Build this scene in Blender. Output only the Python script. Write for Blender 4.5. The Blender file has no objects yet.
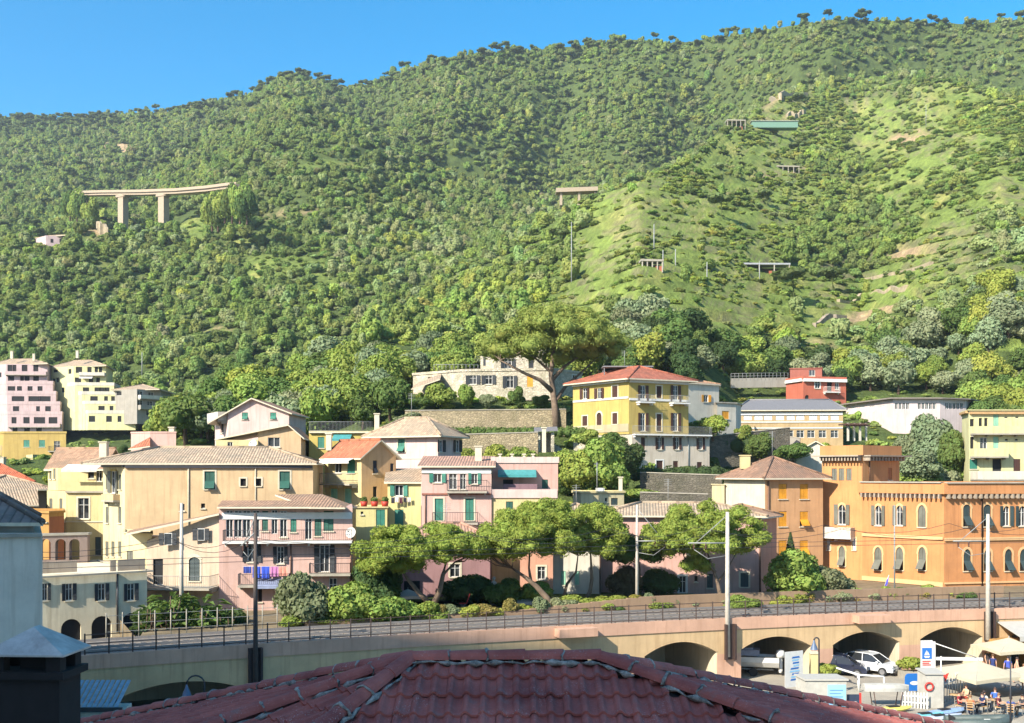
import bpy, math, random
import numpy as np
from mathutils import Vector, Matrix, noise

SUN = Vector((-.70, -.74, .70)).normalized()   # towards the sun
F, HY, CZ = 1100.0, 472.0, 14.8          # focal length in pixels, horizon row, camera height (m)
sc = bpy.context.scene
COL = sc.collection
rnd = random.Random(7)

def W(px, py, Y):
    return Vector(((px - 512) / F * Y, Y, CZ - (py - HY) / F * Y))
def XY(px, Y):
    return ((px - 512) / F * Y, Y)
def ZZ(py, Y):
    return CZ - (py - HY) / F * Y
def lin(c):
    c = c / 255.0
    return c / 12.92 if c <= 0.04045 else ((c + 0.055) / 1.055) ** 2.4
def S(r, g, b, k=1.0):
    return (lin(r) * k, lin(g) * k, lin(b) * k, 1.0)

# ------------------------------------------------------------------ materials
MATS = {}
def newmat(name):
    m = bpy.data.materials.new(name); m.use_nodes = True
    nt = m.node_tree
    bs = nt.nodes['Principled BSDF']
    return m, nt, bs
def N(nt, t, **kw):
    n = nt.nodes.new(t)
    for k, v in kw.items(): setattr(n, k, v)
    return n
def L(nt, a, b): nt.links.new(a, b)
def mixc(nt, fac, a, b, blend='MIX'):
    n = N(nt, 'ShaderNodeMix', data_type='RGBA', blend_type=blend)
    for sock, v in ((n.inputs[0], fac), (n.inputs[6], a), (n.inputs[7], b)):
        if hasattr(v, 'is_linked'): L(nt, v, sock)
        else: sock.default_value = v
    return n.outputs[2]
def ramp(nt, src, a, b):
    n = N(nt, 'ShaderNodeMapRange'); n.inputs[1].default_value = a; n.inputs[2].default_value = b
    L(nt, src, n.inputs[0]); return n.outputs[0]
def noise_tex(nt, scale, detail=4, rough=0.6, vec=None, stretch=None, coord='Object'):
    t = N(nt, 'ShaderNodeTexNoise'); t.inputs['Scale'].default_value = scale
    t.inputs['Detail'].default_value = detail; t.inputs['Roughness'].default_value = rough
    if vec is None:
        tc = N(nt, 'ShaderNodeTexCoord'); vec = tc.outputs[coord]
    if stretch:
        mp = N(nt, 'ShaderNodeMapping'); mp.inputs['Scale'].default_value = stretch
        L(nt, vec, mp.inputs['Vector']); vec = mp.outputs[0]
    L(nt, vec, t.inputs['Vector']); return t.outputs[0]
def bump(nt, bs, h, strength=0.3, dist=0.05):
    b = N(nt, 'ShaderNodeBump'); b.inputs['Strength'].default_value = strength; b.inputs['Distance'].default_value = dist
    L(nt, h, b.inputs['Height']); L(nt, b.outputs[0], bs.inputs['Normal'])
def sc4(c, k): return (c[0] * k, c[1] * k, c[2] * k, 1)

def plain(name, col, rough=0.7, metal=0.0, var=0.25, scale=3.0):
    if name in MATS: return MATS[name]
    m, nt, bs = newmat(name)
    n = noise_tex(nt, scale)
    L(nt, mixc(nt, ramp(nt, n, .3, .7), sc4(col, 1 - var), sc4(col, 1 + var * .5)), bs.inputs['Base Color'])
    bs.inputs['Roughness'].default_value = rough; bs.inputs['Metallic'].default_value = metal
    MATS[name] = m; return m

def plaster(r, g, b, k=0.8, name=None):
    key = name or 'plaster_%d_%d_%d' % (r, g, b)
    if key in MATS: return MATS[key]
    m, nt, bs = newmat(key)
    c = S(r, g, b, k); lu = .3 * c[0] + .6 * c[1] + .1 * c[2]; c = tuple((q + .04 * (q - lu)) * .76 for q in c[:3]) + (1,)
    n1 = noise_tex(nt, 0.55, 6, .65)
    n2 = noise_tex(nt, 2.2, 4, .6, stretch=(1.6, 1.6, .12))
    n3 = noise_tex(nt, 9, 4, .7)
    c1 = mixc(nt, ramp(nt, n1, .32, .7), sc4(c, .8), sc4(c, 1.08))
    c2 = mixc(nt, ramp(nt, n2, .50, .76), c1, (c[0] * .68, c[1] * .64, c[2] * .6, 1))
    c3 = mixc(nt, ramp(nt, n3, .3, .8), c2, sc4(c, .9), 'MIX')
    n4 = N(nt, 'ShaderNodeMix', data_type='RGBA'); n4.inputs[0].default_value = .35
    L(nt, c2, n4.inputs[6]); L(nt, c3, n4.inputs[7])
    L(nt, n4.outputs[2], bs.inputs['Base Color'])
    bs.inputs['Roughness'].default_value = .92
    bump(nt, bs, n3, .25, .03)
    MATS[key] = m; return m

def tiles(r, g, b, k=.8, name=None, tw=.25, th=.36):
    """clay roof tiles: UV in metres, u along the eave, v up the slope"""
    key = name or 'tiles_%d_%d_%d' % (r, g, b)
    if key in MATS: return MATS[key]
    m, nt, bs = newmat(key); c = S(r, g, b, k)
    tc = N(nt, 'ShaderNodeTexCoord'); sp = N(nt, 'ShaderNodeSeparateXYZ'); L(nt, tc.outputs['UV'], sp.inputs[0])
    def mth(op, a, bb=None):
        n = N(nt, 'ShaderNodeMath', operation=op)
        for s, v in ((n.inputs[0], a), (n.inputs[1], bb)):
            if v is None: continue
            if hasattr(v, 'is_linked'): L(nt, v, s)
            else: s.default_value = v
        return n.outputs[0]
    u = mth('DIVIDE', sp.outputs[0], tw); v = mth('DIVIDE', sp.outputs[1], th)
    fu = mth('FRACT', u); fv = mth('FRACT', v)
    prof = mth('ABSOLUTE', mth('SINE', mth('MULTIPLY', u, math.pi)))
    h = mth('ADD', mth('MULTIPLY', prof, .7), mth('MULTIPLY', mth('SUBTRACT', 1.0, fv), .3))
    cb = N(nt, 'ShaderNodeCombineXYZ'); L(nt, mth('FLOOR', u), cb.inputs[0]); L(nt, mth('FLOOR', v), cb.inputs[1])
    wn = N(nt, 'ShaderNodeTexWhiteNoise', noise_dimensions='2D'); L(nt, cb.outputs[0], wn.inputs['Vector'])
    big = noise_tex(nt, .5, 5, .65)
    fine = noise_tex(nt, 5, 3, .6)
    c1 = mixc(nt, wn.outputs['Value'], sc4(c, .72), sc4(c, 1.2))
    c2 = mixc(nt, ramp(nt, big, .45, .72), c1, (c[0] * .62, c[1] * .72, c[2] * .78, 1))
    c3 = mixc(nt, ramp(nt, fine, .6, .8), c2, S(190, 180, 150, .55))
    gap = mth('LESS_THAN', prof, .3)
    c4 = mixc(nt, mth('MULTIPLY', gap, .55), c3, sc4(c, .3))
    L(nt, c4, bs.inputs['Base Color']); bs.inputs['Roughness'].default_value = .9
    bump(nt, bs, h, .8, .09)
    MATS[key] = m; return m

def shuttermat(r, g, b, k=.8):
    key = 'shutter_paint_%d_%d_%d' % (r, g, b)
    if key in MATS: return MATS[key]
    m, nt, bs = newmat(key); c = S(r, g, b, k)
    w = N(nt, 'ShaderNodeTexWave', wave_type='BANDS', bands_direction='Z'); w.inputs['Scale'].default_value = 3.2
    tc = N(nt, 'ShaderNodeTexCoord'); L(nt, tc.outputs['Object'], w.inputs['Vector'])
    n = noise_tex(nt, 1.2, 4)
    L(nt, mixc(nt, ramp(nt, n, .3, .7), sc4(c, .75), sc4(c, 1.15)), bs.inputs['Base Color'])
    bs.inputs['Roughness'].default_value = .6
    bump(nt, bs, w.outputs['Fac'], .8, .03)
    MATS[key] = m; return m

def stone(name, c, scale=2.2, dark=.6):
    if name in MATS: return MATS[name]
    m, nt, bs = newmat(name)
    tc = N(nt, 'ShaderNodeTexCoord')
    mp = N(nt, 'ShaderNodeMapping'); mp.inputs['Scale'].default_value = (1, 1, 1.7); L(nt, tc.outputs['Object'], mp.inputs[0])
    v = N(nt, 'ShaderNodeTexVoronoi'); v.inputs['Scale'].default_value = scale; L(nt, mp.outputs[0], v.inputs['Vector'])
    e = N(nt, 'ShaderNodeTexVoronoi', feature='DISTANCE_TO_EDGE'); e.inputs['Scale'].default_value = scale; L(nt, mp.outputs[0], e.inputs['Vector'])
    sp = N(nt, 'ShaderNodeSeparateColor'); L(nt, v.outputs['Color'], sp.inputs[0])
    c1 = mixc(nt, sp.outputs[0], sc4(c, .72), sc4(c, 1.2))
    n = noise_tex(nt, .7, 5)
    c2 = mixc(nt, ramp(nt, n, .45, .75), c1, (c[0] * .5, c[1] * .55, c[2] * .45, 1))
    c3 = mixc(nt, ramp(nt, e.outputs[0], .0, .06), sc4(c, dark), c2)
    L(nt, c3, bs.inputs['Base Color']); bs.inputs['Roughness'].default_value = .95
    bump(nt, bs, ramp(nt, e.outputs[0], 0, .15), .7, .08)
    MATS[name] = m; return m

def glassmat():
    if 'window_glass' in MATS: return MATS['window_glass']
    m, nt, bs = newmat('window_glass')
    n = noise_tex(nt, .9, 2)
    L(nt, mixc(nt, ramp(nt, n, .4, .6), (.012, .015, .018, 1), (.05, .055, .06, 1)), bs.inputs['Base Color'])
    bs.inputs['Roughness'].default_value = .12
    MATS['window_glass'] = m; return m

def foliage(name, instancer=False, trans=.28):
    """leaf material: hue from the object's own colour (or the instance's), varied leaf by leaf"""
    if name in MATS: return MATS[name]
    m, nt, bs = newmat(name)
    if instancer:
        a = N(nt, 'ShaderNodeAttribute', attribute_type='INSTANCER', attribute_name='tint'); col = a.outputs['Color']
    else:
        a = N(nt, 'ShaderNodeObjectInfo'); col = a.outputs['Color']
    g = N(nt, 'ShaderNodeNewGeometry')
    mr = N(nt, 'ShaderNodeMapRange'); mr.inputs[3].default_value = .86; mr.inputs[4].default_value = 1.16
    L(nt, g.outputs['Random Per Island'], mr.inputs[0])
    hs = N(nt, 'ShaderNodeHueSaturation'); L(nt, col, hs.inputs['Color']); L(nt, mr.outputs[0], hs.inputs['Value'])
    mh = N(nt, 'ShaderNodeMapRange'); mh.inputs[3].default_value = .475; mh.inputs[4].default_value = .515
    L(nt, g.outputs['Random Per Island'], mh.inputs[0]); L(nt, mh.outputs[0], hs.inputs['Hue'])
    d = N(nt, 'ShaderNodeBsdfDiffuse'); t = N(nt, 'ShaderNodeBsdfTranslucent')
    L(nt, hs.outputs[0], d.inputs[0])
    tcol = mixc(nt, .5, hs.outputs[0], (.2, .3, .03, 1))
    L(nt, tcol, t.inputs[0])
    mx = N(nt, 'ShaderNodeMixShader'); mx.inputs[0].default_value = trans
    L(nt, d.outputs[0], mx.inputs[1]); L(nt, t.outputs[0], mx.inputs[2])
    L(nt, mx.outputs[0], nt.nodes['Material Output'].inputs[0])
    nt.nodes.remove(bs)
    MATS[name] = m; return m

# ------------------------------------------------------------------ objects
ORG = {}
def tag(o, label=None, cat=None, group=None, kind=None):
    if label: o['label'] = label
    if cat: o['category'] = cat
    if group: o['group'] = group
    if kind: o['kind'] = kind
    return o
def thing(name, label, cat, loc=(0, 0, 0), group=None):
    o = bpy.data.objects.new(name, None); COL.objects.link(o)
    o.empty_display_size = .5
    o.location = loc; ORG[o.name] = Vector(loc)
    return tag(o, label, cat, group)
def link(name, me, parent=None):
    o = bpy.data.objects.new(name, me); COL.objects.link(o)
    if parent is not None:
        o.parent = parent; ORG[o.name] = ORG[parent.name]
    else: ORG[o.name] = Vector((0, 0, 0))
    return o
def copy_tree(o, parent=None):
    c = o.copy(); COL.objects.link(c)
    if parent is not None: c.parent = parent
    for ch in list(o.children): copy_tree(ch, c)
    return c

class MB:
    def __init__(s): s.v = []; s.f = []; s.m = []; s.uv = []; s.sm = []
    def poly(s, pts, m=0, uv=None, smooth=False):
        i = len(s.v); s.v += [tuple(p) for p in pts]
        s.f.append(tuple(range(i, i + len(pts)))); s.m.append(m); s.uv.append(uv); s.sm.append(smooth)
    def fr(s, o, x, y, z, m=0):
        """box from corner o with edge vectors x, y, z"""
        o, x, y, z = Vector(o), Vector(x), Vector(y), Vector(z)
        if x.cross(y).dot(z) < 0: o = o + x; x = -x
        p = [o, o + x, o + x + y, o + y, o + z, o + x + z, o + x + y + z, o + y + z]
        i = len(s.v); s.v += [tuple(q) for q in p]
        for q in ((0, 3, 2, 1), (4, 5, 6, 7), (0, 1, 5, 4), (1, 2, 6, 5), (2, 3, 7, 6), (3, 0, 4, 7)):
            s.f.append(tuple(i + k for k in q)); s.m.append(m); s.uv.append(None); s.sm.append(False)
    def box(s, c, d, rz=0, m=0):
        ca, sa = math.cos(rz), math.sin(rz)
        x = Vector((ca, sa, 0)) * d[0]; y = Vector((-sa, ca, 0)) * d[1]; z = Vector((0, 0, d[2]))
        s.fr(Vector(c) - x / 2 - y / 2 - z / 2, x, y, z, m)
    def tube(s, pts, r, n=8, m=0, cap=True, smooth=True):
        pts = [Vector(p) for p in pts]
        if not hasattr(r, '__len__'): r = [r] * len(pts)
        base = len(s.v); up = Vector((0, 0, 1))
        for k, p in enumerate(pts):
            a = pts[max(0, k - 1)]; b = pts[min(len(pts) - 1, k + 1)]
            d = (b - a); d = d.normalized() if d.length > 1e-9 else Vector((0, 0, 1))
            ref = up if abs(d.z) < .9 else Vector((0, 1, 0))
            u = d.cross(ref).normalized(); w = d.cross(u)
            for j in range(n):
                t = 2 * math.pi * j / n
                s.v.append(tuple(p + (u * math.cos(t) + w * math.sin(t)) * r[k]))
        for k in range(len(pts) - 1):
            for j in range(n):
                a = base + k * n + j; b = base + k * n + (j + 1) % n
                s.f.append((a, a + n, b + n, b)); s.m.append(m); s.uv.append(None); s.sm.append(smooth)
        if cap:
            s.f.append(tuple(base + j for j in range(n))); s.m.append(m); s.uv.append(None); s.sm.append(False)
            e = base + (len(pts) - 1) * n
            s.f.append(tuple(e + n - 1 - j for j in range(n))); s.m.append(m); s.uv.append(None); s.sm.append(False)
    def lathe(s, c, prof, n=16, m=0, smooth=True):
        c = Vector(c); base = len(s.v)
        for (r, z) in prof:
            for j in range(n):
                t = 2 * math.pi * j / n
                s.v.append((c.x + r * math.cos(t), c.y + r * math.sin(t), c.z + z))
        for k in range(len(prof) - 1):
            for j in range(n):
                a = base + k * n + j; b = base + k * n + (j + 1) % n
                s.f.append((a, b, b + n, a + n)); s.m.append(m); s.uv.append(None); s.sm.append(smooth)
    def prism(s, poly, z0, z1, m=0):
        """poly: CCW list of xy"""
        n = len(poly)
        b = [(p[0], p[1], z0) for p in poly]; t = [(p[0], p[1], z1) for p in poly]
        s.poly(b[::-1], m); s.poly(t, m)
        for i in range(n): j = (i + 1) % n; s.poly([b[i], b[j], t[j], t[i]], m)
    def build(s, name, mats, parent=None, org=None):
        if not isinstance(mats, (list, tuple)): mats = [mats]
        o3 = ORG[parent.name] if parent is not None else Vector(org or (0, 0, 0))
        me = bpy.data.meshes.new(name)
        me.from_pydata([(a[0] - o3.x, a[1] - o3.y, a[2] - o3.z) for a in s.v], [], s.f)
        for m in mats: me.materials.append(m)
        me.polygons.foreach_set('material_index', s.m)
        me.polygons.foreach_set('use_smooth', s.sm)
        if any(u is not None for u in s.uv):
            ul = me.uv_layers.new(name='UVMap'); k = 0
            for f, u in zip(s.f, s.uv):
                for j in range(len(f)):
                    if u is not None: ul.data[k].uv = u[j]
                    k += 1
        me.update()
        o = link(name, me, parent)
        if parent is None and org is not None: o.location = o3; ORG[o.name] = o3
        return o

def np_mesh(name, verts, quads, mats, smooth=False, midx=None):
    me = bpy.data.meshes.new(name)
    nv, nf = len(verts), len(quads); k = quads.shape[1]
    me.vertices.add(nv); me.vertices.foreach_set('co', np.asarray(verts, np.float32).ravel())
    me.loops.add(nf * k); me.loops.foreach_set('vertex_index', np.asarray(quads, np.int32).ravel())
    me.polygons.add(nf); me.polygons.foreach_set('loop_start', np.arange(0, nf * k, k, dtype=np.int32))
    me.polygons.foreach_set('use_smooth', np.full(nf, smooth))
    for m in mats: me.materials.append(m)
    if midx is not None: me.polygons.foreach_set('material_index', np.asarray(midx, np.int32))
    me.update(calc_edges=True); me.validate()
    return me
# ------------------------------------------------------------------ houses
GLASS = glassmat()
WHITE = plain('white_paint', S(238, 236, 230, .68), .6, var=.08)
TRIM = plain('pale_stucco_trim', S(236, 224, 196, .62), .85, var=.15)
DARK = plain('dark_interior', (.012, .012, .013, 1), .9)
IRON = plain('wrought_iron', (.03, .03, .035, 1), .5)
GREYRAIL = plain('grey_railing_paint', S(150, 152, 150, .8), .5)
CONC = plain('weathered_concrete', S(176, 168, 152, .75), .9, var=.25, scale=1.2)
SH_TEAL = shuttermat(52, 128, 108)
SH_GREEN = shuttermat(38, 92, 78)
SH_DARK = shuttermat(40, 46, 52)
SH_BROWN = shuttermat(74, 44, 34)
SH_OCHRE = shuttermat(226, 156, 40)
SH_MINT = shuttermat(150, 205, 175)
SH_GREY = shuttermat(112, 112, 100)
SH_SLATE = shuttermat(58, 74, 74)
SH_TAN = shuttermat(200, 170, 110)
SH_WHITE = shuttermat(232, 230, 226)
T_TAN = tiles(196, 154, 122, .66); T_OR = tiles(204, 124, 88, .68); T_BEI = tiles(206, 178, 148, .66); T_BROWN = tiles(166, 128, 104, .7)
T_RED = tiles(186, 108, 82, .7); T_GREY = tiles(122, 120, 124); T_PINK = tiles(206, 158, 134, .68); T_SLATE = tiles(136, 124, 116, name='slate_roof', tw=.4, th=.3)

def add_roof(name, faces, mats, parent, t=.14, ridges=()):
    """faces: 3-D polygons whose first edge is the eave"""
    b = MB(); edges = {}
    key = lambda p: (round(p[0], 3), round(p[1], 3), round(p[2], 3))
    for f in faces:
        f = [Vector(p) for p in f]
        u = (f[1] - f[0]).normalized()
        nrm = (f[1] - f[0]).cross(f[2] - f[0]).normalized()
        v = nrm.cross(u)
        uv = [((p - f[0]).dot(u) + 3.1, (p - f[0]).dot(v)) for p in f]
        b.poly(f, 0, uv)
        b.poly([p - Vector((0, 0, t)) for p in f][::-1], 1)
        for i in range(len(f)):
            a, c = f[i], f[(i + 1) % len(f)]
            k = tuple(sorted((key(a), key(c))))
            edges.setdefault(k, []).append((a, c))
    for k, l in edges.items():
        if len(l) == 1:
            a, c = l[0]; d = Vector((0, 0, t))
            b.poly([a - d, c - d, c, a], 1)
    for (a, c) in ridges:
        b.tube([Vector(a) + Vector((0, 0, .02)), Vector(c) + Vector((0, 0, .02))], .13, 6, 0)
    return b.build(name, mats, parent)

def offset_poly(P, d):
    n = len(P); out = []
    for i in range(n):
        a, p, c = Vector(P[i - 1]), Vector(P[i]), Vector(P[(i + 1) % n])
        e1 = (p - a).normalized(); e2 = (c - p).normalized()
        n1 = Vector((e1.y, -e1.x)); n2 = Vector((e2.y, -e2.x))
        k = 1 + n1.dot(n2)
        out.append(p + (n1 + n2) * (d / max(k, .3)))
    return out

HOUSES = []
class House:
    def __init__(s, name, label, cat, chain, back, top, base, wall, group=None, wname='wall'):
        """chain: (px, Y) of the seen corners left to right; back: xy vector to the rear; top/base: world z"""
        s.P = [Vector(XY(*c)) for c in chain]; s.nf = len(chain) - 1
        bv = Vector(back)
        kk = (chain[-1][0] - 512) / F if chain[-1][0] < 512 else ((chain[0][0] - 512) / F if chain[0][0] > 512 else 0)
        bv = bv + Vector((kk * bv.y * 1.03, 0))
        s.P += [s.P[s.nf] + bv, s.P[0] + bv]
        s.z0, s.z1 = base, top; s.wall = wall; s.wname = wname
        c = sum(s.P, Vector((0, 0))) / len(s.P)
        s.root = thing(name, label, cat, (c.x, c.y, base), group)
        HOUSES.append(s)
        s.holes = {}; s.wins = []; s.extra = []; s.roof = None
    def ray(s, i, px):
        a = s.P[i]; d = s.P[(i + 1) % len(s.P)] - a; k = (px - 512) / F
        # a.x + t d.x = k (a.y + t d.y)
        t = (k * a.y - a.x) / (d.x - k * d.y)
        return t * d.length, a.y + t * d.y
    def sz(s, i, px, py):
        st, Y = s.ray(i, px); return st, ZZ(py, Y)
    def ax(s, i):
        d = (s.P[(i + 1) % len(s.P)] - s.P[i]).normalized()
        return Vector((d.x, d.y, 0)), Vector((d.y, -d.x, 0))
    def pt(s, i, st, z, out=0.0):
        u, n = s.ax(i); a = s.P[i]
        return Vector((a.x, a.y, z)) + u * st + n * out
    def win(s, i, px, py, w, h, kind='glass', sh=None, arch=None, sur=None, sill=True, frame=WHITE, gl=None):
        s0, Y0 = s.ray(i, px - w / 2); s1, Y1 = s.ray(i, px + w / 2)
        Lf = (s.P[(i + 1) % len(s.P)] - s.P[i]).length
        s0 = max(.06, s0); s1 = min(Lf - .06, s1)
        if s1 - s0 < .08: return
        Y = (Y0 + Y1) / 2
        za, zb = ZZ(py + h / 2, Y), ZZ(py - h / 2, Y)
        za = max(za, s.z0 + .05); zb = min(zb, s.z1 - .05)
        s.wins.append((i, s0, s1, za, zb, kind, sh, arch, sur, sill, frame))
    def grid(s, i, xs, py, w, h, **k):
        for x in xs: s.win(i, x, py, w, h, **k)
    def finish(s, gables=(), cap=True):
        b = MB(); n = len(s.P)
        for i in range(n):
            Lf = (s.P[(i + 1) % n] - s.P[i]).length
            hs = [(w[1], w[2], w[3], w[4], w[7]) for w in s.wins if w[0] == i]
            xs = sorted({0.0, Lf, *[h[0] for h in hs], *[h[1] for h in hs]})
            zs = sorted({s.z0, s.z1, *[h[2] for h in hs], *[h[3] for h in hs]})
            for a in range(len(xs) - 1):
                if xs[a + 1] - xs[a] < 1e-4: continue
                run = None
                for c in range(len(zs)):
                    if c < len(zs) - 1:
                        mx, mz = (xs[a] + xs[a + 1]) / 2, (zs[c] + zs[c + 1]) / 2
                        hole = any(h[0] < mx < h[1] and h[2] < mz < h[3] for h in hs)
                    else: hole = True
                    if not hole and run is None: run = zs[c]
                    if hole and run is not None:
                        b.poly([s.pt(i, xs[a], run), s.pt(i, xs[a + 1], run), s.pt(i, xs[a + 1], zs[c]), s.pt(i, xs[a], zs[c])]); run = None
            rv = .16
            for (x0, x1, z0, z1, arch) in hs:
                A = [s.pt(i, x0, z0), s.pt(i, x1, z0), s.pt(i, x1, z1), s.pt(i, x0, z1)]
                B = [s.pt(i, x0, z0, -rv), s.pt(i, x1, z0, -rv), s.pt(i, x1, z1, -rv), s.pt(i, x0, z1, -rv)]
                for k in range(4): b.poly([A[k], A[(k + 1) % 4], B[(k + 1) % 4], B[k]][::-1])
                if arch:
                    cv = archcurve(x0, x1, z1, arch); m = len(cv) // 2
                    b.poly([s.pt(i, x0, z1)] + [s.pt(i, *p) for p in cv[:m + 1]])
                    b.poly([s.pt(i, *p) for p in cv[m:]] + [s.pt(i, x1, z1)])
        if cap: b.poly([(p.x, p.y, s.z1) for p in s.P])
        for g in gables: b.poly(g)
        o = b.build(s.wname, s.wall, s.root)
        for w in s.wins: s._window(*w)
        return o
    def _window(s, i, x0, x1, z0, z1, kind, sh, arch, sur, sill, frame):
        u, n = s.ax(i); up = Vector((0, 0, 1)); wd, ht = x1 - x0, z1 - z0
        f = MB(); fw = min(.055, wd * .09)
        def fbox(a0, a1, b0, b1, o0, o1, mb=f, m=0):
            if a1 - a0 < 1e-3 or b1 - b0 < 1e-3: return
            mb.fr(s.pt(i, a0, b0, o0), u * (a1 - a0), n * (o1 - o0), up * (b1 - b0), m)
        if kind in ('glass', 'open', 'half'):
            for q in ((x0, x0 + fw, z0, z1), (x1 - fw, x1, z0, z1), (x0 + fw, x1 - fw, z0, z0 + fw), (x0 + fw, x1 - fw, z1 - fw, z1)):
                fbox(*q, -.13, -.07)
            mid = (x0 + x1) / 2
            fbox(mid - fw * .45, mid + fw * .45, z0 + fw, z1 - fw, -.13, -.065)
            if ht > 1.0 and kind != 'half':
                zc = z0 + ht * .66; fbox(x0 + fw, mid - fw * .6, zc, zc + fw * .6, -.125, -.075); fbox(mid + fw * .6, x1 - fw, zc, zc + fw * .6, -.125, -.075)
        if sur:
            sw = .14; pr = .04
            if arch:
                cv = archcurve(x0, x1, z1, arch); mx = (x0 + x1) / 2; mz = z1 - (x1 - x0) * .5
                for k in range(len(cv) - 1):
                    p, q = cv[k], cv[k + 1]
                    def off(p):
                        d = Vector((p[0] - mx, p[1] - mz)); d.normalize(); return (p[0] + d.x * sw * 1.6, p[1] + d.y * sw * 1.6)
                    p2, q2 = off(p), off(q)
                    f.poly([s.pt(i, *p, pr), s.pt(i, *q, pr), s.pt(i, *q2, pr), s.pt(i, *p2, pr)][::-1], 1)
                    f.poly([s.pt(i, *p2, pr), s.pt(i, *q2, pr), s.pt(i, *q2, 0), s.pt(i, *p2, 0)][::-1], 1)
                zt = cv[0][1]
                fbox(x0 - sw, x0, z0, zt, .001, pr, m=1); fbox(x1, x1 + sw, z0, zt, .001, pr, m=1)
            else:
                fbox(x0 - sw, x0, z0, z1 + sw, .001, pr, m=1); fbox(x1, x1 + sw, z0, z1 + sw, .001, pr, m=1); fbox(x0, x1, z1, z1 + sw, .001, pr, m=1)
        if not f.f: fbox(x0 + .01, x1 - .01, z0 + .005, z0 + .05, -.155, -.11)
        name = 'door' if kind == 'door' else 'window'
        wo = f.build(name, [frame, sur or frame], s.root)
        p = MB(); p.poly([s.pt(i, x0, z0, -.15), s.pt(i, x1, z0, -.15), s.pt(i, x1, z1, -.15), s.pt(i, x0, z1, -.15)])
        if kind == 'shut' or kind == 'door':
            q = MB(); fbox(x0 + .02, (x0 + x1) / 2 - .01, z0 + .02, z1 - .02, -.1, -.05, q); fbox((x0 + x1) / 2 + .01, x1 - .02, z0 + .02, z1 - .02, -.1, -.05, q)
            q.build('shutter' if kind == 'shut' else 'door_leaf', sh or SH_TEAL, wo)
            p.build('pane', DARK, wo)
        elif kind == 'tilt':     # closed shutters with the lower flap pushed out at the bottom
            q = MB(); zm = z0 + ht * .45
            fbox(x0 + .02, (x0 + x1) / 2 - .01, zm, z1 - .02, -.1, -.05, q); fbox((x0 + x1) / 2 + .01, x1 - .02, zm, z1 - .02, -.1, -.05, q)
            q.build('shutter', sh, wo)
            q = MB(); o = s.pt(i, x0 + .03, zm, -.03); dn = (-up * .8 + n * .6).normalized(); q.fr(o, u * (wd - .06), dn * (ht * .5), dn.cross(u) * .04)
            q.build('shutter_flap', sh, wo)
            p.build('pane', DARK, wo)
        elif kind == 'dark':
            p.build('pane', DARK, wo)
        else:
            p.build('pane', GLASS, wo)
            if kind in ('open', 'half'):
                sw = wd * .5 if kind == 'open' else wd * .42
                for sd in (0, 1):
                    q = MB(); a = .16
                    if sd == 0: o = s.pt(i, x0 - .02, z0, .02); d = (-u * math.cos(a) + n * math.sin(a))
                    else: o = s.pt(i, x1 + .02, z0, .02); d = (u * math.cos(a) + n * math.sin(a))
                    q.fr(o, d * sw, n * .045, up * ht); q.build('shutter', sh or SH_GREEN, wo)
        if sill and kind != 'door':
            q = MB(); fbox(x0 - .08, x1 + .08, z0 - .09, z0 - .005, .002, .1, q); q.build('sill', TRIM, wo)
    # --- add-ons
    def balcony(s, i, pa, pb, py, proj=1.0, rail=1.0, solid=None, slab=CONC, railmat=IRON, th=.16, name='balcony'):
        s0, Y0 = s.ray(i, pa); s1, Y1 = s.ray(i, pb); z = ZZ(py, (Y0 + Y1) / 2); u, n = s.ax(i); up = Vector((0, 0, 1))
        b = MB(); b.fr(s.pt(i, s0, z - th, .003), u * (s1 - s0), n * proj, up * th)
        if proj > .5:
            m = max(2, int((s1 - s0) / 1.5) + 1)
            for k in range(m):
                st = s0 + .1 + (s1 - s0 - .32) * k / (m - 1)
                b.fr(s.pt(i, st, z - th - .22, .003), u * .12, n * proj * .6, up * .217)
        bo = b.build(name, slab, s.root)
        r = MB()
        if solid is not None:
            t = .1
            r.fr(s.pt(i, s0, z + .002, proj - t), u * (s1 - s0), n * t, up * rail)
            r.fr(s.pt(i, s0, z + .002, .003), u * t, n * (proj - t - .003), up * rail); r.fr(s.pt(i, s1 - t, z + .002, .003), u * t, n * (proj - t - .003), up * rail)
            r.build('parapet', solid, bo)
        else:
            c = [s.pt(i, s0 + .03, z, .01), s.pt(i, s0 + .03, z, proj - .04), s.pt(i, s1 - .03, z, proj - .04), s.pt(i, s1 - .03, z, .01)]
            for h in (.08, rail): r.tube([p + up * h for p in c], .022, 5)
            for a, d in ((0, 1), (1, 2), (2, 3)):
                ln = (c[d] - c[a]).length; m = max(1, int(ln / .14))
                for k in range(m):
                    p = c[a].lerp(c[d], k / m); r.tube([p + up * .08, p + up * rail], .011, 4, cap=False)
            r.build('railing', railmat, bo)
        return bo
    def slabline(s, i, pa, pb, py, h=.12, proj=.08, mat=TRIM, name='string_course'):
        s0, Y0 = s.ray(i, pa); s1, Y1 = s.ray(i, pb); z = ZZ(py, (Y0 + Y1) / 2); u, n = s.ax(i)
        b = MB(); b.fr(s.pt(i, s0, z - h, .002), u * (s1 - s0), n * proj, Vector((0, 0, h))); return b.build(name, mat, s.root)
    def pipe(s, i, px, ya, yb, r=.05, mat=None):
        st, Y = s.ray(i, px); b = MB()
        b.tube([s.pt(i, st, ZZ(ya, Y), .08), s.pt(i, st, ZZ(yb, Y), .08)], r, 6); return b.build('drainpipe', mat or plain('rusty_pipe', S(120, 86, 66, .7)), s.root)
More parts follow.
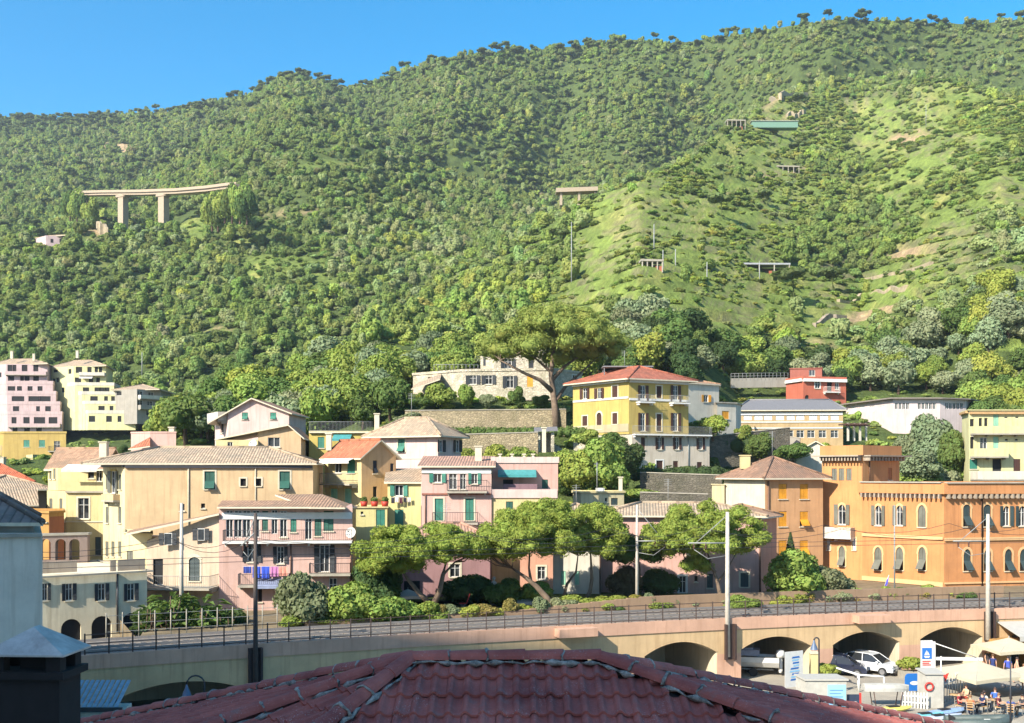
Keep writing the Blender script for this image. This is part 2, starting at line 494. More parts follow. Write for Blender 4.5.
    def awning(s, i, pa, pb, py, proj, drop, mat):
        s0, Y0 = s.ray(i, pa); s1, Y1 = s.ray(i, pb); z = ZZ(py, (Y0 + Y1) / 2); u, n = s.ax(i)
        b = MB(); d = n * proj - Vector((0, 0, drop))
        b.fr(s.pt(i, s0, z, .01), u * (s1 - s0), d, Vector((0, 0, .03)))
        b.fr(s.pt(i, s0, z - drop - .2, proj - .02), u * (s1 - s0), n * .02, Vector((0, 0, .2)))
        return b.build('awning', mat, s.root)
    def hip(s, rise, over=.35, mat=T_TAN, axis=None, k=1.0, quad=None, chim=()):
        Q = offset_poly(quad or [s.P[0], s.P[s.nf], s.P[s.nf + 1], s.P[s.nf + 2]] if s.nf == 1 else (quad or s.P), over)
        if len(Q) != 4: raise ValueError
        e0 = (Q[1] - Q[0]).length; e1 = (Q[2] - Q[1]).length
        if axis is None: axis = 0 if e0 >= e1 else 1
        if axis == 1: Q = Q[1:] + Q[:1]; e0, e1 = e1, e0
        ma, mb = (Q[0] + Q[3]) / 2, (Q[1] + Q[2]) / 2; d = (mb - ma); ins = min(e1 / 2 * k, d.length * .499)
        dn = d.normalized(); r0, r1 = ma + dn * ins, mb - dn * ins
        z = s.z1 + .03; q = [Vector((p.x, p.y, z)) for p in Q]; R0 = Vector((r0.x, r0.y, z + rise)); R1 = Vector((r1.x, r1.y, z + rise))
        fs = [(q[0], q[1], R1, R0), (q[1], q[2], R1), (q[2], q[3], R0, R1), (q[3], q[0], R0)]
        ro = add_roof('roof', fs, [mat, TRIM], s.root, ridges=[(R0, R1), (q[0], R0), (q[3], R0), (q[1], R1), (q[2], R1)])
        s.roof = ro; s.R = (R0, R1); return ro
    def gable(s, rise, over=.3, mat=T_TAN, axis=0, quad=None):
        """ridge parallel to edge `axis`; returns gable triangles for finish()"""
        B = quad or [s.P[0], s.P[s.nf], s.P[s.nf + 1], s.P[s.nf + 2]] if s.nf == 1 else (quad or s.P)
        assert len(B) == 4
        Q = offset_poly(B, over)
        if axis == 1: Q = Q[1:] + Q[:1]; B = B[1:] + B[:1]
        w = (Q[3] - Q[0]).length; z = s.z1 + .04; sl = rise / (w / 2)
        q = [Vector((p.x, p.y, z - sl * over)) for p in Q]
        m0 = (Q[0] + Q[3]) / 2; m1 = (Q[1] + Q[2]) / 2
        R0 = Vector((m0.x, m0.y, z + rise - sl * over)); R1 = Vector((m1.x, m1.y, z + rise - sl * over))
        s.roof = add_roof('roof', [(q[0], q[1], R1, R0), (q[2], q[3], R0, R1)], [mat, TRIM], s.root, ridges=[(R0, R1)])
        g = []
        for a, c in ((B[3], B[0]), (B[1], B[2])):
            m = (a + c) / 2; g.append([(a.x, a.y, s.z1), (c.x, c.y, s.z1), (m.x, m.y, s.z1 + rise - sl * over - .12)])
        return g
    def shed(s, dz, over=.3, mat=T_TAN, edge=0, quad=None):
        """single slope: low along edge `edge`, dz higher at the opposite edge; triangular side walls returned"""
        B = quad or [s.P[0], s.P[s.nf], s.P[s.nf + 1], s.P[s.nf + 2]] if s.nf == 1 else (quad or s.P)
        Q = offset_poly(B, over)
        Q = Q[edge:] + Q[:edge]; B = B[edge:] + B[:edge]
        z = s.z1 + .05; sl = dz / max((B[3] - B[0]).length, .1)
        q = [Vector((Q[0].x, Q[0].y, z - sl * over)), Vector((Q[1].x, Q[1].y, z - sl * over)), Vector((Q[2].x, Q[2].y, z + dz + sl * over)), Vector((Q[3].x, Q[3].y, z + dz + sl * over))]
        s.roof = add_roof('roof', [tuple(q)], [mat, TRIM], s.root)
        g = []
        t = .12
        g.append([(B[1].x, B[1].y, s.z1), (B[2].x, B[2].y, s.z1), (B[2].x, B[2].y, s.z1 + dz - t)])
        g.append([(B[3].x, B[3].y, s.z1), (B[0].x, B[0].y, s.z1), (B[3].x, B[3].y, s.z1 + dz - t)])
        g.append([(B[2].x, B[2].y, s.z1), (B[3].x, B[3].y, s.z1), (B[3].x, B[3].y, s.z1 + dz - t), (B[2].x, B[2].y, s.z1 + dz - t)])
        return g
    def flat(s, mat=None, par=.5, t=.2, over=.12, pmat=None, name='parapet'):
        b = MB(); Q = offset_poly(s.P, over); I = offset_poly(s.P, over - t); n = len(Q)
        z0, z1 = s.z1 + .003, s.z1 + par
        for k in range(n):
            j = (k + 1) % n; a, c, d, e = Q[k], Q[j], I[j], I[k]
            b.poly([(a.x, a.y, z0), (c.x, c.y, z0), (c.x, c.y, z1), (a.x, a.y, z1)]); b.poly([(e.x, e.y, z1), (d.x, d.y, z1), (d.x, d.y, z0), (e.x, e.y, z0)])
            b.poly([(a.x, a.y, z1), (c.x, c.y, z1), (d.x, d.y, z1), (e.x, e.y, z1)]); b.poly([(e.x, e.y, z0), (d.x, d.y, z0), (c.x, c.y, z0), (a.x, a.y, z0)])
        return b.build(name, pmat or s.wall, s.root)
    def chimney(s, px, py, Y, w=.5, h=.9, mat=None):
        p = W(px, py, Y); b = MB(); b.box((p.x, p.y, p.z + h / 2 - .3), (w, w, h + .6)); b.box((p.x, p.y, p.z + h + .06), (w + .16, w + .16, .1))
        return b.build('chimney', mat or TRIM, s.roof or s.root)

def archcurve(x0, x1, z1, kind):
    """points left to right along the head of an opening; kind 'round', 'point' or 'seg'"""
    w = x1 - x0; r = w / 2; n = 10; out = []
    for k in range(n + 1):
        t = k / n
        if kind == 'round': a = math.pi * (1 - t); out.append((x0 + r + r * math.cos(a), z1 - r + r * math.sin(a)))
        elif kind == 'point':
            h = w * .75; x = abs(t - .5) * 2; out.append((x0 + w * t, z1 - h * (1 - math.sqrt(max(0, 1 - x ** 1.6)))))
        else: x = (t - .5) * 2; out.append((x0 + w * t, z1 - .25 * w * x * x))
    return out
# ------------------------------------------------------------------ terrain
CX = np.array([-170, 0, 75, 150, 225, 300, 375, 450, 525, 600, 675, 750, 825, 900, 975, 1024, 1190.])
yC_t = np.array([458, 458, 458, 452, 412, 380, 346, 300, 240, 200, 165, 112, 88, 78, 92, 100, 110.])
yB_t = np.array([256, 253, 249, 232, 188, 158, 158, 184, 212, 240, 240, 240, 240, 240, 240, 240, 240.])
SX = np.array([-170, 0, 75, 140, 190, 250, 275, 297, 322, 345, 372, 405, 440, 500, 560, 620, 660, 700, 760, 830, 900, 975, 1024, 1190.])
yA_t = np.array([120, 119, 118, 116, 110, 94, 83, 77, 82, 89, 83, 71, 59, 52, 47, 40, 42, 40, 31, 19, 21, 24, 20, 22.])
YA_t = np.array([1150, 1120, 1110, 1090, 1060, 1030, 1010, 1000, 1000, 990, 970, 940, 910, 890, 880, 880, 870, 850, 820, 790, 790, 800, 800, 800.])
TT = []      # distance of the front slope at each picture row: left, centre and right of the town
for tab in (((601, 86), (574, 105), (526, 118), (492, 132), (458, 150), (430, 156), (410, 166), (380, 182), (340, 212), (300, 248), (250, 300), (200, 370), (150, 455), (100, 560), (60, 650)),
            ((601, 86), (590, 95), (550, 110), (507, 118), (475, 124), (431, 139), (404, 148), (380, 165), (340, 205), (300, 245), (250, 300), (200, 370), (150, 455), (100, 560), (60, 650)),
            ((604, 86), (578, 110), (566, 116), (496, 126), (450, 150), (422, 165), (402, 182), (340, 212), (300, 248), (250, 300), (200, 370), (150, 455), (100, 560), (60, 650))):
    TT.append((np.array([p[0] for p in tab][::-1], float), np.array([p[1] for p in tab][::-1], float)))
def TD(y, x):
    l, c, r = (np.interp(y, *q) for q in TT)
    a = np.clip((x - 300) / 130, 0, 1); b = np.clip((x - 690) / 50, 0, 1)
    return (l * (1 - a) + c * a) * (1 - b) + r * b
B_y = np.array([140, 180, 215, 250, 300, 340, 370, 400, 430, 445, 475.])
B_Y = np.array([610, 550, 500, 450, 390, 345, 325, 310, 290, 265, 190.])

FX = np.array([-170, 0, 100, 200, 300, 375, 450, 560, 650, 720, 830, 930, 1024, 1190.]); FA = np.array([20, 40, 60, 10, -90, 60, -80, 40, -30, 70, -70, 35, -30, 0.])
FCX = np.array([150, 300, 400, 470, 560, 640, 720, 800, 860, 930, 1000, 1190.]); FC = np.array([0, 10, 95, 100, 40, -34, -4, 44, 62, -8, -48, -30.])
def fold_c(x, y, Y): return np.interp(x, FCX, FC) * np.clip((395 - y) / 90, 0, 1) * np.clip(Y / 300, .5, 1.3)
def fbm(X, Y, s, oct=4, seed=0.0):
    """smooth numpy value noise, -1..1"""
    out = np.zeros_like(X, dtype=np.float64); amp = 1.0; tot = 0
    for o in range(oct):
        x = X / s + 17.3 * o + seed; y = Y / s - 9.1 * o + seed * 2.7
        xi = np.floor(x); yi = np.floor(y); fx = x - xi; fy = y - yi
        fx = fx * fx * (3 - 2 * fx); fy = fy * fy * (3 - 2 * fy)
        def h(a, b):
            v = np.sin(a * 127.1 + b * 311.7 + o * 13.7) * 43758.5453; return v - np.floor(v)
        v = (h(xi, yi) * (1 - fx) + h(xi + 1, yi) * fx) * (1 - fy) + (h(xi, yi + 1) * (1 - fx) + h(xi + 1, yi + 1) * fx) * fy
        out += (v * 2 - 1) * amp; tot += amp; amp *= .5; s = s / 2.03
    return out / tot

cols = np.arange(-165, 1186, 4.0)
def smooth_interp(x, xs, ys, k=17):
    f = np.arange(xs[0], xs[-1], 2.0); v = np.interp(f, xs, ys)
    v = np.convolve(np.pad(v, k // 2, mode='edge'), np.hanning(k + 2)[1:-1] / np.hanning(k + 2)[1:-1].sum(), 'valid')
    return np.interp(x, f, v)
yC = smooth_interp(cols, CX, yC_t) + fbm(cols, cols * 0, 60, 3, 1.0) * 6 * (np.interp(cols, [150, 300], [0, 1]))
yB = smooth_interp(cols, CX, yB_t) + fbm(cols, cols * 0, 50, 3, 4.0) * 5
yA = smooth_interp(cols, SX, yA_t, 7) + fbm(cols, cols * 0, 45, 4, 8.0) * 3
YA = smooth_interp(cols, SX, YA_t)
useB = np.clip((600 - cols) / 60, 0, 1)
dip = np.clip((800 - cols) / 120, 0, 1)
rows_y, rows_Y, rows_zone = [], [], []
NF, NB, NA = 200, 110, 200
TC = TD(yC, cols); TC = TC + fold_c(cols, yC, TC)
for k in range(NF):
    t = k / (NF - 1); y = 601 + (yC - 601) * t
    rows_y.append(y); Yr_ = TD(y, cols); rows_Y.append(Yr_ + fold_c(cols, y, Yr_)); rows_zone.append(0)
YB0 = np.maximum(np.interp(yC + 4, B_y, B_Y), TC + 15 + 40 * dip)
for k in range(3):
    t = (k + 1) / 4; rows_y.append(yC + np.sin(t * math.pi) * 9 * dip + 4 * dip * t); rows_Y.append(TC + (YB0 - TC) * t); rows_zone.append(3)
yBs = yC + 4 * dip
yBe = np.where(useB > 0, np.minimum(yB, yBs - 2), yBs - 2) * useB + (yBs - 2) * (1 - useB)
bf = np.interp(cols, [-170, 0, 150, 300, 340, 450, 530], [45, 45, 18, -42, -22, 115, 140])
YBe = np.maximum(np.interp(yBe, B_y, B_Y) + bf, YB0 + 12)
for k in range(NB):
    t = k / (NB - 1); y = yBs + (yBe - yBs) * t
    rows_y.append(y); a = np.interp(y, B_y, B_Y)
    rows_Y.append(np.maximum(YB0 + (YBe - YB0) * t * .3, np.minimum(a, YBe)) if False else YB0 + (YBe - YB0) * np.clip((np.interp(y, B_y, B_Y) - np.interp(yBs, B_y, B_Y)) / np.maximum(np.interp(yBe, B_y, B_Y) - np.interp(yBs, B_y, B_Y), 1e-3), 0, 1) * (useB > 0) + (YBe - YB0) * t * (useB <= 0)); rows_zone.append(1)
YA0 = YBe + 12 + (28 + 35 * useB) * dip
for k in range(3):
    t = (k + 1) / 4; rows_y.append(yBe + np.sin(t * math.pi) * 8 * dip + 3 * dip * t); rows_Y.append(YBe + (YA0 - YBe) * t); rows_zone.append(3)
for k in range(NA):
    t = k / (NA - 1); rows_y.append(yBe + 3 * dip + (yA - yBe - 3 * dip) * t); rows_Y.append(YA0 + (YA - YA0) * t ** 1.08 + np.interp(cols, FX, FA) * math.sin(math.pi * min(1, t * 1.25) * .8) * np.clip((YA - YA0) / 250, .25, 1)); rows_zone.append(2)
zs = (CZ - (yA - HY) / F * YA)
GY = np.array(rows_Y); Gy = np.array(rows_y); GX = (cols[None, :] - 512) / F * GY
GZ = CZ - (Gy - HY) / F * GY
Gpx = np.broadcast_to(cols[None, :], GY.shape)
FRAC = None
zone = np.array(rows_zone)[:, None] * np.ones_like(GY)
# gullies and lumps
amp = np.clip((GY - 130) / 120, 0, 1) * np.clip(GY * .011, 0, 9)
n1 = fbm(GX + .35 * GY, GY * .55, 75, 4, 3.0)
taper = np.ones_like(GY); R = GY.shape[0]
taper[-60:] = np.linspace(1, .04, 60)[:, None]
gul = fbm(GX + 20 * np.sin(GY / 90), GY * .3, 130, 3, 7.0); gul = -np.abs(gul) * 2 + .5
GZ = GZ + n1 * amp * taper + gul * np.where(zone == 2, 20, np.where(zone == 1, 9, 0)) * taper * np.clip((GY - 150) / 150, 0, 1) + fbm(GX, GY, 9, 2, 6) * .5 * np.clip((GY - 110) / 60, 0, 1)
# terraces on the cultivated slope to the right
terr = ((zone == 0) & (Gpx > 470) & (Gy < 350)).astype(float) * np.clip((Gpx - 470) / 80, 0, 1) * np.clip((350 - Gy) / 30, 0, 1)
st = 4.4; ph = GZ / st + fbm(GX, GY, 60, 2, 2) * .8; fr = ph - np.floor(ph)
GZ = GZ + terr * st * .62 * (np.clip((fr - .15) / .3, 0, 1) - fr)
# behind the skyline
bx = [];
for k in range(1, 7):
    Yk = GY[-1] + 40 * k; zk = GZ[-1] - 6 * k * k * .6 - 4 * k
    bx.append(((GX[-1] / GY[-1] * Yk), Yk, zk))
AX = np.vstack([GX] + [b[0][None] for b in bx]); AY = np.vstack([GY] + [b[1][None] for b in bx]); AZ = np.vstack([GZ] + [b[2][None] for b in bx])
nr, nc = AX.shape

def ell(px, py, cx, cy, rx, ry, a=0.0):
    ca, sa = math.cos(a), math.sin(a); dx, dy = px - cx, py - cy
    return np.clip(1.6 - 1.6 * np.sqrt(((dx * ca + dy * sa) / rx) ** 2 + ((-dx * sa + dy * ca) / ry) ** 2), 0, 1)

def zones(px, py, zn):
    """cultivation of the slopes: returns openness (0 wood .. 1 meadow), dryness, bare soil"""
    nz = fbm(px * 1.0, py * 1.6, 46, 4, 11.0); nz2 = fbm(px, py * 1.8, 20, 3, 5.0)
    op = np.zeros_like(px)
    c = (zn == 0)
    right = c & (px > 470)
    base = np.clip((px - 480 + (py - 300) * .1) / 120, 0, 1) * .62
    op = np.where(right, base + nz * .5, op)
    op = np.where(right & (py > 352), -.2 + nz * .3, op)
    for e in ((640, 232, 95, 20, -.35), (730, 215, 120, 26, -.2), (650, 215, 60, 16, -.5), (760, 190, 110, 22, -.15), (775, 300, 75, 30, 0), (900, 292, 120, 26, -.33),
              (800, 118, 90, 18, 0), (930, 165, 100, 22, -.15), (960, 235, 80, 18, -.25), (600, 205, 50, 14, -.4), (990, 130, 60, 10, 0), (650, 300, 80, 14, .1)):
        op = np.maximum(op, np.where(c, ell(px, py, *e) * 1.1 + nz2 * .25 - .1, 0))
    for e, k in (((850, 240, 70, 42, -.3), 1.2), ((930, 345, 110, 42, -.25), 1.2), ((830, 165, 60, 16, .2), .8), ((760, 355, 60, 30, 0), .6), ((990, 245, 40, 40, 0), .7), ((870, 95, 80, 10, 0), .6)):
        op = np.where(c, op - ell(px, py, *e) * k, op)
    lowc = c & (px <= 470)
    op = np.where(lowc, nz * .4 - .25, op)
    b = (zn == 1)
    opb = -.15 + nz * .35
    for e in ((275, 255, 100, 34, .35), (320, 170, 60, 10, .1), (190, 215, 60, 16, 0), (220, 320, 40, 10, .2), (325, 285, 26, 14, .4), (60, 250, 60, 14, 0)):
        opb = np.maximum(opb, ell(px, py, *e) * .55 + nz2 * .45 - .12)
    opb = np.where((py > 330) & (px < 330), -.4, opb)
    op = np.where(b, opb, op)
    op = np.where(zn == 2, -.3 + nz * .25, op)
    soil = np.zeros_like(px)
    for e, k in (((908, 131, 24, 9, -.1), 1.2), ((910, 250, 36, 9, -.15), 1.0), ((790, 100, 34, 7, -.2), .8), ((770, 118, 30, 6, -.1), .8), ((880, 312, 50, 6, -.25), .9), ((850, 322, 30, 7, -.3), .9), ((215, 318, 22, 7, .2), .8),
                 ((815, 345, 30, 9, 0), .6), ((115, 145, 22, 10, .2), .9), ((545, 190, 20, 4, .3), .9), ((90, 243, 22, 9, -.3), .8), ((740, 190, 40, 3, -.1), .6), ((300, 205, 60, 5, .1), .5), ((785, 172, 40, 5, -.1), .7)):
        soil = np.maximum(soil, ell(px, py, *e) * k)
    nf = fbm(px, py * 2.2, 7, 3, 31.0)
    return op, nz, nz2, np.clip(soil * (.75 + 1.6 * nf + nz2), 0, 1)

Zall = np.vstack([zone, np.full((6, nc), 4.)]); pyall = np.vstack([Gy, np.repeat(Gy[-1:], 6, 0)]); pxall = np.broadcast_to(cols[None, :], AX.shape)
OP, NZ, NZ2, SOIL = zones(pxall, pyall, Zall)
def lerp3(a, b, t): return a[None, None, :] * (1 - t[..., None]) + b[None, None, :] * t[..., None]
cw = np.array([.085, .118, .040]); cg = np.array([.20, .265, .070]); cy_ = np.array([.34, .33, .12]); cs = np.array([.40, .29, .19])
col = lerp3(cw, cg, np.clip(OP * 1.6, 0, 1)); t = np.clip((NZ2 - .1) * 1.6, 0, 1) * np.clip(OP * 2, 0, 1)
col = col * (1 - t[..., None]) + cy_ * t[..., None]
# terrace walls: bare stone lines along the contours
riser = np.vstack([terr * ((fr > .13) & (fr < .42)), np.zeros((6, nc))]) * (NZ > -.15)
col = col * (1 - .7 * riser[..., None]) + np.array([.20, .18, .115]) * .7 * riser[..., None]
col = col * (1 - SOIL[..., None]) + cs * SOIL[..., None]
idx = np.arange(nr * nc).reshape(nr, nc)
quads = np.stack([idx[:-1, :-1], idx[:-1, 1:], idx[1:, 1:], idx[1:, :-1]], -1).reshape(-1, 4)
m, nt, bs = newmat('hillside_ground')
at = N(nt, 'ShaderNodeAttribute', attribute_name='ground'); 
g1 = noise_tex(nt, .35, 6, .7); g2 = noise_tex(nt, 2.0, 4, .7)
c1 = mixc(nt, ramp(nt, g1, .35, .7), (.6, .6, .6, 1), (1.35, 1.3, 1.2, 1)); c2 = mixc(nt, ramp(nt, g2, .3, .75), (.6, .62, .55, 1), (1.25, 1.25, 1.2, 1))
mm = mixc(nt, 1.0, at.outputs['Color'], c1, 'MULTIPLY'); mm = mixc(nt, 1.0, mm, c2, 'MULTIPLY')
L(nt, mm, bs.inputs['Base Color']); bs.inputs['Roughness'].default_value = 1.0
bs.inputs['Specular IOR Level'].default_value = .1
bump(nt, bs, g2, 1.0, .5)
HILLMAT = m
me = np_mesh('hillside', np.stack([AX, AY, AZ], -1).reshape(-1, 3), quads, [m], smooth=True)
ca = me.color_attributes.new('ground', 'FLOAT_COLOR', 'POINT')
ca.data.foreach_set('color', np.concatenate([col.reshape(-1, 3), np.ones((nr * nc, 1))], 1).astype(np.float32).ravel())
tag(link('hillside', me), kind='structure')

def ground_at(px, Y):
    """height of the hillside at picture column px and distance Y"""
    c = int(np.clip(round((px - cols[0]) / 4.0), 0, len(cols) - 1))
    return float(np.interp(Y, GY[:, c], GZ[:, c]))

def slope_at(px, py):
    """the point of the hillside that the picture point looks at before the ground was roughened"""
    c = int(np.clip(round((px - cols[0]) / 4.0), 0, len(cols) - 1)); ok = zone[:, c] != 3
    r = int(np.argmin(np.abs(np.where(ok, Gy[:, c], 1e6) - py))); Y = GY[r, c]
    return Vector(((px - 512) / F * Y, Y, GZ[r, c]))

# ------------------------------------------------------------------ leaves
def ico(sub):
    import bmesh
    bm = bmesh.new(); bmesh.ops.create_icosphere(bm, subdivisions=sub, radius=1)
    v = np.array([p.co[:] for p in bm.verts]); f = np.array([[q.index for q in p.verts] for p in bm.faces]); bm.free(); return v, f
IV1, IF1 = ico(2); IV2, IF2 = ico(3)
def crown_arrays(blobs, n, size, seed, core=.86, jitter=.75, droop=0.0, hi=False, asp=1.0):
    """leafy crown: lumpy cores plus n leaf sprays spread through the outer shell"""
    r = np.random.default_rng(seed); C = np.array([b[0] for b in blobs], float); Rr = np.array([b[1] if hasattr(b[1], '__len__') else (b[1],) * 3 for b in blobs], float)
    V, Q = [], []; off = 0
    iv, if_ = (IV2, IF2) if hi else (IV1, IF1)
    if core:
        for c, rr in zip(C, Rr):
            nz = fbm(iv[:, 0] * 3 + c[0], iv[:, 1] * 3 + iv[:, 2] * 2 + c[1], 1.0, 2, seed % 97)
            p = iv * (1 + nz[:, None] * .28) * rr * core + c
            V.append(p); Q.append(np.concatenate([if_ + off, if_[:, 2:3] + off], 1)); off += len(p)
    w = (Rr[:, 0] * Rr[:, 1] + Rr[:, 0] * Rr[:, 2] + Rr[:, 1] * Rr[:, 2]); w /= w.sum()
    k = r.choice(len(C), n, p=w); d = r.normal(size=(n, 3)); d /= np.linalg.norm(d, axis=1)[:, None]
    d[:, 2] = np.where((d[:, 2] < -.3) & (r.random(n) < .6), -d[:, 2], d[:, 2])
    rad = .8 + .3 * r.random(n) ** .8
    P = C[k] + d * Rr[k] * rad[:, None]
    nn = d / Rr[k]; nn /= np.linalg.norm(nn, axis=1)[:, None]
    nn = nn + r.normal(size=(n, 3)) * jitter * .6; nn[:, 2] -= droop; nn /= np.linalg.norm(nn, axis=1)[:, None]
    t = r.normal(size=(n, 3)); u = np.cross(nn, t); u /= np.linalg.norm(u, axis=1)[:, None]; v = np.cross(nn, u)
    s = size * (.6 + .8 * r.random(n))[:, None]
    q = np.stack([P - u * s * .5 * asp, P - v * s * .32 / asp + nn * s * .12, P + u * s * .5 * asp, P + v * s * .32 / asp + nn * s * .12], 1)
    V.append(q.reshape(-1, 3)); Q.append((np.arange(n * 4) + off).reshape(-1, 4))
    return np.concatenate(V), np.concatenate(Q)
def crown_mesh(name, blobs, n, size, seed, mat, **k):
    v, q = crown_arrays(blobs, n, size, seed, **k)
    # icosphere triangles repeat a corner: split them off as triangles
    tri = q[:, 2] == q[:, 3]
    me = bpy.data.meshes.new(name); nv = len(v)
    lt = np.where(tri, 3, 4); ls = np.concatenate([[0], np.cumsum(lt)[:-1]])
    mask = np.ones(q.shape, bool); mask[tri, 3] = False
    me.vertices.add(nv); me.vertices.foreach_set('co', v.astype(np.float32).ravel())
    me.loops.add(int(lt.sum())); me.loops.foreach_set('vertex_index', q[mask].astype(np.int32))
    me.polygons.add(len(q)); me.polygons.foreach_set('loop_start', ls.astype(np.int32))
    me.materials.append(mat); me.update(calc_edges=True)
    return me
def blobs_round(seed, w=1.0, h=1.0, n=9, z=.55):
    r = random.Random(seed); b = [((0, 0, z * h), (w * .36, w * .36, h * .34))]
    for k in range(n):
        a = 2 * math.pi * (k + r.random() * .9) / n; e = r.uniform(-.35, 1.05)
        rr = w * r.uniform(.24, .40) * (1 - .5 * max(0, e)); s = r.uniform(.13, .26)
        b.append(((math.cos(a) * rr, math.sin(a) * rr, h * (z + e * .30)), (w * s, w * s, h * s * .95)))
    return b
LEAF = foliage('leaves'); LEAFI = foliage('far_leaves', True, .34)

# ------------------------------------------------------------------ the woods that read as one mass
def proto(name, me): return bpy.data.objects.new(name, me)
def stuff_forest(name, label, cat, protos, pts, scale, rot, tint):
    me = bpy.data.meshes.new(name); n = len(pts)
    me.vertices.add(n); me.vertices.foreach_set('co', np.asarray(pts, np.float32).ravel())
    for an, ty, dat in (('tscale', 'FLOAT_VECTOR', scale), ('trot', 'FLOAT_VECTOR', rot)):
        a = me.attributes.new(an, ty, 'POINT'); a.data.foreach_set('vector', np.asarray(dat, np.float32).ravel())
    a = me.attributes.new('tint', 'FLOAT_COLOR', 'POINT'); a.data.foreach_set('color', np.concatenate([tint, np.ones((n, 1))], 1).astype(np.float32).ravel())
    a = me.attributes.new('tkind', 'INT', 'POINT'); a.data.foreach_set('value', np.random.default_rng(n).integers(0, len(protos), n).astype(np.int32))
    o = link(name, me)
    ng = bpy.data.node_groups.new(name + '_nodes', 'GeometryNodeTree')
    ng.interface.new_socket('Geometry', in_out='INPUT', socket_type='NodeSocketGeometry'); ng.interface.new_socket('Geometry', in_out='OUTPUT', socket_type='NodeSocketGeometry')
    gi = ng.nodes.new('NodeGroupInput'); go = ng.nodes.new('NodeGroupOutput'); ip = ng.nodes.new('GeometryNodeInstanceOnPoints'); j = ng.nodes.new('GeometryNodeJoinGeometry')
    for p in protos:
        oi = ng.nodes.new('GeometryNodeObjectInfo'); oi.inputs['Object'].default_value = p; oi.inputs['As Instance'].default_value = True
        ng.links.new(oi.outputs['Geometry'], j.inputs[0])
    ng.links.new(gi.outputs[0], ip.inputs['Points']); ng.links.new(j.outputs[0], ip.inputs['Instance']); ip.inputs['Pick Instance'].default_value = True
    def na(nm, ty):
        x = ng.nodes.new('GeometryNodeInputNamedAttribute'); x.data_type = ty; x.inputs[0].default_value = nm; return x.outputs[0]
    ng.links.new(na('tkind', 'INT'), ip.inputs['Instance Index']); ng.links.new(na('tscale', 'FLOAT_VECTOR'), ip.inputs['Scale'])
    ng.links.new(na('trot', 'FLOAT_VECTOR'), ip.inputs['Rotation'])
    ng.links.new(ip.outputs[0], go.inputs[0])
    mod = o.modifiers.new('planting', 'NODES'); mod.node_group = ng
    return tag(o, label, cat, kind='stuff')

PR_ROUND = [proto('wood_crown', crown_mesh('wood_crown', blobs_round(20 + k, (1, 1.1, .9, 1.15, .85, 1)[k], (1, .8, 1.15, .7, 1.3, .95)[k], 7 + k % 4, .45), 620, .135, 30 + k, LEAFI, core=.8)) for k in range(6)]
PR_BUSH = [proto('bush_crown', crown_mesh('bush_crown', blobs_round(60 + k, 1.0, .62, 7, .32), 420, .16, 70 + k, LEAFI, core=.78)) for k in range(3)]
def pine_blobs(seed):
    r = random.Random(seed); b = []
    for k in range(9):
        a = r.random() * 6.28; d = r.random() ** .5 * .36; b.append(((math.cos(a) * d, math.sin(a) * d, .80 + r.uniform(-.06, .09) - d * .2), (.17, .17, .09)))
    b.append(((0, 0, .35), (.018, .018, .42))); return b
PR_PINE = [proto('pine_crown', crown_mesh('pine_crown', pine_blobs(80 + k), 240, .15, 90 + k, LEAFI, core=.85)) for k in range(2)]

rg = np.random.default_rng(5)
e1 = np.stack([GX[:-1, 1:] - GX[:-1, :-1], GY[:-1, 1:] - GY[:-1, :-1], GZ[:-1, 1:] - GZ[:-1, :-1]], -1); e2 = np.stack([GX[1:, :-1] - GX[:-1, :-1], GY[1:, :-1] - GY[:-1, :-1], GZ[1:, :-1] - GZ[:-1, :-1]], -1)
area = np.linalg.norm(np.cross(e1, e2)[..., :2], axis=-1) * 0 + np.abs(np.cross(e1, e2)[..., 2]) + .35 * np.abs(np.cross(e1, e2)[..., 1])
znc = zone[:-1, :-1]; pxc = Gpx[:-1, :-1]; pyc = Gy[:-1, :-1]; Yc = GY[:-1, :-1]
opc, nzc, nz2c, soilc = zones(pxc, pyc, znc)
KEEP = []     # (x0, x1, y0, y1, Y0, Y1): picture boxes at a distance band kept clear of woodland for buildings and yards
def scatter(dens, jit=1.0):
    lam = area * dens * (pxc > -40) * (pxc < 1064) * (znc != 3)
    n = rg.poisson(lam); r, c = np.nonzero(n); rep = n[r, c]; r = np.repeat(r, rep); c = np.repeat(c, rep)
    a, b = rg.random(len(r)), rg.random(len(r))
    def bl(A): return (A[r, c] * (1 - a) * (1 - b) + A[r, c + 1] * a * (1 - b) + A[r + 1, c] * (1 - a) * b + A[r + 1, c + 1] * a * b)
    X, Y, Z, px, py = bl(GX), bl(GY), bl(GZ), bl(Gpx), bl(Gy)
    ok = np.ones(len(X), bool)
    for (x0, x1, y0, y1, Y0, Y1) in KEEP: ok &= ~((px > x0) & (px < x1) & (py > y0) & (py < y1) & (Y > Y0) & (Y < Y1))
    return X[ok], Y[ok], Z[ok], px[ok], py[ok], r[ok], c[ok]
KEEP += [(-60, 470, 430, 620, 0, 400), (470, 1100, 395, 620, 0, 400), (395, 600, 372, 420, 0, 170), (0, 70, 425, 460, 0, 400), (-40, 168, 398, 470, 0, 330), (180, 340, 395, 430, 0, 135),
         (780, 855, 366, 400, 0, 200), (700, 800, 374, 396, 0, 200), (724, 795, 262, 284, 0, 300), (640, 668, 264, 282, 0, 300), (812, 852, 312, 334, 0, 300), (30, 72, 238, 262, 300, 600), (94, 110, 230, 250, 300, 600), (545, 604, 182, 202, 250, 600),
         (840, 970, 388, 470, 0, 250), (755, 805, 100, 130, 300, 700), (80, 210, 180, 232, 350, 475)]
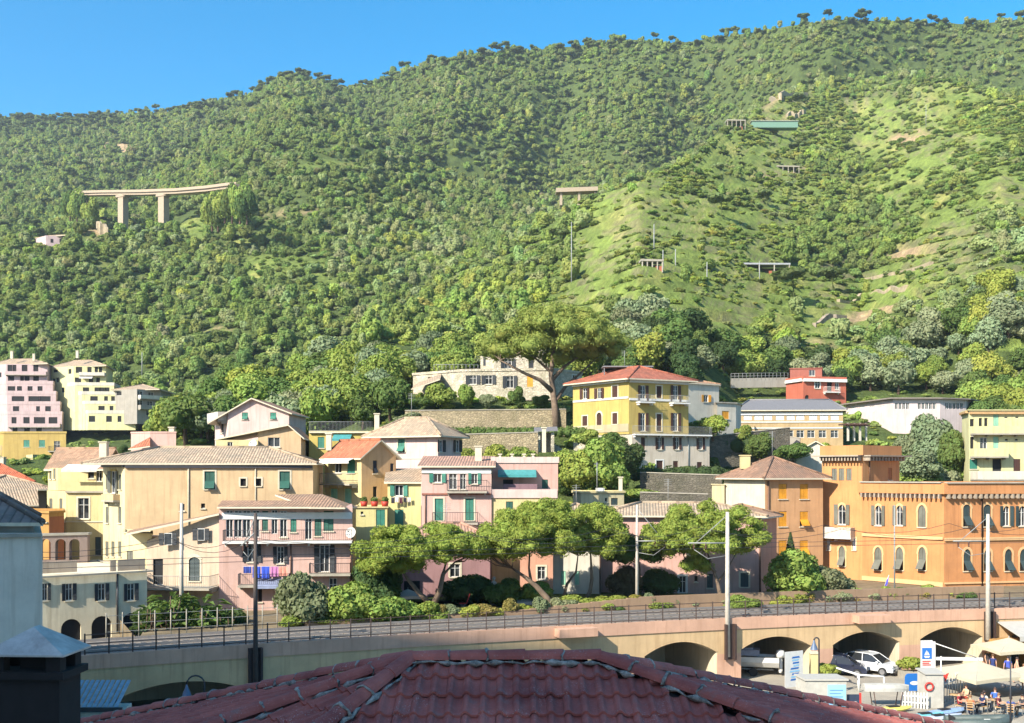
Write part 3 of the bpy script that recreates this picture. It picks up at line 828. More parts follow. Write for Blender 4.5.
PAL = {'dark': (.050, .080, .028), 'mid': (.082, .122, .038), 'lite': (.125, .172, .044), 'yell': (.180, .215, .048), 'oliv': (.150, .180, .100), 'grey': (.120, .142, .078)}
P_ = {k: np.array(v) for k, v in PAL.items()}
def tints(px, py, zn, n):
    base = np.zeros((n, 3)); r = rg.random(n)
    nz = fbm(px, py * 1.4, 60, 3, 21.0); w = np.zeros((n, 6))
    keys = ['dark', 'mid', 'lite', 'yell', 'oliv', 'grey']
    A = np.array([.32, .40, .16, .02, .04, .10]); B = np.array([.40, .26, .12, .03, .14, .08]); C = np.array([.14, .32, .30, .14, .06, .04]); LC = np.array([.08, .26, .36, .22, .05, .03]); OL = np.array([.08, .16, .1, .02, .56, .08])
    for z, arr in ((2, A), (1, B), (0, C)): w[zn == z] = arr
    w[(zn == 0) & (px < 480)] = LC
    ol = (zn == 0) & (px > 780) & (ell(px, py, 930, 340, 150, 60, -.25) > .25); w[ol] = OL
    ol = (zn == 0) & (ell(px, py, 985, 245, 60, 50, 0) > .25); w[ol] = OL
    ol = (zn == 1) & (ell(px, py, 400, 265, 80, 60, .2) > .25); w[ol] = OL * .6 + B * .4
    dk = (zn == 0) & (ell(px, py, 850, 240, 80, 48, -.3) > .2); w[dk] = np.array([.3, .5, .2, 0, 0, 0])
    w = w * np.exp(np.stack([-nz, 0 * nz, nz * 1.2, nz * 1.5, 0 * nz, -nz * .3], 1)); w /= w.sum(1, keepdims=True)
    cum = np.cumsum(w, 1); k = (r[:, None] > cum).sum(1).clip(0, 5)
    base = np.array([P_[q] for q in keys])[k]
    base = base * .6 + np.array([.108, .146, .047]) * .4
    return base * np.array([2.2, 2.05, 1.9]) * (.92 + .16 * rg.random((n, 1))) * (1 + .06 * rg.normal(size=(n, 3))).clip(.8, 1.2)
# woods
dens = np.where(znc == 2, .078, np.where(znc == 1, .09, .085)) * np.clip(1 - np.clip(opc, 0, 1) * 2.2, .02, 1) * (1 - soilc) * (Yc > 128) * ((znc != 0) | (pyc < 352))
X, Y, Z, px, py, r_, c_ = scatter(dens); n = len(X); zn = znc[r_, c_]
s = np.where(zn == 2, 4.9, np.where(zn == 1, 4.6, 4.2)) * (.45 + 1.0 * rg.random(n) ** 1.9) * np.clip(Y / 260, .6, 1.0)
sc3 = np.stack([s, s, s * (.78 + .4 * rg.random(n))], 1); rot = np.stack([rg.normal(size=n) * .08, rg.normal(size=n) * .08, rg.random(n) * 6.28], 1)
stuff_forest('mixed_woodland', 'dense mixed green woodland covering the steep hills behind the town', 'woodland', PR_ROUND, np.stack([X, Y, Z - s * .12], 1), sc3, rot, tints(px, py, zn, n))
N_WOOD = n
# low scrub on the open slopes
dens = np.where(znc == 0, .20, np.where(znc == 1, .09, .012)) * np.clip(.3 + np.clip(opc, 0, 1) * .9, 0, 1) * np.clip(1.0 - soilc * 1.0, 0, 1) * np.clip(190 / Yc, .3, 1) * (Yc > 112)
frc = fr[:-1, :-1]; dens = dens * np.where(terr[:-1, :-1] > .5, np.where((frc > .60) & (frc < .98), 2.7, .45) * np.clip(.75 + 2.6 * fbm(pxc, pyc * 1.7, 26, 3, 41.0), .15, 2.2), 1)
dens = np.where((znc == 0) & (pyc > 345) & (Yc > 116), .16, dens)
KEEP = []
X, Y, Z, px, py, r_, c_ = scatter(dens); n = len(X); zn = znc[r_, c_]
s = (1.0 + 2.4 * rg.random(n) ** 2.4) * np.clip(Y / 280, .75, 1.5); rot = np.stack([rg.normal(size=n) * .1, rg.normal(size=n) * .1, rg.random(n) * 6.28], 1)
tt = tints(px, py, zn, n) * np.array([1.0, 1.02, .95]) * np.where(terr[r_, c_] > .5, .82, 1.05)[:, None]
stuff_forest('hillside_scrub', 'low yellow green scrub and vines on the open terraced slopes', 'scrub', PR_BUSH, np.stack([X, Y, Z - .1 * s], 1), np.stack([s * 1.2, s, s * (.6 + .6 * rg.random(n))], 1), rot, tt)
N_SCRUB = n
# pines along the crest
dens = np.zeros_like(area); rr = np.arange(area.shape[0])[:, None] * np.ones_like(area); last = rr > (area.shape[0] - 22)
dens[last] = .007; dens += (znc == 2) * .001 + (znc == 0) * .00025 * (Yc > 220)
X, Y, Z, px, py, r_, c_ = scatter(dens); n = len(X); s = 7 + 5 * rg.random(n)
stuff_forest('crest_pines', 'scattered thin umbrella pines along the crest of the hills', 'pines', PR_PINE, np.stack([X, Y, Z - .3], 1), np.stack([s * .9, s * .9, s * .85], 1), np.stack([rg.normal(size=n) * .05, rg.normal(size=n) * .05, rg.random(n) * 6.28], 1),
             np.array([[.11, .145, .055]]) * (.7 + .6 * rg.random((n, 1))))
print('WOOD', N_WOOD, 'SCRUB', N_SCRUB, 'PINES', n)
# ------------------------------------------------------------------ buildings of the town
CREAM = plaster(246, 228, 172, .72); CREAM2 = plaster(248, 232, 186, .72); PEACH = plaster(240, 208, 166, .7); TANW = plaster(236, 204, 160, .8)
PINK = plaster(242, 202, 188, .72); PINK2 = plaster(240, 194, 180, .72); PALEPINK = plaster(246, 218, 208, .76); YELL = plaster(246, 222, 130, .6); LEMON = plaster(248, 236, 168, .7)
ORANGE = plaster(234, 164, 108, .74); OCHRE = plaster(232, 180, 132, .76); REDW = plaster(222, 126, 100, .72); WHITEW = plaster(242, 234, 216, .76); GREYW = plaster(206, 198, 184, .6)
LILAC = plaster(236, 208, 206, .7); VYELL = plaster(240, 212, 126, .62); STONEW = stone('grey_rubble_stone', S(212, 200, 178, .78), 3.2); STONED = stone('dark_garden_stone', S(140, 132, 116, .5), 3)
PALEGREEN = plaster(246, 240, 184, .74); SALMON = plaster(240, 182, 154, .74)
AWN_TEAL = plain('teal_awning_cloth', S(70, 150, 150, .8), .8); AWN_WHITE = plain('white_awning_cloth', S(235, 230, 220, .8), .8); ORB = plaster(230, 176, 104, .62)
SOLARG = plain('grey_sheet_roof', S(130, 128, 130, .7), .7, var=.12)

def quadback(d, a=0.0): return (d * math.sin(a), d * math.cos(a))

# --- three apartment blocks far left, stepping down the slope
def stepped(name, label, levels, wall, rowpy, winpx, Y, mat, rise):
    """levels: (x_left, x_corner, x_right, top_py, base_py, forward)"""
    hs = []
    for k, (xl, xc, xr, tp, bp, fw) in enumerate(levels):
        h = House(name, label, 'building', [(xl, Y + 6 - fw), (xc, Y - fw), (xr, Y + 1 - fw)], (2, 11 + fw), ZZ(tp, Y - fw), ZZ(bp, Y - fw), wall)
        if hs: # later tiers are parts of the first
            bpy.data.objects.remove(h.root); h.root = hs[0].root; h.wname = 'terrace_storey'
        hs.append(h)
    return hs
Y = 300
h3 = stepped('apartment_building', 'tall pink apartment building stepping down in terraces, far left below the woods',
             [(-14, 6, 47.5, 364, 440, 0), (-13.5, 6.4, 53, 384, 440, .8), (-13, 6.8, 56, 394, 440, 1.6), (-12.5, 7.2, 60, 404.5, 440, 2.4), (-12, 7.6, 62, 414.5, 440, 3.2)], LILAC, None, None, Y, T_TAN, 2)
a, b_, c_, d_, e_ = h3
for x, w in ((10, 4), (14.5, 3), (24.6, 4.5), (35.8, 4)): a.win(1, x, 368.2, w * 1.25, 6.7, kind='dark', sill=False)
for x, w in ((11, 5), (22, 3), (27, 4), (36, 4.5)): a.win(1, x, 379, w * 1.25, 6.2, kind='dark', sill=False)
for x in (-6, 0): a.grid(0, (x,), 375, 3, 5, kind='dark', sill=False); a.grid(0, (x,), 396, 3, 5, kind='dark', sill=False); a.grid(0, (x,), 416, 3, 5, kind='dark', sill=False)
for x, w in ((11.5, 6), (19.5, 4), (30, 4), (40, 4)): b_.win(1, x, 389, w * 1.25, 5.6, kind='dark', sill=False)
for x, w in ((18, 10), (34, 9), (45, 9)): c_.win(1, x, 399, w * 1.25, 5.6, kind='dark', sill=False)
for x, w in ((16, 5), (38, 3), (48, 4.5)): d_.win(1, x, 409, w * 1.25, 5.6, kind='dark', sill=False)
for x, w in ((14, 4), (26.5, 5), (39.5, 9), (53, 7)): e_.win(1, x, 420.5, w * 1.25, 6.7, kind='dark', sill=False)
for x, w in ((15, 4), (27, 4.5), (39, 4.5)): e_.win(1, x, 431, w * 1.25, 7.3, kind='dark', sill=False)
for q in h3: q.finish()
a.balcony(1, 6.5, 47.3, 375, 1.2, .9, solid=LILAC); a.hip(2.2, .8, T_BEI, quad=[a.P[0], a.P[2] + Vector((0, -1.0)), a.P[3], a.P[4]])
for q, x0, x1, y in ((b_, 8.5, 52.5, 385), (c_, 10.5, 55.5, 395), (d_, 11.5, 59.5, 405.5), (e_, 20.5, 61.5, 416)): q.flat(par=.9, over=.06)
e_.balcony(1, 9, 61, 427, 1.0, .9, solid=LILAC)
a.awning(1, 22, 37, 408, 2.0, .7, AWN_WHITE)
a.chimney(12, 356.5, 303, .7, 1.4); a.chimney(34, 358.5, 303, .6, 1.2)

h3 = stepped('apartment_building', 'pale yellow apartment building with terraces stepping to the right, beside the pink block',
             [(51, 74, 106, 366, 430, 0), (62, 75, 114, 385.5, 430, 1.6), (70, 82, 121, 394.5, 430, 3.2), (76, 85, 128.5, 404, 430, 4.8), (80, 88, 135.5, 413.5, 430, 6.4)], PALEGREEN, None, None, Y, T_TAN, 2)
a, b_, c_, d_, e_ = h3
for x, w in ((79, 5), (89.5, 3.4), (96.3, 2.6), (100.5, 2.6)): a.win(1, x, 370, w * 1.25, 6.2, kind='dark', sill=False)
for x, w in ((78, 5), (91, 3.4), (98, 3)): a.win(1, x, 380.4, w * 1.25, 5.6, kind='dark', sill=False)
for x in (55.5, ): a.win(0, x, 371, 4.5, 3, kind='dark', sill=False)
for x, y in ((54, 381), (57.5, 380), (63, 390), (70, 371.5)): a.win(0, x, y, 3, 5, kind='dark', sill=False)
for x, w in ((86, 5), (97, 4), (102, 5), (107, 4)): b_.win(1, x, 390, w * 1.25, 5.2, kind='dark', sill=False)
for x, w in ((94, 6), (106, 3), (113, 3)): c_.win(1, x, 399, w * 1.25, 5.6, kind='dark', sill=False)
for x, w in ((101.5, 5), (111.5, 3), (120.5, 3)): d_.win(1, x, 408.7, w * 1.25, 5.6, kind='dark', sill=False)
for x, w in ((92, 5), (109, 4.5), (119.5, 3)): e_.win(1, x, 419, w * 1.25, 6.2, kind='dark', sill=False)
for q in h3: q.finish()
a.balcony(1, 80, 105.5, 375.5, 1.2, .8, solid=WHITEW); a.hip(2.4, .8, T_BEI, quad=[a.P[0], a.P[2] + Vector((0, -1)), a.P[3], a.P[4]])
for q in (b_, c_, d_, e_): q.flat(par=.9, over=.06, pmat=WHITEW)
a.awning(1, 81, 94, 376.2, 2.2, .6, AWN_WHITE); a.chimney(77.5, 356, 303, .7, 1.4)

h = House('apartment_building', 'small grey brown house with hip roof right of the yellow terraced apartment building', 'house', [(115, 296), (137, 292), (161, 297)], (3, 12), ZZ(390, 295), ZZ(424, 293), GREYW)
for x, y in ((140, 394), (151, 395), (140, 403), (150, 404), (149, 413)): h.win(1, x, y, 5.5, 5.5, kind='glass', sill=False)
h.win(0, 119, 393.5, 5, 4, kind='dark', sill=False)
h.finish(); h.balcony(1, 138, 160, 399, 1.5, .9, solid=WHITEW); h.balcony(1, 138, 160, 409, 1.5, .9, solid=GREYW); h.hip(2, .9, T_BEI, quad=[h.P[0], h.P[2] + Vector((0, -3)), h.P[3], h.P[4]])

# --- roofs and small houses behind the left side
h = House('town_house', 'low mustard house with flat roof and two green shutters under the pink apartments', 'house', [(-20, 212), (4, 208), (66, 208)], (0, 10), ZZ(433.5, 208), 8, plaster(232, 200, 120, .6))
for x in (26.5, 42): h.win(1, x, 443.5, 6, 7, kind='shut', sh=SH_TEAL)
h.win(1, 57, 446, 6, 10, kind='glass'); h.finish(); h.flat(par=.4); h.balcony(1, 50, 61, 451, 1, .9)
h = House('town_house', 'house with orange tile gable roof at the left edge of the photo', 'house', [(-30, 150), (27, 150)], (0, 9), ZZ(470, 150), 5, plaster(220, 130, 80, .6)); h.finish(); h.hip(1.9, .5, T_OR)
h = House('town_house', 'house with broad darker orange roof in front of the orange gabled one', 'house', [(-30, 135), (31, 135)], (0, 9), ZZ(482, 135), 5, PEACH); h.finish(); h.hip(2.2, .5, tiles(196, 104, 70)); h.chimney(2, 464, 139, .7, .8)
h = House('town_house', 'house with wide beige roof and shaded eaves left of the cream balcony house', 'house', [(-24, 118), (46, 122)], (-2, 9), ZZ(490, 118), 4, plaster(150, 130, 116, .6)); h.finish(); h.hip(1.5, .9, T_BEI)
h = House('town_house', 'small cream house with narrow windows and roof terrace behind the beige roofs', 'house', [(27, 160), (33, 156), (47, 160)], (1, 7), ZZ(458, 156), 6, CREAM)
h.grid(1, (36.5, 43), 466, 2.2, 7, kind='shut', sh=SH_GREY); h.win(0, 30, 466, 2, 6, kind='shut', sh=SH_GREY); h.finish(); h.flat(par=.5)
h = House('town_house', 'pale roofed shed like house between the slate roof and the orange block', 'house', [(-16, 101), (34, 103)], (0, 6), ZZ(505, 101), 4, ORB); h.finish(); h.shed(1.3, .4, T_BEI)
h = House('town_house', 'bright orange and brick red block in front of the cream balcony house', 'house', [(20, 97), (49, 95), (64, 97)], (0, 5), ZZ(513, 96), 4, ORB)
h.finish(); h.slabline(0, 21, 48.5, 521.5, .1, .2); b = MB()
b.fr(h.pt(1, .03, h.z0, .012), h.ax(1)[0] * ((h.P[2] - h.P[1]).length - .06), h.ax(1)[1] * .02, (0, 0, h.z1 - h.z0 - .3)); b.build('red_rendered_side', plaster(206, 130, 96, .6), h.root); h.flat(par=.2, pmat=ORB)

# --- cream balcony house
Y = 103
h = House('town_house', 'cream house with roof terrace and striped awning, left of the blank tan wall', 'house', [(47, 106), (66, Y), (104, Y)], (2, 9), ZZ(491, Y), 4, CREAM)
h.win(1, 83.5, 508.5, 11, 21, kind='glass', sur=TRIM); h.win(1, 98, 546, 6, 18, kind='shut', sh=SH_SLATE)
h.grid(0, (51, 61), 508, 3, 19, kind='shut', sh=SH_GREY); h.finish()
h.slabline(1, 66.3, 103.5, 521, .12, .08); h.slabline(0, 47.3, 65.7, 521, .12, .08)
t = House('x', 'x', 'x', [(48, 106.5), (58, 105.0), (104, 105.0)], (2, 8), ZZ(468, 105), ZZ(490.5, 104), CREAM); bpy.data.objects.remove(t.root); t.root = h.root; t.wname = 'top_storey'
t.win(1, 91, 474, 6, 9, kind='dark'); t.win(1, 99, 475, 6, 13, kind='glass'); t.grid(0, (50.5, 54.5), 473, 2.2, 12, kind='shut', sh=SH_GREY); g = t.gable(2.1, .35, T_TAN, axis=0, quad=[t.P[0], t.P[2] + Vector((0, -.6)), t.P[3], t.P[4]]); t.finish(); h.roof = t.roof
h.balcony(1, 66.2, 103.8, 491, .25, .85, solid=CREAM); h.awning(1, 68, 103, 464.5, 1.6, .5, plain('striped_awning_cloth', S(222, 216, 204, .7), .8))
h.chimney(104, 452, 106, .7, .9, TRIM)

# --- big house with the blank tan wall
h = House('town_house', 'large house with blank tan side wall, two green shutters and long beige roof', 'house', [(103, 97.5), (125, 94), (313, 96)], (1, 9), ZZ(463.5, 94), 4, TANW)
b = House('x', 'x', 'x', [(103, 97.5), (125, 94)], (.1, 9), 1, 0, CREAM2); bpy.data.objects.remove(b.root)
h.win(1, 209.7, 480.3, 10.5, 18, kind='tilt', sh=SH_GREEN, sur=TRIM); h.win(1, 284.7, 480.3, 10.5, 18, kind='tilt', sh=SH_GREEN, sur=TRIM)
h.grid(1, (243.2, 258.5), 482.3, 5.5, 7.5, kind='dark', sur=TRIM); h.win(1, 182, 507.5, 5, 7, kind='dark'); h.win(1, 203, 506, 4, 5, kind='dark')
h.grid(0, (107.3, 119.8), 482, 3, 15, kind='shut', sh=SH_GREY); h.win(0, 113.5, 482, 4.5, 22, kind='open', sh=SH_GREY, sur=YELL)
h.grid(0, (107.3, 119.8), 515, 3, 16, kind='shut', sh=SH_GREY); h.grid(0, (107, 113, 119.8), 549, 3, 15, kind='shut', sh=SH_GREY)
wo = h.finish(); wo.data.materials.append(CREAM2)
for p in wo.data.polygons:
    n_ = p.normal
    if abs(n_.z) < .1 and n_.x < -.3 and p.center.x + h.root.location.x < h.P[1].x - .02: p.material_index = 1
h.balcony(0, 108, 120, 500, .6, .5, solid=TANW); h.hip(1.5, .45, T_BEI, quad=[h.P[0], h.P[1], h.P[2], h.P[3] + Vector((0, 0))] if False else [Vector((h.P[0].x, h.P[1].y)), h.P[2], h.P[3], h.P[4]])
h.pipe(1, 188.5, 466, 540, .05, TRIM); h.pipe(1, 255.5, 466, 540, .04, TRIM)
h.slabline(1, 125.3, 312.5, 465.5, .22, .2, IRON, 'gutter'); h.slabline(0, 103.3, 124.7, 465, .2, .2, IRON, 'gutter')
# --- little pink stair house and its red roof
h = House('town_house', 'small blank pink stair tower with a red lean-to roof rising behind the long beige roof', 'house', [(131, 109), (150, 108), (176, 108)], (0, 3), ZZ(433, 108), 10, PINK); h.finish(); h.flat(par=.15, over=.05)
b = MB(); q = [W(128, 449, 106), W(150, 446, 106), W(150, 437, 108), W(134, 446, 108)]; add_roof('lean_to_roof', [tuple(q)], [T_OR, TRIM], h.root, t=.1)
h.chimney(172, 433, 110, .5, .5)

# --- pale pink gabled house and peach house
h = House('town_house', 'pale pink gabled house with two teal shutters, against the bright green trees', 'house', [(215, 125), (228, 120), (289, 120)], (2, 8), ZZ(412, 120), 8, PALEPINK)
h.grid(1, (245, 273.2), 414, 6, 11, kind='tilt', sh=SH_TEAL)
h.win(0, 223, 412, 3, 12, kind='dark'); h.win(0, 222, 428, 3, 10, kind='dark')
B4 = [h.P[0], h.P[1], h.P[2], h.P[4]]; Q4 = [Vector((h.P[1].x - .0, h.P[1].y)), h.P[2], h.P[3], Vector((h.P[1].x + .6, h.P[4].y))]
z = h.z1; L0, R0_ = h.P[1], h.P[2]; m_ = L0.lerp(R0_, .4); 
pk = ZZ(398, 120); bk = Vector(h.P[3] - h.P[2])
g = [[(L0.x, L0.y, z), (R0_.x, R0_.y, z), (m_.x, m_.y, pk - .15)]]
h.finish(gables=g)
lx = L0 + (L0 - R0_).normalized() * 2.1
def v3(p, zz): return Vector((p.x, p.y, zz))
f0 = Vector((0, -.5)); slope = (pk - z) / (m_ - L0).length
f1 = [v3(lx + f0, pk - slope * (m_ - lx).length), v3(m_ + f0, pk), v3(m_ + bk, pk), v3(lx + bk, pk - slope * (m_ - lx).length)]
rx = R0_ + (R0_ - L0).normalized() * .4; sl2 = (pk - z) / (R0_ - m_).length
f2 = [v3(rx + bk, pk - sl2 * (rx - m_).length), v3(m_ + bk, pk), v3(m_ + f0, pk), v3(rx + f0, pk - sl2 * (rx - m_).length)]
h.roof = add_roof('roof', [[f1[3], f1[0], f1[1], f1[2]], [f2[3], f2[0], f2[1], f2[2]]], [T_BROWN, TRIM], h.root)
h.balcony(0, 216, 227, 421, 1.0, .9, solid=WHITEW)

h = House('town_house', 'peach house with brown gable roof and one dark window, behind the long beige roof', 'house', [(258, 110), (301, 110)], (1, 8), ZZ(437, 110), 8, PEACH)
h.win(0, 274, 442, 12, 10, kind='glass'); z = h.z1
m_ = h.P[0].lerp(h.P[1], .72); pk = ZZ(424.5, 110); bk = h.P[2] - h.P[1]; L0, R0_ = h.P[0], h.P[1]
lft = Vector(XY(216, 110)); zl = ZZ(439, 110)
b = MB(); 
h.finish(gables=[[(L0.x, L0.y, z), (R0_.x, R0_.y, z), (R0_.x, R0_.y, z + .05), (m_.x, m_.y, pk - .12), (L0.x, L0.y, pk - .12 - (pk - zl) * (m_ - L0).length / (m_ - lft).length)]])
f1 = [v3(lft + f0, zl), v3(m_ + f0, pk), v3(m_ + bk, pk), v3(lft + bk, zl)]; rx = R0_ + Vector((.4, 0)); zr = pk - (pk - z) * 1.1
f2 = [v3(m_ + f0, pk), v3(rx + f0, zr), v3(rx + bk, zr), v3(m_ + bk, pk)]
h.roof = add_roof('roof', [[f1[3], f1[0], f1[1], f1[2]], [f2[1], f2[2], f2[3], f2[0]]], [T_BROWN, TRIM], h.root)
h = House('town_house', 'cream annex wall with a satellite dish below the peach house roof', 'house', [(216, 109), (258, 109)], (0, 4), ZZ(440, 109), 8, CREAM); h.win(0, 230, 446, 5, 8, kind='glass'); h.finish()
def dish(label, px, py, Y, r):
    t = thing('satellite_dish', label, 'satellite dish', W(px, py, Y)); b = MB(); p = W(px, py, Y); d = Vector((-.35, -.9, .3)).normalized(); u = d.cross(Vector((0, 0, 1))).normalized(); w = u.cross(d)
    prev = None
    for k in range(5):
        rr = r * k / 4; ring = [p + d * (rr * rr / r * .35) + (u * math.cos(a * math.pi / 8) + w * math.sin(a * math.pi / 8)) * rr for a in range(16)]
        if prev:
            for a in range(16): b.poly([prev[a], prev[(a + 1) % 16], ring[(a + 1) % 16], ring[a]], smooth=True)
        prev = ring
    b.build('reflector', WHITE, t); b = MB(); b.tube([p, p - d * .25 + Vector((0, .1, -.1)), p + Vector((0, .35, -.5))], .03, 6); b.tube([p - Vector((0, 0, r)) + d * .1, p + d * r * 1.1], .012, 5); b.box(tuple(p + d * r * 1.15), (.07, .07, .1)); b.build('mount', IRON, t)
dish('white satellite dish on the cream annex wall below the peach house', 253.5, 444.5, 108.5, .45)
dish('white satellite dish at the right corner of the pink seafront house', 351.5, 533, 83.3, .42)

h = House('town_house', 'low yellow house with teal shutter and a planted roof terrace above the orange roofed house', 'house', [(309, 114), (373, 114)], (0, 5), ZZ(431, 114), 8, YELL)
h.win(0, 321, 442.5, 6.5, 11, kind='shut', sh=SH_TEAL); h.win(0, 345, 443, 8, 10, kind='glass'); h.finish(); h.awning(0, 334, 352, 434.5, 1.2, .5, AWN_TEAL); h.balcony(0, 309.4, 372.6, 431.5, .3, 1.0, slab=TRIM, railmat=GREYRAIL)

# --- orange-roofed house
Y = 101
h = House('town_house', 'tall cream and peach house with bright orange gable roof in the middle of the town', 'house', [(325, 102.5), (361.5, 99), (396, 101)], (0, 0), ZZ(455.5, 99), 4, CREAM)
v = (h.P[2] - h.P[1]); h.P[3] = h.P[2] + (h.P[0] - h.P[1]); h.P[4] = h.P[0] + Vector((.001, .001)); h.P = h.P[:4]; h.nf = 2
h.win(0, 338, 466, 7, 14, kind='glass'); h.win(0, 351, 466, 8, 14, kind='shut', sh=SH_TEAL); h.grid(0, (334, 348), 496, 7, 15, kind='shut', sh=SH_MINT)
h.win(1, 375, 467, 4, 13, kind='tilt', sh=SH_DARK); h.win(1, 392, 468, 3.5, 9, kind='shut', sh=SH_DARK); h.win(1, 375, 492, 4, 11, kind='dark')
g = h.gable(ZZ(437, 101.5) - ZZ(455.5, 101.5), .35, T_OR, axis=0, quad=[h.P[0], h.P[1], h.P[2], h.P[3]])
wo = h.finish(gables=g); wo.data.materials.append(plaster(234, 192, 144, .74))
for p in wo.data.polygons:
    if abs(p.normal.z) < .1 and p.normal.x > .2: p.material_index = 1
h.balcony(0, 328, 358, 483.5, 1.0, .95, railmat=GREYRAIL); h.awning(0, 328, 357, 457.5, 1.0, .35, AWN_WHITE); h.chimney(329, 444, 103, .5, .9)

# --- yellow house, its terrace, pink terrace houses
Y = 95
h = House('town_house', 'lemon yellow house with teal shutters and laundry below its window, in mid town', 'house', [(387.5, 96), (421, 95.6)], (0, 6), ZZ(482, 96), 4, LEMON)
h.win(0, 399, 490.5, 8.5, 11, kind='open', sh=SH_TEAL); h.win(0, 399, 518, 9, 17, kind='shut', sh=SH_TEAL); h.finish(gables=h.shed(1.1, .3, T_BEI))
def laundry(label, px0, px1, py, Y, cols_, hts, out=.0):
    a, c = W(px0, py, Y), W(px1, py, Y); t = thing('laundry_line', label, 'laundry', a); b = MB(); b.tube([a, c], .012, 4); b.build('line', WHITE, t); n = len(cols_)
    for k, (cl, ht) in enumerate(zip(cols_, hts)):
        p, q = a.lerp(c, (k + .06) / n), a.lerp(c, (k + .94) / n); b = MB(); nx, nz = 6, 4; P = []
        for j in range(nz + 1):
            for i in range(nx + 1):
                x = p.lerp(q, i / nx); P.append(Vector((x.x, x.y - .03 + .04 * math.sin(i * 2.1 + k) * (j / nz + .3), x.z - ht * j / nz)))
        for j in range(nz):
            for i in range(nx): b.poly([P[j * 7 + i], P[j * 7 + 7 + i], P[j * 7 + 8 + i], P[j * 7 + i + 1]])
        o = b.build('garment', plain('cloth_%d_%d_%d' % cl, S(*cl, .8), .9), t)
laundry('dark and white laundry hanging under the yellow house window', 391, 411, 497.5, 95.4, [(60, 60, 70), (225, 220, 220), (110, 60, 70), (50, 50, 60), (220, 210, 200)], [.5, .4, .5, .4, .4])
h = House('town_house', 'yellow terrace block with two teal shutters and red flower tubs on its parapet', 'house', [(356, 94), (387.2, 94.3)], (0, 5), ZZ(508, 94), 4, LEMON)
h.win(0, 380.5, 518, 9, 17, kind='shut', sh=SH_TEAL); h.win(0, 362, 513, 2.5, 3, kind='dark'); h.finish(); h.flat(par=.12, over=.12, pmat=CREAM)
for k, x in enumerate((364, 374.5, 385)):
    p = W(x, 506.6, 94.5); t = thing('flower_tub', ['left', 'middle', 'right'][k] + ' of the three red flower tubs on the yellow terrace', 'flower tub', p, 'flower tubs on the yellow terrace'); b = MB(); b.lathe(p, [(.0, 0), (.25, 0), (.33, .45), (.29, .45), (.27, .38), (0, .38)], 10)
    b.build('tub', plain('red_plastic', S(190, 60, 40, .8), .6), t); o = link('plant', crown_mesh('tub_plant', [((0, 0, .55), .28)], 60, .2, k, LEAF), t); o.color = (.12, .16, .05, 1)
h = House('town_house', 'pink house with glazed upper balcony and two tall teal shutters in mid town', 'house', [(421.5, 95), (491.5, 95)], (0, 8), ZZ(466, 95), 4, PINK)
h.win(0, 437.5, 478, 8, 9, kind='open', sh=SH_TEAL); h.win(0, 453, 481, 8, 17, kind='glass'); h.win(0, 463, 481, 6, 17, kind='glass'); h.win(0, 474.5, 478.5, 6, 11, kind='open', sh=SH_TEAL)
h.grid(0, (439, 469.5), 509.5, 8.5, 22, kind='shut', sh=SH_TEAL, sur=TRIM); h.finish(gables=h.shed(.9, .35, T_PINK))
h.balcony(0, 447, 487, 491.2, .6, .95); h.balcony(0, 433, 478, 522.5, 1.0, .9); h.slabline(0, 421.8, 491.2, 493.2, .14, .1, plain('brick_red_band', S(170, 110, 90, .6), .9)); h.pipe(0, 425.5, 494, 530); h.chimney(478.5, 457, 99, .6, .9)
h.slabline(0, 421.8, 491.2, 469.5, .35, .06, WHITE, 'eaves_band'); h.slabline(0, 421.8, 433, 473, .06, .06, TRIM)

h = House('town_house', 'pink terrace house with teal awning on its roof terrace, right of the glazed balcony house', 'house', [(492, 99), (558, 99)], (0, 5), ZZ(463, 99), 4, PINK2)
h.win(0, 545, 487, 6, 15, kind='shut', sh=SH_GREEN); h.win(0, 534.5, 491, 5, 9, kind='shut', sh=SH_MINT); h.win(0, 508, 487, 10, 15, kind='dark'); h.finish(); h.flat(par=.55, over=.1, pmat=PALEPINK); h.awning(0, 498, 536, 470, 1.6, .45, AWN_TEAL)
for x in (500, 512, 524, 533): h.chimney(x, 461, 99.2, .22, .55, TRIM)
h.chimney(544, 446, 100, .35, 1.6, TRIM)
h2 = House('town_house', 'cream lower house whose flat roof is a walled terrace, behind the middle pine', 'house', [(492, 95.2), (556, 95.2)], (0, 3.6), ZZ(498, 95.2), 4, CREAM)
h2.win(0, 509.5, 510, 7, 17, kind='shut', sh=SH_GREEN); h2.finish(); h2.flat(par=.75, over=.12, t=.12, pmat=PALEPINK)
b = MB(); p = W(503, 484, 96.5); b.fr(p, (3.0, 0, 0), (0, .15, 0), (0, 0, -1.2)); b.build('divider_wall', plaster(176, 140, 148, .6), h2.root)

# --- pink hip-roof house
h = House('town_house', 'pink house with broad beige hip roof below the stone garden walls', 'house', [(370, 113), (438, 109), (461, 114)], (0, 0), ZZ(436, 109), 8, PALEPINK)
h.P = [h.P[0], h.P[1], h.P[2], h.P[0] + (h.P[2] - h.P[1]) * 1.6]; h.P[2] = h.P[1] + (h.P[2] - h.P[1]) * 1.0; h.nf = 2; h.P[3] = h.P[0] + (h.P[2] - h.P[1])
h.win(0, 401.5, 445.5, 7, 13, kind='tilt', sh=SH_TEAL, sur=TRIM); h.grid(1, (440.8, 457.2), 446, 4, 12, kind='open', sh=SH_DARK); h.finish(); h.hip(2.0, .7, T_BEI, quad=list(h.P))
o_ = [q for q in h.root.children if q.name.startswith('wall')][0]
h.slabline(0, 371, 437.6, 458, .1, .05); h.chimney(377, 424, 115, .5, 1.0)

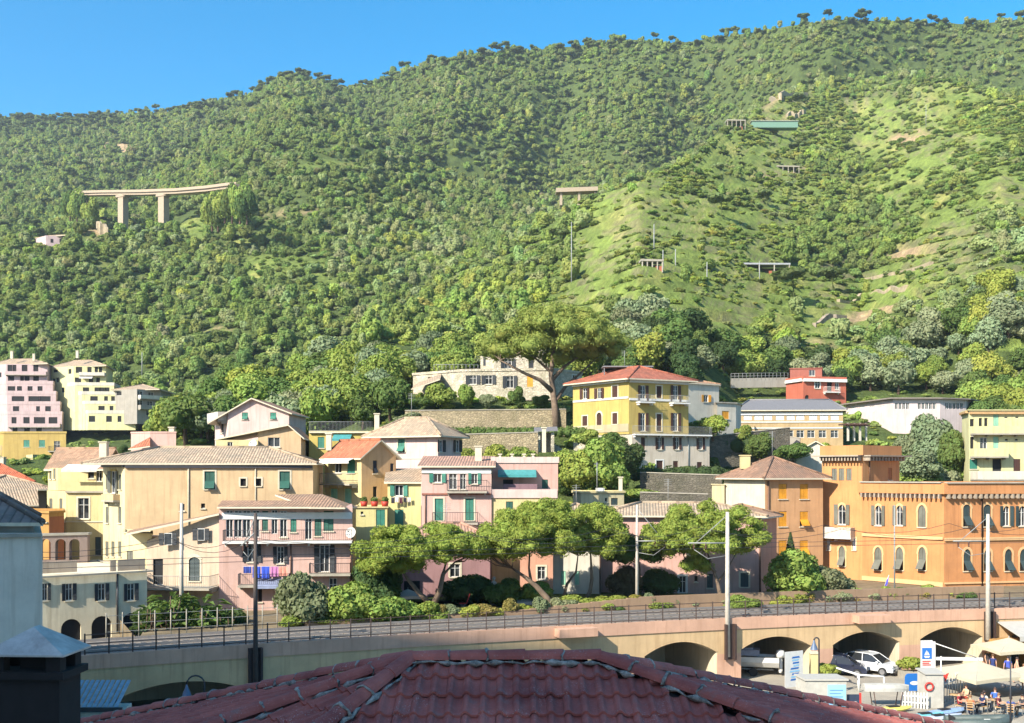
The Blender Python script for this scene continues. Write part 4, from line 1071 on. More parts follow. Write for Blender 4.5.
# --- seafront pink house
Y = 84
h = House('town_house', 'pink and white seafront house with a long glazed loggia and laundry, behind the railway', 'house', [(219, 83.2), (352.5, 84)], (0, 8), ZZ(507, 84), 3.5, PINK)
for x, w in ((229.5, 7), (238, 8), (246.5, 8), (256, 7)): h.win(0, x, 524, w, 27, kind='glass', sill=False)
h.win(0, 265, 521, 6, 20, kind='shut', sh=SH_GREEN); h.win(0, 274.5, 522, 6, 24, kind='glass', sill=False); h.win(0, 283.5, 524, 7, 26, kind='glass'); h.win(0, 293.5, 522, 6, 20, kind='shut', sh=SH_TEAL)
h.win(0, 308.5, 526, 7, 27, kind='glass'); h.win(0, 318, 524, 7, 24, kind='shut', sh=SH_GREEN); h.win(0, 328.5, 521, 10, 20, kind='shut', sh=SH_GREEN)
h.win(0, 252, 553, 9, 18, kind='open', sh=SH_DARK); h.win(0, 280.5, 555, 7, 17, kind='open', sh=SH_DARK); h.win(0, 324.5, 558.5, 10, 27, kind='open', sh=SH_DARK)
h.win(0, 260, 592, 4, 20, kind='dark'); h.win(0, 279, 592, 5, 18, kind='dark'); h.win(0, 333, 588, 8, 20, kind='glass')
h.finish(); h.slabline(0, 222, 352, 512.5, .5, .05, WHITE, 'fascia'); bl = h.balcony(0, 225, 352.6, 540.5, 1.1, .85, slab=WHITE); h.slabline(0, 255, 352, 574.5, .1, .07)
h.balcony(0, 310, 351, 573, .9, .8); h.balcony(0, 240, 291, 584, 1.1, .85)
h.pipe(0, 291, 543, 575); h.pipe(0, 351, 545, 600, .06)
h.roof = None
Qz = ZZ(506.5, 82.6); b = MB()
f1 = [W(217, 507, 82.7), W(312, 507, 82.7), W(300, 500.5, 86), W(222, 500.5, 86)]; f2 = [W(310, 507.2, 82.6), W(345, 507.5, 82.8), W(322, 494, 91), W(275, 494.5, 91)]
f3 = [W(345, 507.5, 82.8), v3(h.P[2] + Vector((.4, .4)), Qz - .3), W(322, 494, 91)]
h.roof = add_roof('roof', [tuple(f2), tuple(f3)], [T_TAN, TRIM], h.root, t=.12); add_roof('lean_to_roof', [tuple(f1)], [T_TAN, TRIM], h.root, t=.12)
laundry('blue sheets, pink and orange towels drying on the seafront balcony', 243, 288, 566.5, 82.8, [(50, 70, 150), (50, 80, 190), (55, 85, 200), (190, 120, 170), (220, 150, 130)], [.5, .85, .9, .75, .7])
h.awning(0, 258, 291, 579, 1.3, .4, plain('blue_striped_awning_cloth', S(150, 160, 190, .7), .8))
# left wing with lean-to roof
h = House('town_house', 'cream wing with a long sloping tile roof, left of the pink glazed loggia', 'house', [(147, 84), (219, 83.4)], (0, 8), ZZ(541, 84), 3.5, plaster(246, 220, 192, .72))
L0, R0_ = h.P[0], h.P[1]; zr = ZZ(513.5, 83.4)
h.win(0, 194.5, 569, 11, 24, kind='shut', sh=SH_SLATE, sur=TRIM, arch='seg'); h.win(0, 158, 572, 10, 26, kind='dark')
h.finish(gables=[[(L0.x, L0.y, h.z1), (R0_.x, R0_.y, h.z1), (R0_.x, R0_.y, zr)]])
for x, y, w in ((168, 539, 8), (201, 534.5, 7)):
    p0 = W(x - w / 2, y + 6, 83.3); b = MB(); b.fr(p0, (w / F * 83.3, 0, 0), (0, .05, 0), (0, 0, 12 / F * 83.3)); fr_ = b.build('window', WHITE, h.root)
    b = MB(); b.fr(p0 + Vector((.05, -.02, .05)), (w / F * 83.3 - .1, 0, 0), (0, .018, 0), (0, 0, 12 / F * 83.3 - .1)); b.build('pane', GLASS, fr_)
    for sx in (-.36, w / F * 83.3 + .02):
        b = MB(); b.fr(p0 + Vector((sx, -.06, 0)), (.34, 0, 0), (0, .05, 0), (0, 0, 12 / F * 83.3)); b.build('shutter', SH_DARK, fr_)
f1 = [W(219, 513.3, 82.9), W(225, 511.5, 90), W(130, 530, 90), W(126, 533.5, 82.9)]
h.roof = add_roof('roof', [[f1[3], f1[0], f1[1], f1[2]]], [T_TAN, TRIM], h.root, t=.15)
h.balcony(0, 150, 219, 585.5, 2.0, .9, slab=CONC, solid=None, railmat=GREYRAIL)
h = House('town_house', 'pale yellow wall block with a window, left of the cream wing', 'house', [(124, 88), (152, 86)], (0, 5), ZZ(534, 87), 3.5, CREAM2); h.win(0, 130, 558, 6, 14, kind='shut', sh=SH_GREY); h.finish(); h.flat(par=.1)

# --- loggia terrace with arches and the low white house beside the track
h = House('loggia', 'greyish pink arcade of three round arches on the roof terrace at the left', 'loggia', [(38, 86), (87.5, 87.5)], (.2, .5), ZZ(536, 86), ZZ(565, 86), plaster(196, 172, 160, .6))
for x in (45.5, 60.5, 74.5):
    h.win(0, x, 549.5, 10.5, 21, kind='none', arch='round', sill=False)
ro = h.root; n0 = len(h.wins); ws = h.wins; h.wins = list(ws); o_ = None
_w = h._window; h._window = lambda *a: None
# matching openings through the rear face so the terrace behind shows
for (i, s0, s1, za, zb, k_, sh, ar, su_, si, fr_) in list(h.wins):
    Lf = (h.P[1] - h.P[0]).length; h.wins.append((2, Lf - s1, Lf - s0, za, zb, k_, sh, ar, su_, si, fr_))
h.finish(); h.flat(par=.18, over=.1, pmat=CONC)
h = House('town_house', 'long low white house with dark shutters and arches, in shade beside the railway', 'house', [(41, 75), (147, 79.5)], (-4, 9), ZZ(577, 75.5), 3.0, plaster(246, 232, 200, .98))
h.grid(0, (44, 69, 101.7, 131), 592, 7, 17, kind='open', sh=SH_DARK)
for x, y in ((71, 632), (101.5, 629), (131, 626)): h.win(0, x, y, 20 if x < 110 else 18, 26, kind='dark', arch='round', sill=False)
h.finish(); h.flat(par=.12, over=.35, pmat=CONC, name='terrace_slab'); h.pipe(0, 117, 573, 632, .07, IRON)
b = MB()
for x0, x1 in ((46, 84), (112, 118), (120, 147)):
    s0, _ = h.ray(0, x0); s1, _ = h.ray(0, x1); b.fr(h.pt(0, s0, h.z1 + .13, -.5 - (1.2 if x0 < 50 else 0)), h.ax(0)[0] * (s1 - s0), h.ax(0)[1] * .12, (0, 0, .8))
b.build('terrace_wall', plaster(236, 214, 190, .6), h.root)

# --- white building at the left edge with slate hip roof (near)
h = House('town_house', 'blank white house wall with grey slate hip roof at the left edge, in shade', 'house', [(-160, 40), (42.5, 42)], (0, 8), ZZ(535.5, 42), 0, plaster(246, 232, 212, .98))
h.finish(); h.slabline(0, -150, 42, 534.5, .14, .16, CONC, 'cornice')
t = House('x', 'x', 'x', [(-150, 43.5), (33.5, 44)], (0, 6), ZZ(523, 44), ZZ(536, 44), GREYW); bpy.data.objects.remove(t.root); t.root = h.root; t.wname = 'attic_storey'; t.finish(); t.hip(2.1, .35, T_SLATE)

# --- stone villa below the big pine
Y = 150
h = House('stone_house', 'grey stone house with dark shutters and roof terrace behind the big umbrella pine', 'house', [(413, 158), (463, 152), (552, 150), (582, 156)], (0, 9), ZZ(371, 151), ZZ(400, 150), STONEW)
h.grid(1, (473, 488.7), 379.8, 7, 9, kind='open', sh=SH_DARK); h.win(1, 510, 382, 7, 12, kind='open', sh=SH_DARK); h.win(2, 575, 378.5, 5, 7, kind='glass', sur=WHITE); h.win(1, 530, 381, 6, 12, kind='shut', sh=SH_OCHRE)
h.win(0, 430, 381, 4, 8, kind='dark'); h.finish(); h.flat(par=.35)
u_ = House('x', 'x', 'x', [(480.5, 154), (494, 153), (548, 153)], (0, 6), ZZ(352, 153), ZZ(371, 153), STONEW); bpy.data.objects.remove(u_.root); u_.root = h.root; u_.wname = 'upper_storey'
u_.win(0, 484.5, 361, 2.6, 10, kind='shut', sh=SH_DARK); u_.win(1, 508, 363.5, 7, 10, kind='open', sh=SH_DARK); u_.win(1, 531, 364, 5, 9, kind='shut', sh=SH_DARK); u_.finish(); u_.flat(par=.3)
b = MB()
for k in range(12):
    p = W(434 + k * 4, 371, 152.5); b.tube([p, p + Vector((0, 0, .9))], .03, 4)
b.tube([W(434, 371, 152.5) + Vector((0, 0, .9)), W(478, 371, 152.5) + Vector((0, 0, .9))], .03, 4); b.build('railing', GREYRAIL, h.root)
b = MB(); b.poly([]) if False else None
f = [W(411, 389, 150), W(440, 379, 150), W(442, 372.5, 156), W(416, 384, 156)]; h.roof = add_roof('lean_to_roof', [tuple(f)], [T_BEI, TRIM], h.root)

# --- yellow villa
Y = 125
h = House('villa', 'yellow villa with red hip roof and white balconies, right of the big pine', 'villa', [(573, 133), (629, Y), (688.5, 128.6)], (0, 0), ZZ(379, 125), ZZ(434, 125), VYELL)
h.P[3] = h.P[0] + (h.P[2] - h.P[1]); h.P = h.P[:4]; h.nf = 2
h.grid(0, (585, 599.5), 393.5, 4.5, 11, kind='open', sh=SH_BROWN); h.win(0, 615, 392, 5.5, 12, kind='shut', sh=SH_BROWN, sur=TRIM); h.win(0, 585, 421, 5, 10, kind='shut', sh=SH_BROWN, sur=TRIM)
h.win(0, 599.3, 421, 5, 17, kind='shut', sh=SH_BROWN, sur=TRIM, arch='round'); h.win(0, 615, 418.5, 5, 11, kind='shut', sh=SH_BROWN, sur=TRIM)
h.grid(1, (643, 675.5), 393.5, 5, 16, kind='open', sh=SH_BROWN); h.win(1, 659, 392, 5, 12, kind='shut', sh=SH_BROWN, sur=TRIM); h.grid(1, (643, 675.5), 422, 5, 18, kind='open', sh=SH_BROWN); h.win(1, 659, 422.5, 5, 17, kind='shut', sh=SH_BROWN, sur=TRIM)
h.finish(); h.slabline(0, 573.3, 628.7, 398.5, .25, .08, plain('white_band', S(240, 232, 214, .62), .8)); h.slabline(1, 629.3, 688, 399, .25, .08, WHITE)
h.slabline(0, 573.3, 628.7, 425, .9, .06, plaster(232, 216, 176, .6)); h.slabline(0, 573.3, 628.7, 382, .3, .25, WHITE, 'cornice'); h.slabline(1, 629.3, 688, 381, .3, .25, WHITE, 'cornice')
h.balcony(1, 636, 651, 402, .9, .8, slab=WHITE, railmat=GREYRAIL); h.balcony(1, 669, 686, 403, .9, .8, slab=WHITE, railmat=GREYRAIL)
h.hip(ZZ(367, 129) - ZZ(380, 129) + .3, .8, T_RED, quad=list(h.P), k=.85)
b = MB(); p = W(603, 367, 131); b.fr(p, (6, 0, 0), (0, 2.5, 0), (0, 0, .15)); 
for dx in (0.1, 2.9, 5.7):
    for dy in (.1, 2.2): b.fr(p + Vector((dx, dy, -1.4)), (.12, 0, 0), (0, .12, 0), (0, 0, 1.4))
b.build('roof_pergola', SOLARG, h.roof)
pl_ = House('x', 'x', 'x', [(573.3, 132.9), (628, 125.3)], (4, 3), ZZ(434, 125) - .01, ZZ(434, 125) - 5, STONEW); bpy.data.objects.remove(pl_.root); pl_.root = h.root; pl_.wname = 'plinth'; pl_.finish()
lo = House('x', 'x', 'x', [(622, 126.5), (632, 124.3), (709.5, 128.2)], (0, 6), ZZ(434.5, 124.5), ZZ(476, 124.5), plaster(232, 218, 198, .8)); bpy.data.objects.remove(lo.root); lo.root = h.root; lo.wname = 'lower_storey'
for x, w in ((643, 4), (659.5, 4), (677, 4), (700.5, 4)): lo.win(1, x, 443.5, w, 12, kind='open' if x > 650 else 'shut', sh=SH_BROWN)
lo.win(1, 659.5, 465, 6.5, 9, kind='shut', sh=SH_BROWN, sur=WHITE); lo.win(1, 675.6, 465, 5, 8, kind='shut', sh=SH_BROWN); lo.win(1, 699.5, 466, 5, 8, kind='shut', sh=SH_BROWN)
lo.finish(); lo.balcony(1, 632.3, 709, 434.5, .7, .9, slab=WHITE, railmat=GREYRAIL); lo.pipe(1, 688, 436, 470, .05, GREYRAIL)

# --- white annex, long grey roof, red house, long white building, upper right
h = House('town_house', 'white annex with ochre shutters just right of the yellow villa', 'house', [(687, 136), (719, 139)], (0, 7), ZZ(383, 136), ZZ(440, 136), WHITEW)
h.win(0, 706, 398.5, 4.5, 7, kind='open', sh=SH_OCHRE); h.finish(); h.hip(.5, .25, T_TAN)
h = House('town_house', 'white lower wing with a closed ochre shutter, stepping down from the white annex', 'house', [(717, 138), (736, 139.5), (741, 143)], (0, 6), ZZ(403, 138), ZZ(440, 138), WHITEW); h.win(0, 725.5, 415, 7, 8, kind='shut', sh=SH_OCHRE); h.finish(); h.flat(par=.15, over=.2, pmat=CONC)
Y = 152
h = House('long_building', 'long cream building with grey sheet roof and two rows of white blinds', 'building', [(738, 152), (843, 151)], (0, 9), ZZ(410.5, 152), ZZ(452, 152), plaster(238, 206, 156, .62))
h.grid(0, (747.7, 758.5, 768, 780, 790.7, 800.3, 813.2, 824, 834.7), 416.5, 8.5, 7.5, kind='shut', sh=SH_WHITE, sill=False)
h.grid(0, (766, 779, 789.6, 800.3, 811, 822.5, 834.5), 434, 7.5, 7.5, kind='glass', sill=False); h.finish(); h.slabline(0, 738.4, 842.6, 412.5, .35, .1, WHITE); h.slabline(0, 738.4, 842.6, 421.5, .15, .1, WHITE); h.slabline(0, 738.4, 842.6, 427.5, .15, .1, WHITE); h.hip(1.7, .5, SOLARG, k=.4)
h = House('town_house', 'brick red house with flat roof and white framed windows among the trees, upper right', 'house', [(786, 184), (803, 179), (846, 181)], (0, 8), ZZ(379, 179), ZZ(412, 179), REDW)
h.win(1, 817.5, 384.5, 5, 8, kind='glass', sur=WHITE); h.win(1, 829.5, 386, 5, 13, kind='dark'); h.win(1, 837, 385, 4, 9, kind='glass'); h.win(1, 807, 398, 4, 6, kind='dark', arch='round'); h.finish(); h.slabline(1, 803, 845.6, 379, .5, .5, WHITE, 'cornice'); h.slabline(0, 786.3, 802.7, 379.5, .5, .3, WHITE, 'cornice'); h.flat(par=.45); h.balcony(1, 823, 838, 392, .8, .8, slab=WHITE, railmat=WHITE)
u_ = House('x', 'x', 'x', [(790, 184), (822, 183)], (0, 4), ZZ(368.5, 183), ZZ(379, 182), plaster(206, 128, 110, .6)); bpy.data.objects.remove(u_.root); u_.root = h.root; u_.wname = 'roof_room'; u_.win(0, 812, 373, 6, 6, kind='glass'); u_.finish(); u_.flat(par=.15)
t = thing('terrace_wall', 'pale terrace wall with thin railing, left of the brick red house', 'wall', W(731, 384, 182)); b = MB(); b.fr(W(731, 388, 182), W(788, 387, 184) - W(731, 388, 182), (0, .4, 0), (0, 0, 1.6)); b.build('wall', GREYW, t)
b = MB()
for k in range(16):
    p = W(731, 379, 182).lerp(W(788, 378, 184), k / 15); b.tube([p - Vector((0, 0, .3)), p + Vector((0, 0, .9))], .03, 4)
for z_ in (.45, .9): b.tube([W(731, 379, 182) + Vector((0, 0, z_)), W(788, 378, 184) + Vector((0, 0, z_))], .03, 4)
b.build('railing', GREYRAIL, t)
h = House('long_building', 'long white and pink building with grouped dark windows under a thin flat roof', 'building', [(846, 172), (893, 158), (940, 158), (966, 160)], (4, 9), ZZ(399, 158), ZZ(452, 158), plaster(244, 224, 220, .85))
for x0, n_, w in ((894.5, 4, 3), (917.5, 5, 3.2), (945, 5, 3.2)):
    for k in range(n_): h.win(1 if x0 + k * 3.6 < 939 else 2, x0 + 2 + k * 3.7, 406, w, 6.5, kind='glass', sill=False)
h.grid(0, (853, 862, 872, 882), 409, 5, 6, kind='shut', sh=SH_WHITE, sill=False); h.finish(); h.flat(par=.18, over=.7, t=.8, pmat=plain('thin_roof_slab', S(150, 138, 128, .7), .8))
t = thing('pergola', 'dark timber pergola with cream pillars, between the two long buildings', 'pergola', W(857, 441, 146))
b = MB()
for k in range(4):
    p = W(848 + k * 6, 441, 146 + (k % 2)); b.box(tuple(p + Vector((0, 0, 1.2))), (.25, .25, 2.4))
b.build('post', WHITEW, t); b = MB()
for k in range(9): b.fr(W(846 + k * 2.6, 424.5, 145), (.1, 0, 0), (0, 3.4, 0), (0, 0, .18))
b.fr(W(846, 426.2, 145.6), (3.2, 0, 0), (0, .12, 0), (0, 0, .2)); b.build('beams', plain('dark_timber', S(96, 66, 56, .7), .8), t)
# gable wall in front of the long building
h = House('town_house', 'white gable end with low pitched roof, left of the orange tower top', 'house', [(796, 132), (836, 131)], (0, 7), ZZ(452, 132), 8, WHITEW); g = h.gable(1.5, .35, T_TAN, axis=1); h.finish(gables=g)

# --- right edge: pale yellow flats
Y = 126
h = House('town_house', 'pale lemon block of flats with mint shutters and balconies at the right edge', 'building', [(962, 131), (969, Y), (1062, Y)], (0, 9), ZZ(410.5, Y), ZZ(492, Y), PALEGREEN)
h.win(1, 972, 423, 4, 8, kind='dark'); h.grid(1, (980.5, 986), 423, 3.4, 10, kind='dark'); h.win(1, 996, 420, 5.5, 12, kind='shut', sh=SH_MINT); h.win(1, 972, 443, 3.5, 12, kind='dark'); h.win(1, 983.5, 445, 7, 15, kind='glass'); h.win(1, 996, 443, 5.5, 13, kind='shut', sh=SH_MINT)
h.win(1, 973.5, 464, 8, 10, kind='shut', sh=SH_TEAL); h.win(1, 997, 466, 9, 14, kind='dark'); h.win(1, 1017, 466, 7, 14, kind='shut', sh=SH_BROWN); h.grid(1, (1006, 1017), 417.5, 3, 1.6, kind='dark', sill=False); h.grid(1, (1006.5, 1016.5), 440, 3, 2, kind='dark', sill=False)
h.finish(); h.slabline(1, 969.3, 1060, 412, .25, .35, plain('tan_eave', S(200, 160, 110, .7), .8), 'eaves'); h.slabline(0, 962.3, 968.7, 412, .25, .35, plain('tan_eave', (1, 1, 1, 1)), 'eaves'); h.flat(par=.1, over=.2)
h.balcony(1, 970, 1060, 433.5, .9, .8, solid=PALEGREEN); h.balcony(1, 970, 1004, 456.5, 1.2, .9, solid=PALEGREEN); h.balcony(1, 964 + 6, 1060, 479, 2.2, .9, solid=WHITEW)

# --- ochre house with ochre shutters
h = House('town_house', 'ochre house with pale side wall and bright ochre shutters, left of the palazzo', 'house', [(724, 112), (765, 106), (823, 108)], (0, 0), ZZ(478.5, 106), 4, OCHRE)
h.P[3] = h.P[0] + (h.P[2] - h.P[1]); h.P = h.P[:4]; h.nf = 2
for y, k_ in ((491.5, 'shut'), (519, 'tilt'), (548, 'tilt')):
    h.win(1, 782.7, y, 8.3, 15, kind='shut', sh=SH_OCHRE); h.win(1, 804, y, 8.3, 15, kind=k_, sh=SH_OCHRE)
h.win(1, 782.7, 577, 8, 15, kind='shut', sh=SH_OCHRE)
wo = h.finish(); wo.data.materials.append(plaster(246, 232, 206, .8))
for p in wo.data.polygons:
    if abs(p.normal.z) < .1 and p.normal.x < -.2 and p.normal.y < 0: p.material_index = 1
h.hip(2.1, .6, T_BROWN, quad=list(h.P)); h.pipe(1, 768, 481, 600, .09); h.chimney(745, 463, 111, .9, .7, CREAM)
h = House('town_house', 'small cream annex step on the left side of the ochre house', 'house', [(712, 114), (724.5, 111.5)], (0, 4), ZZ(485, 112), 4, CREAM2); h.finish(); h.flat(par=.1)
h = House('town_house', 'low pink annex with small hip roof in front of the pale side wall', 'house', [(704, 98), (757, 95)], (2, 5), ZZ(517, 97), 4, SALMON); h.finish(); h.hip(1.0, .5, T_TAN)

# --- long pink row behind the pines
h = House('town_house', 'long two storey salmon pink row house with green shutters behind the pines', 'house', [(601, 93), (761, 91.5)], (0, 7), ZZ(516, 92), 3.8, PINK2)
h.win(0, 618, 523, 8, 10, kind='glass'); h.win(0, 626, 580, 8, 13, kind='shut', sh=SH_SLATE); h.win(0, 658, 580.5, 9, 14, kind='shut', sh=SH_SLATE, sur=TRIM); h.win(0, 682.5, 584.5, 7, 17, kind='glass', sur=WHITE); h.win(0, 696, 579, 3, 6, kind='dark'); h.win(0, 710, 581, 6, 14, kind='shut', sh=SH_SLATE); h.win(0, 744.5, 580, 8, 14, kind='shut', sh=SH_SLATE, sur=TRIM)
h.win(0, 645, 550, 8, 14, kind='shut', sh=SH_SLATE); h.win(0, 690, 548, 8, 14, kind='shut', sh=SH_SLATE)
h.finish(); h.hip(1.0, .5, T_BEI, axis=0); h.pipe(0, 760, 520, 600, .07)
h = House('town_house', 'white house front with mint shutters and drainpipe, between the pine trunks', 'house', [(553, 92), (601, 91.8)], (0, 6), ZZ(516, 92), 3.8, WHITEW); h.grid(0, (563.5, 577), 578, 4.5, 14, kind='shut', sh=SH_MINT); h.finish(); h.hip(.9, .4, T_BEI, axis=0); h.pipe(0, 600, 520, 598)
h = House('town_house', 'salmon house front with one dark window, just left of the white house front', 'house', [(520, 91), (553, 91)], (0, 6), ZZ(535, 91), 3.8, SALMON); h.win(0, 541.5, 573, 8, 13, kind='glass', sur=TRIM); h.finish(); h.flat(par=.2)
h = House('town_house', 'purplish pink house with one square window under the leftmost pine crown', 'house', [(400, 89), (490, 90)], (0, 5), ZZ(540, 89), 3.8, plaster(206, 160, 160, .6)); h.win(0, 455, 570.5, 10, 13, kind='glass', sur=TRIM); h.win(0, 412, 590, 16, 18, kind='dark'); h.finish(); h.hip(1.2, .4, T_PINK, axis=0)
h = House('town_house', 'small flat roofed cream hut with green window and antenna above the long pink row', 'house', [(573, 108), (581, 105.5), (624, 107)], (0, 4), ZZ(493, 106), 6, CREAM2); h.win(1, 614.5, 501.5, 7, 7, kind='shut', sh=SH_SLATE); h.win(1, 606, 500, 2, 4, kind='dark'); h.finish(); h.flat(par=.18, over=.15, pmat=CREAM)
b = MB(); b.tube([W(597, 491, 107), W(597, 462, 107)], .04, 6); b.tube([W(594, 464, 107), W(600, 464, 107)], .02, 4); b.build('antenna', GREYRAIL, h.root); b = MB(); b.box(tuple(W(600, 490.5, 108)), (.8, .6, .5)); b.build('roof_tank', WHITE, h.root); h.chimney(620.5, 490, 108, .35, 1.2)

# --- orange palazzo with tower
OB = ORANGE; PTRIM = plain('pale_terracotta_trim', S(244, 196, 140, .62), .85, var=.12); BRK = plain('bracket_stone', S(176, 160, 140, .7), .8)
h = House('palazzo', 'large orange palazzo with pointed arch windows and a square tower, right of the railway poles', 'palazzo', [(862, 106.6), (944, 100), (1080, 103)], (2, 12), ZZ(494, 100), 3.5, OB)
for x in (878.4, 899.6): h.win(0, x, 515.5, 6.5, 20, kind='open', sh=SH_GREY, arch='point', sur=PTRIM)
h.win(0, 922, 516, 8, 22, kind='shut', sh=SH_GREY, arch='point', sur=PTRIM)
for x in (878.2, 899.6, 922.3): h.win(0, x, 558.5, 7.6, 23, kind='tilt', sh=SH_GREY, arch='point', sur=PTRIM)
for x in (966.7, 987.2): h.win(1, x, 515.5, 7.5, 22, kind='tilt', sh=SH_SLATE, arch='round', sur=PTRIM)
for x in (1006.3, 1022): h.win(1, x, 516, 6.5, 20, kind='open', sh=SH_SLATE, arch='point', sur=PTRIM)
for x in (967.2, 987.5, 1008.4, 1023.5): h.win(1, x, 560, 7.5, 22, kind='tilt', sh=SH_SLATE, arch='point', sur=PTRIM)
for x in (968, 990, 1009): h.win(1, x, 596, 8, 12, kind='dark', arch='point', sur=PTRIM)
for x in (922, 880): h.win(0, x, 598, 8, 10, kind='dark', arch='point', sur=PTRIM)
h.win(0, 901, 592, 8, 14, kind='shut', sh=SH_WHITE)
h.finish(); h.flat(par=1.0, over=.35, t=.3, pmat=OB)
for i, xa, xb, ya in ((0, 862.5, 943.5, 535), (1, 944.4, 1075, 537)): h.slabline(i, xa, xb, ya, .28, .14, PTRIM); h.slabline(i, xa, xb, ya + 44, .4 if i == 0 else .15, .12, PTRIM); h.slabline(i, xa, xb, 481.5 + i * .5, .12, .5, CONC, 'coping')
for i, n_ in ((0, 18), (1, 26)):
    Lf = (h.P[i + 1] - h.P[i]).length; u, nn = h.ax(i)
    for k in range(n_): b = MB(); b.fr(h.pt(i, (k + .3) * Lf / n_, h.z1 - .42, .002), u * .16, nn * .5, (0, 0, .4)); b.build('bracket', BRK, h.root); h.pipe(1, 981.5, 497, 600, .08)
tw = House('x', 'x', 'x', [(822, 109.5), (862.3, 106.7), (899.5, 110.5)], (.1, 6), ZZ(455, 106.7), 3.5, plaster(238, 172, 114, .74)); bpy.data.objects.remove(tw.root); tw.root = h.root; tw.wname = 'tower'
for x in (834.3, 841.5, 849): tw.win(0, x, 474.5, 5.2, 12, kind='shut', sh=SH_GREY, sill=False)
tw.win(0, 842, 514.5, 7.5, 20, kind='open', sh=SH_GREY, arch='point', sur=PTRIM); tw.grid(0, (828.6, 854.2), 544, 3.6, 12, kind='shut', sh=SH_WHITE, sur=PTRIM); tw.win(0, 842, 556, 6.5, 20, kind='tilt', sh=SH_GREY, arch='point', sur=PTRIM)
tw.win(1, 890, 474, 4, 12, kind='shut', sh=plain('orange_boarding', S(196, 124, 70, .6), .8)); tw.finish(); tw.flat(par=.95, over=.2, t=.3, pmat=OB)
b = MB()
for i, n_ in ((0, 13), (1, 12)):
    Lf = (tw.P[i + 1] - tw.P[i]).length; u, nn = tw.ax(i)
    for k in range(n_): q = MB(); q.fr(tw.pt(i, (k + .3) * Lf / n_, tw.z1 - .55, .002), u * .14, nn * .75, (0, 0, .4)); q.build('bracket', BRK, h.root)
    b.fr(tw.pt(i, -.7 if i == 0 else .003, tw.z1 - .14, .002), u * (Lf + .7), nn * .95, (0, 0, .13))
b.build('tower_eaves', BRK, h.root); tw.balcony(0, 820.5, 855, 536.5, 1.0, .95, solid=plain('white_stone_balustrade', S(226, 214, 196, .66), .8), slab=WHITE); tw.slabline(0, 822.3, 862, 579, .3, .15, PTRIM)
tw.pipe(1, 869, 457, 481, .06)
b = MB(); p = W(838, 600, 101); b.fr(W(834, 607, 105.2), (2.2, -.7, 0), (.3, .9, 0), (0, 0, 2.4)); b.build('porch', plaster(240, 214, 186, .6), h.root)

# --- garden walls, terraces
GWALL = stone('weathered_garden_stone', S(190, 172, 138, .6), 3.0)
def wall(name, label, a, c, hgt, t, mat, cop=None):
    mat = GWALL if mat is STONEW else mat
    a, c = Vector(a), Vector(c); o = thing(name, label, 'wall', a); b = MB(); d = (c - a); n_ = Vector((-d.y, d.x, 0)).normalized() * t
    b.fr(a - Vector((0, 0, 1)), d, n_, (0, 0, hgt + 1)); b.build('masonry', mat, o); 
    b = MB(); b.fr(a + Vector((0, 0, hgt + .003)) - n_ * .15, d, n_ * 1.3, (0, 0, .1)); b.build('coping', cop or CONC, o); return o
wall('retaining_wall', 'long rubble stone retaining wall below the stone house and the pine', W(405, 429, 139), W(566, 428, 137), 2.3, .6, STONEW)
wall('retaining_wall', 'short stone terrace wall under the hedge, right of the pink hip roofed house', W(462, 452, 121), W(538, 450, 120), 1.9, .5, STONEW)
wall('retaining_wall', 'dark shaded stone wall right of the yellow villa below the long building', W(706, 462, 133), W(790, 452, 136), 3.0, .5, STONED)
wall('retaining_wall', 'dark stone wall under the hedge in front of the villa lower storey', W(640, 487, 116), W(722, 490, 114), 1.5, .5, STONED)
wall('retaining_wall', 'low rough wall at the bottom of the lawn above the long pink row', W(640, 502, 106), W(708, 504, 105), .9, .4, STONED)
wall('retaining_wall', 'white garden wall descending in front of the long cream building', W(741, 447, 141), W(800, 456, 138), 2.2, .3, GREYW)
t = thing('garden_shed', 'small stone shed with a grey canopy on the terrace left of the villa hedge', 'shed', W(543, 452, 122)); b = MB(); p = W(537, 452, 121.5); b.fr(p, (.35, 0, 0), (0, 1.8, 0), (0, 0, 2.2)); b.fr(p + Vector((1.55, 0, 0)), (.35, 0, 0), (0, 1.8, 0), (0, 0, 2.2)); b.fr(p + Vector((.35, 1.5, 0)), (1.2, 0, 0), (0, .3, 0), (0, 0, 2.2)); b.build('wall', STONEW, t)
b = MB(); b.fr(p + Vector((-.3, -.4, 2.2)), (2.6, 0, .1), (0, 2.6, .5), (0, 0, .1)); b.build('roof', SOLARG, t)
t = thing('garden_stair', 'stone garden stair descending to the right of the small shed', 'stairs', W(553, 443, 123)); b = MB()
for k in range(12): p = W(548, 441, 124) + Vector((k * .32, -.05 * k, -.2 * k)); b.fr(p - Vector((0, 0, .8)), (.33, 0, 0), (0, 1.6, 0), (0, 0, .8))
b.build('steps', CONC, t)

# aerials and pipes that every roof here carries
ra = random.Random(12)
for q in HOUSES:
    try: nm = q.root.name
    except ReferenceError: continue
    if not getattr(q, 'R', None) or q.P[0].y > 140 or ra.random() < .25: continue
    p = q.R[0].lerp(q.R[1], ra.uniform(.1, .9)); hh = ra.uniform(1.6, 2.8); b = MB(); b.tube([p, p + Vector((0, 0, hh))], .025, 5)
    for k in range(4): b.tube([p + Vector((-.35, 0, hh - .1 - k * .16)), p + Vector((.35, 0, hh - .1 - k * .16))], .012, 4)
    b.build('aerial', GREYRAIL, q.root)
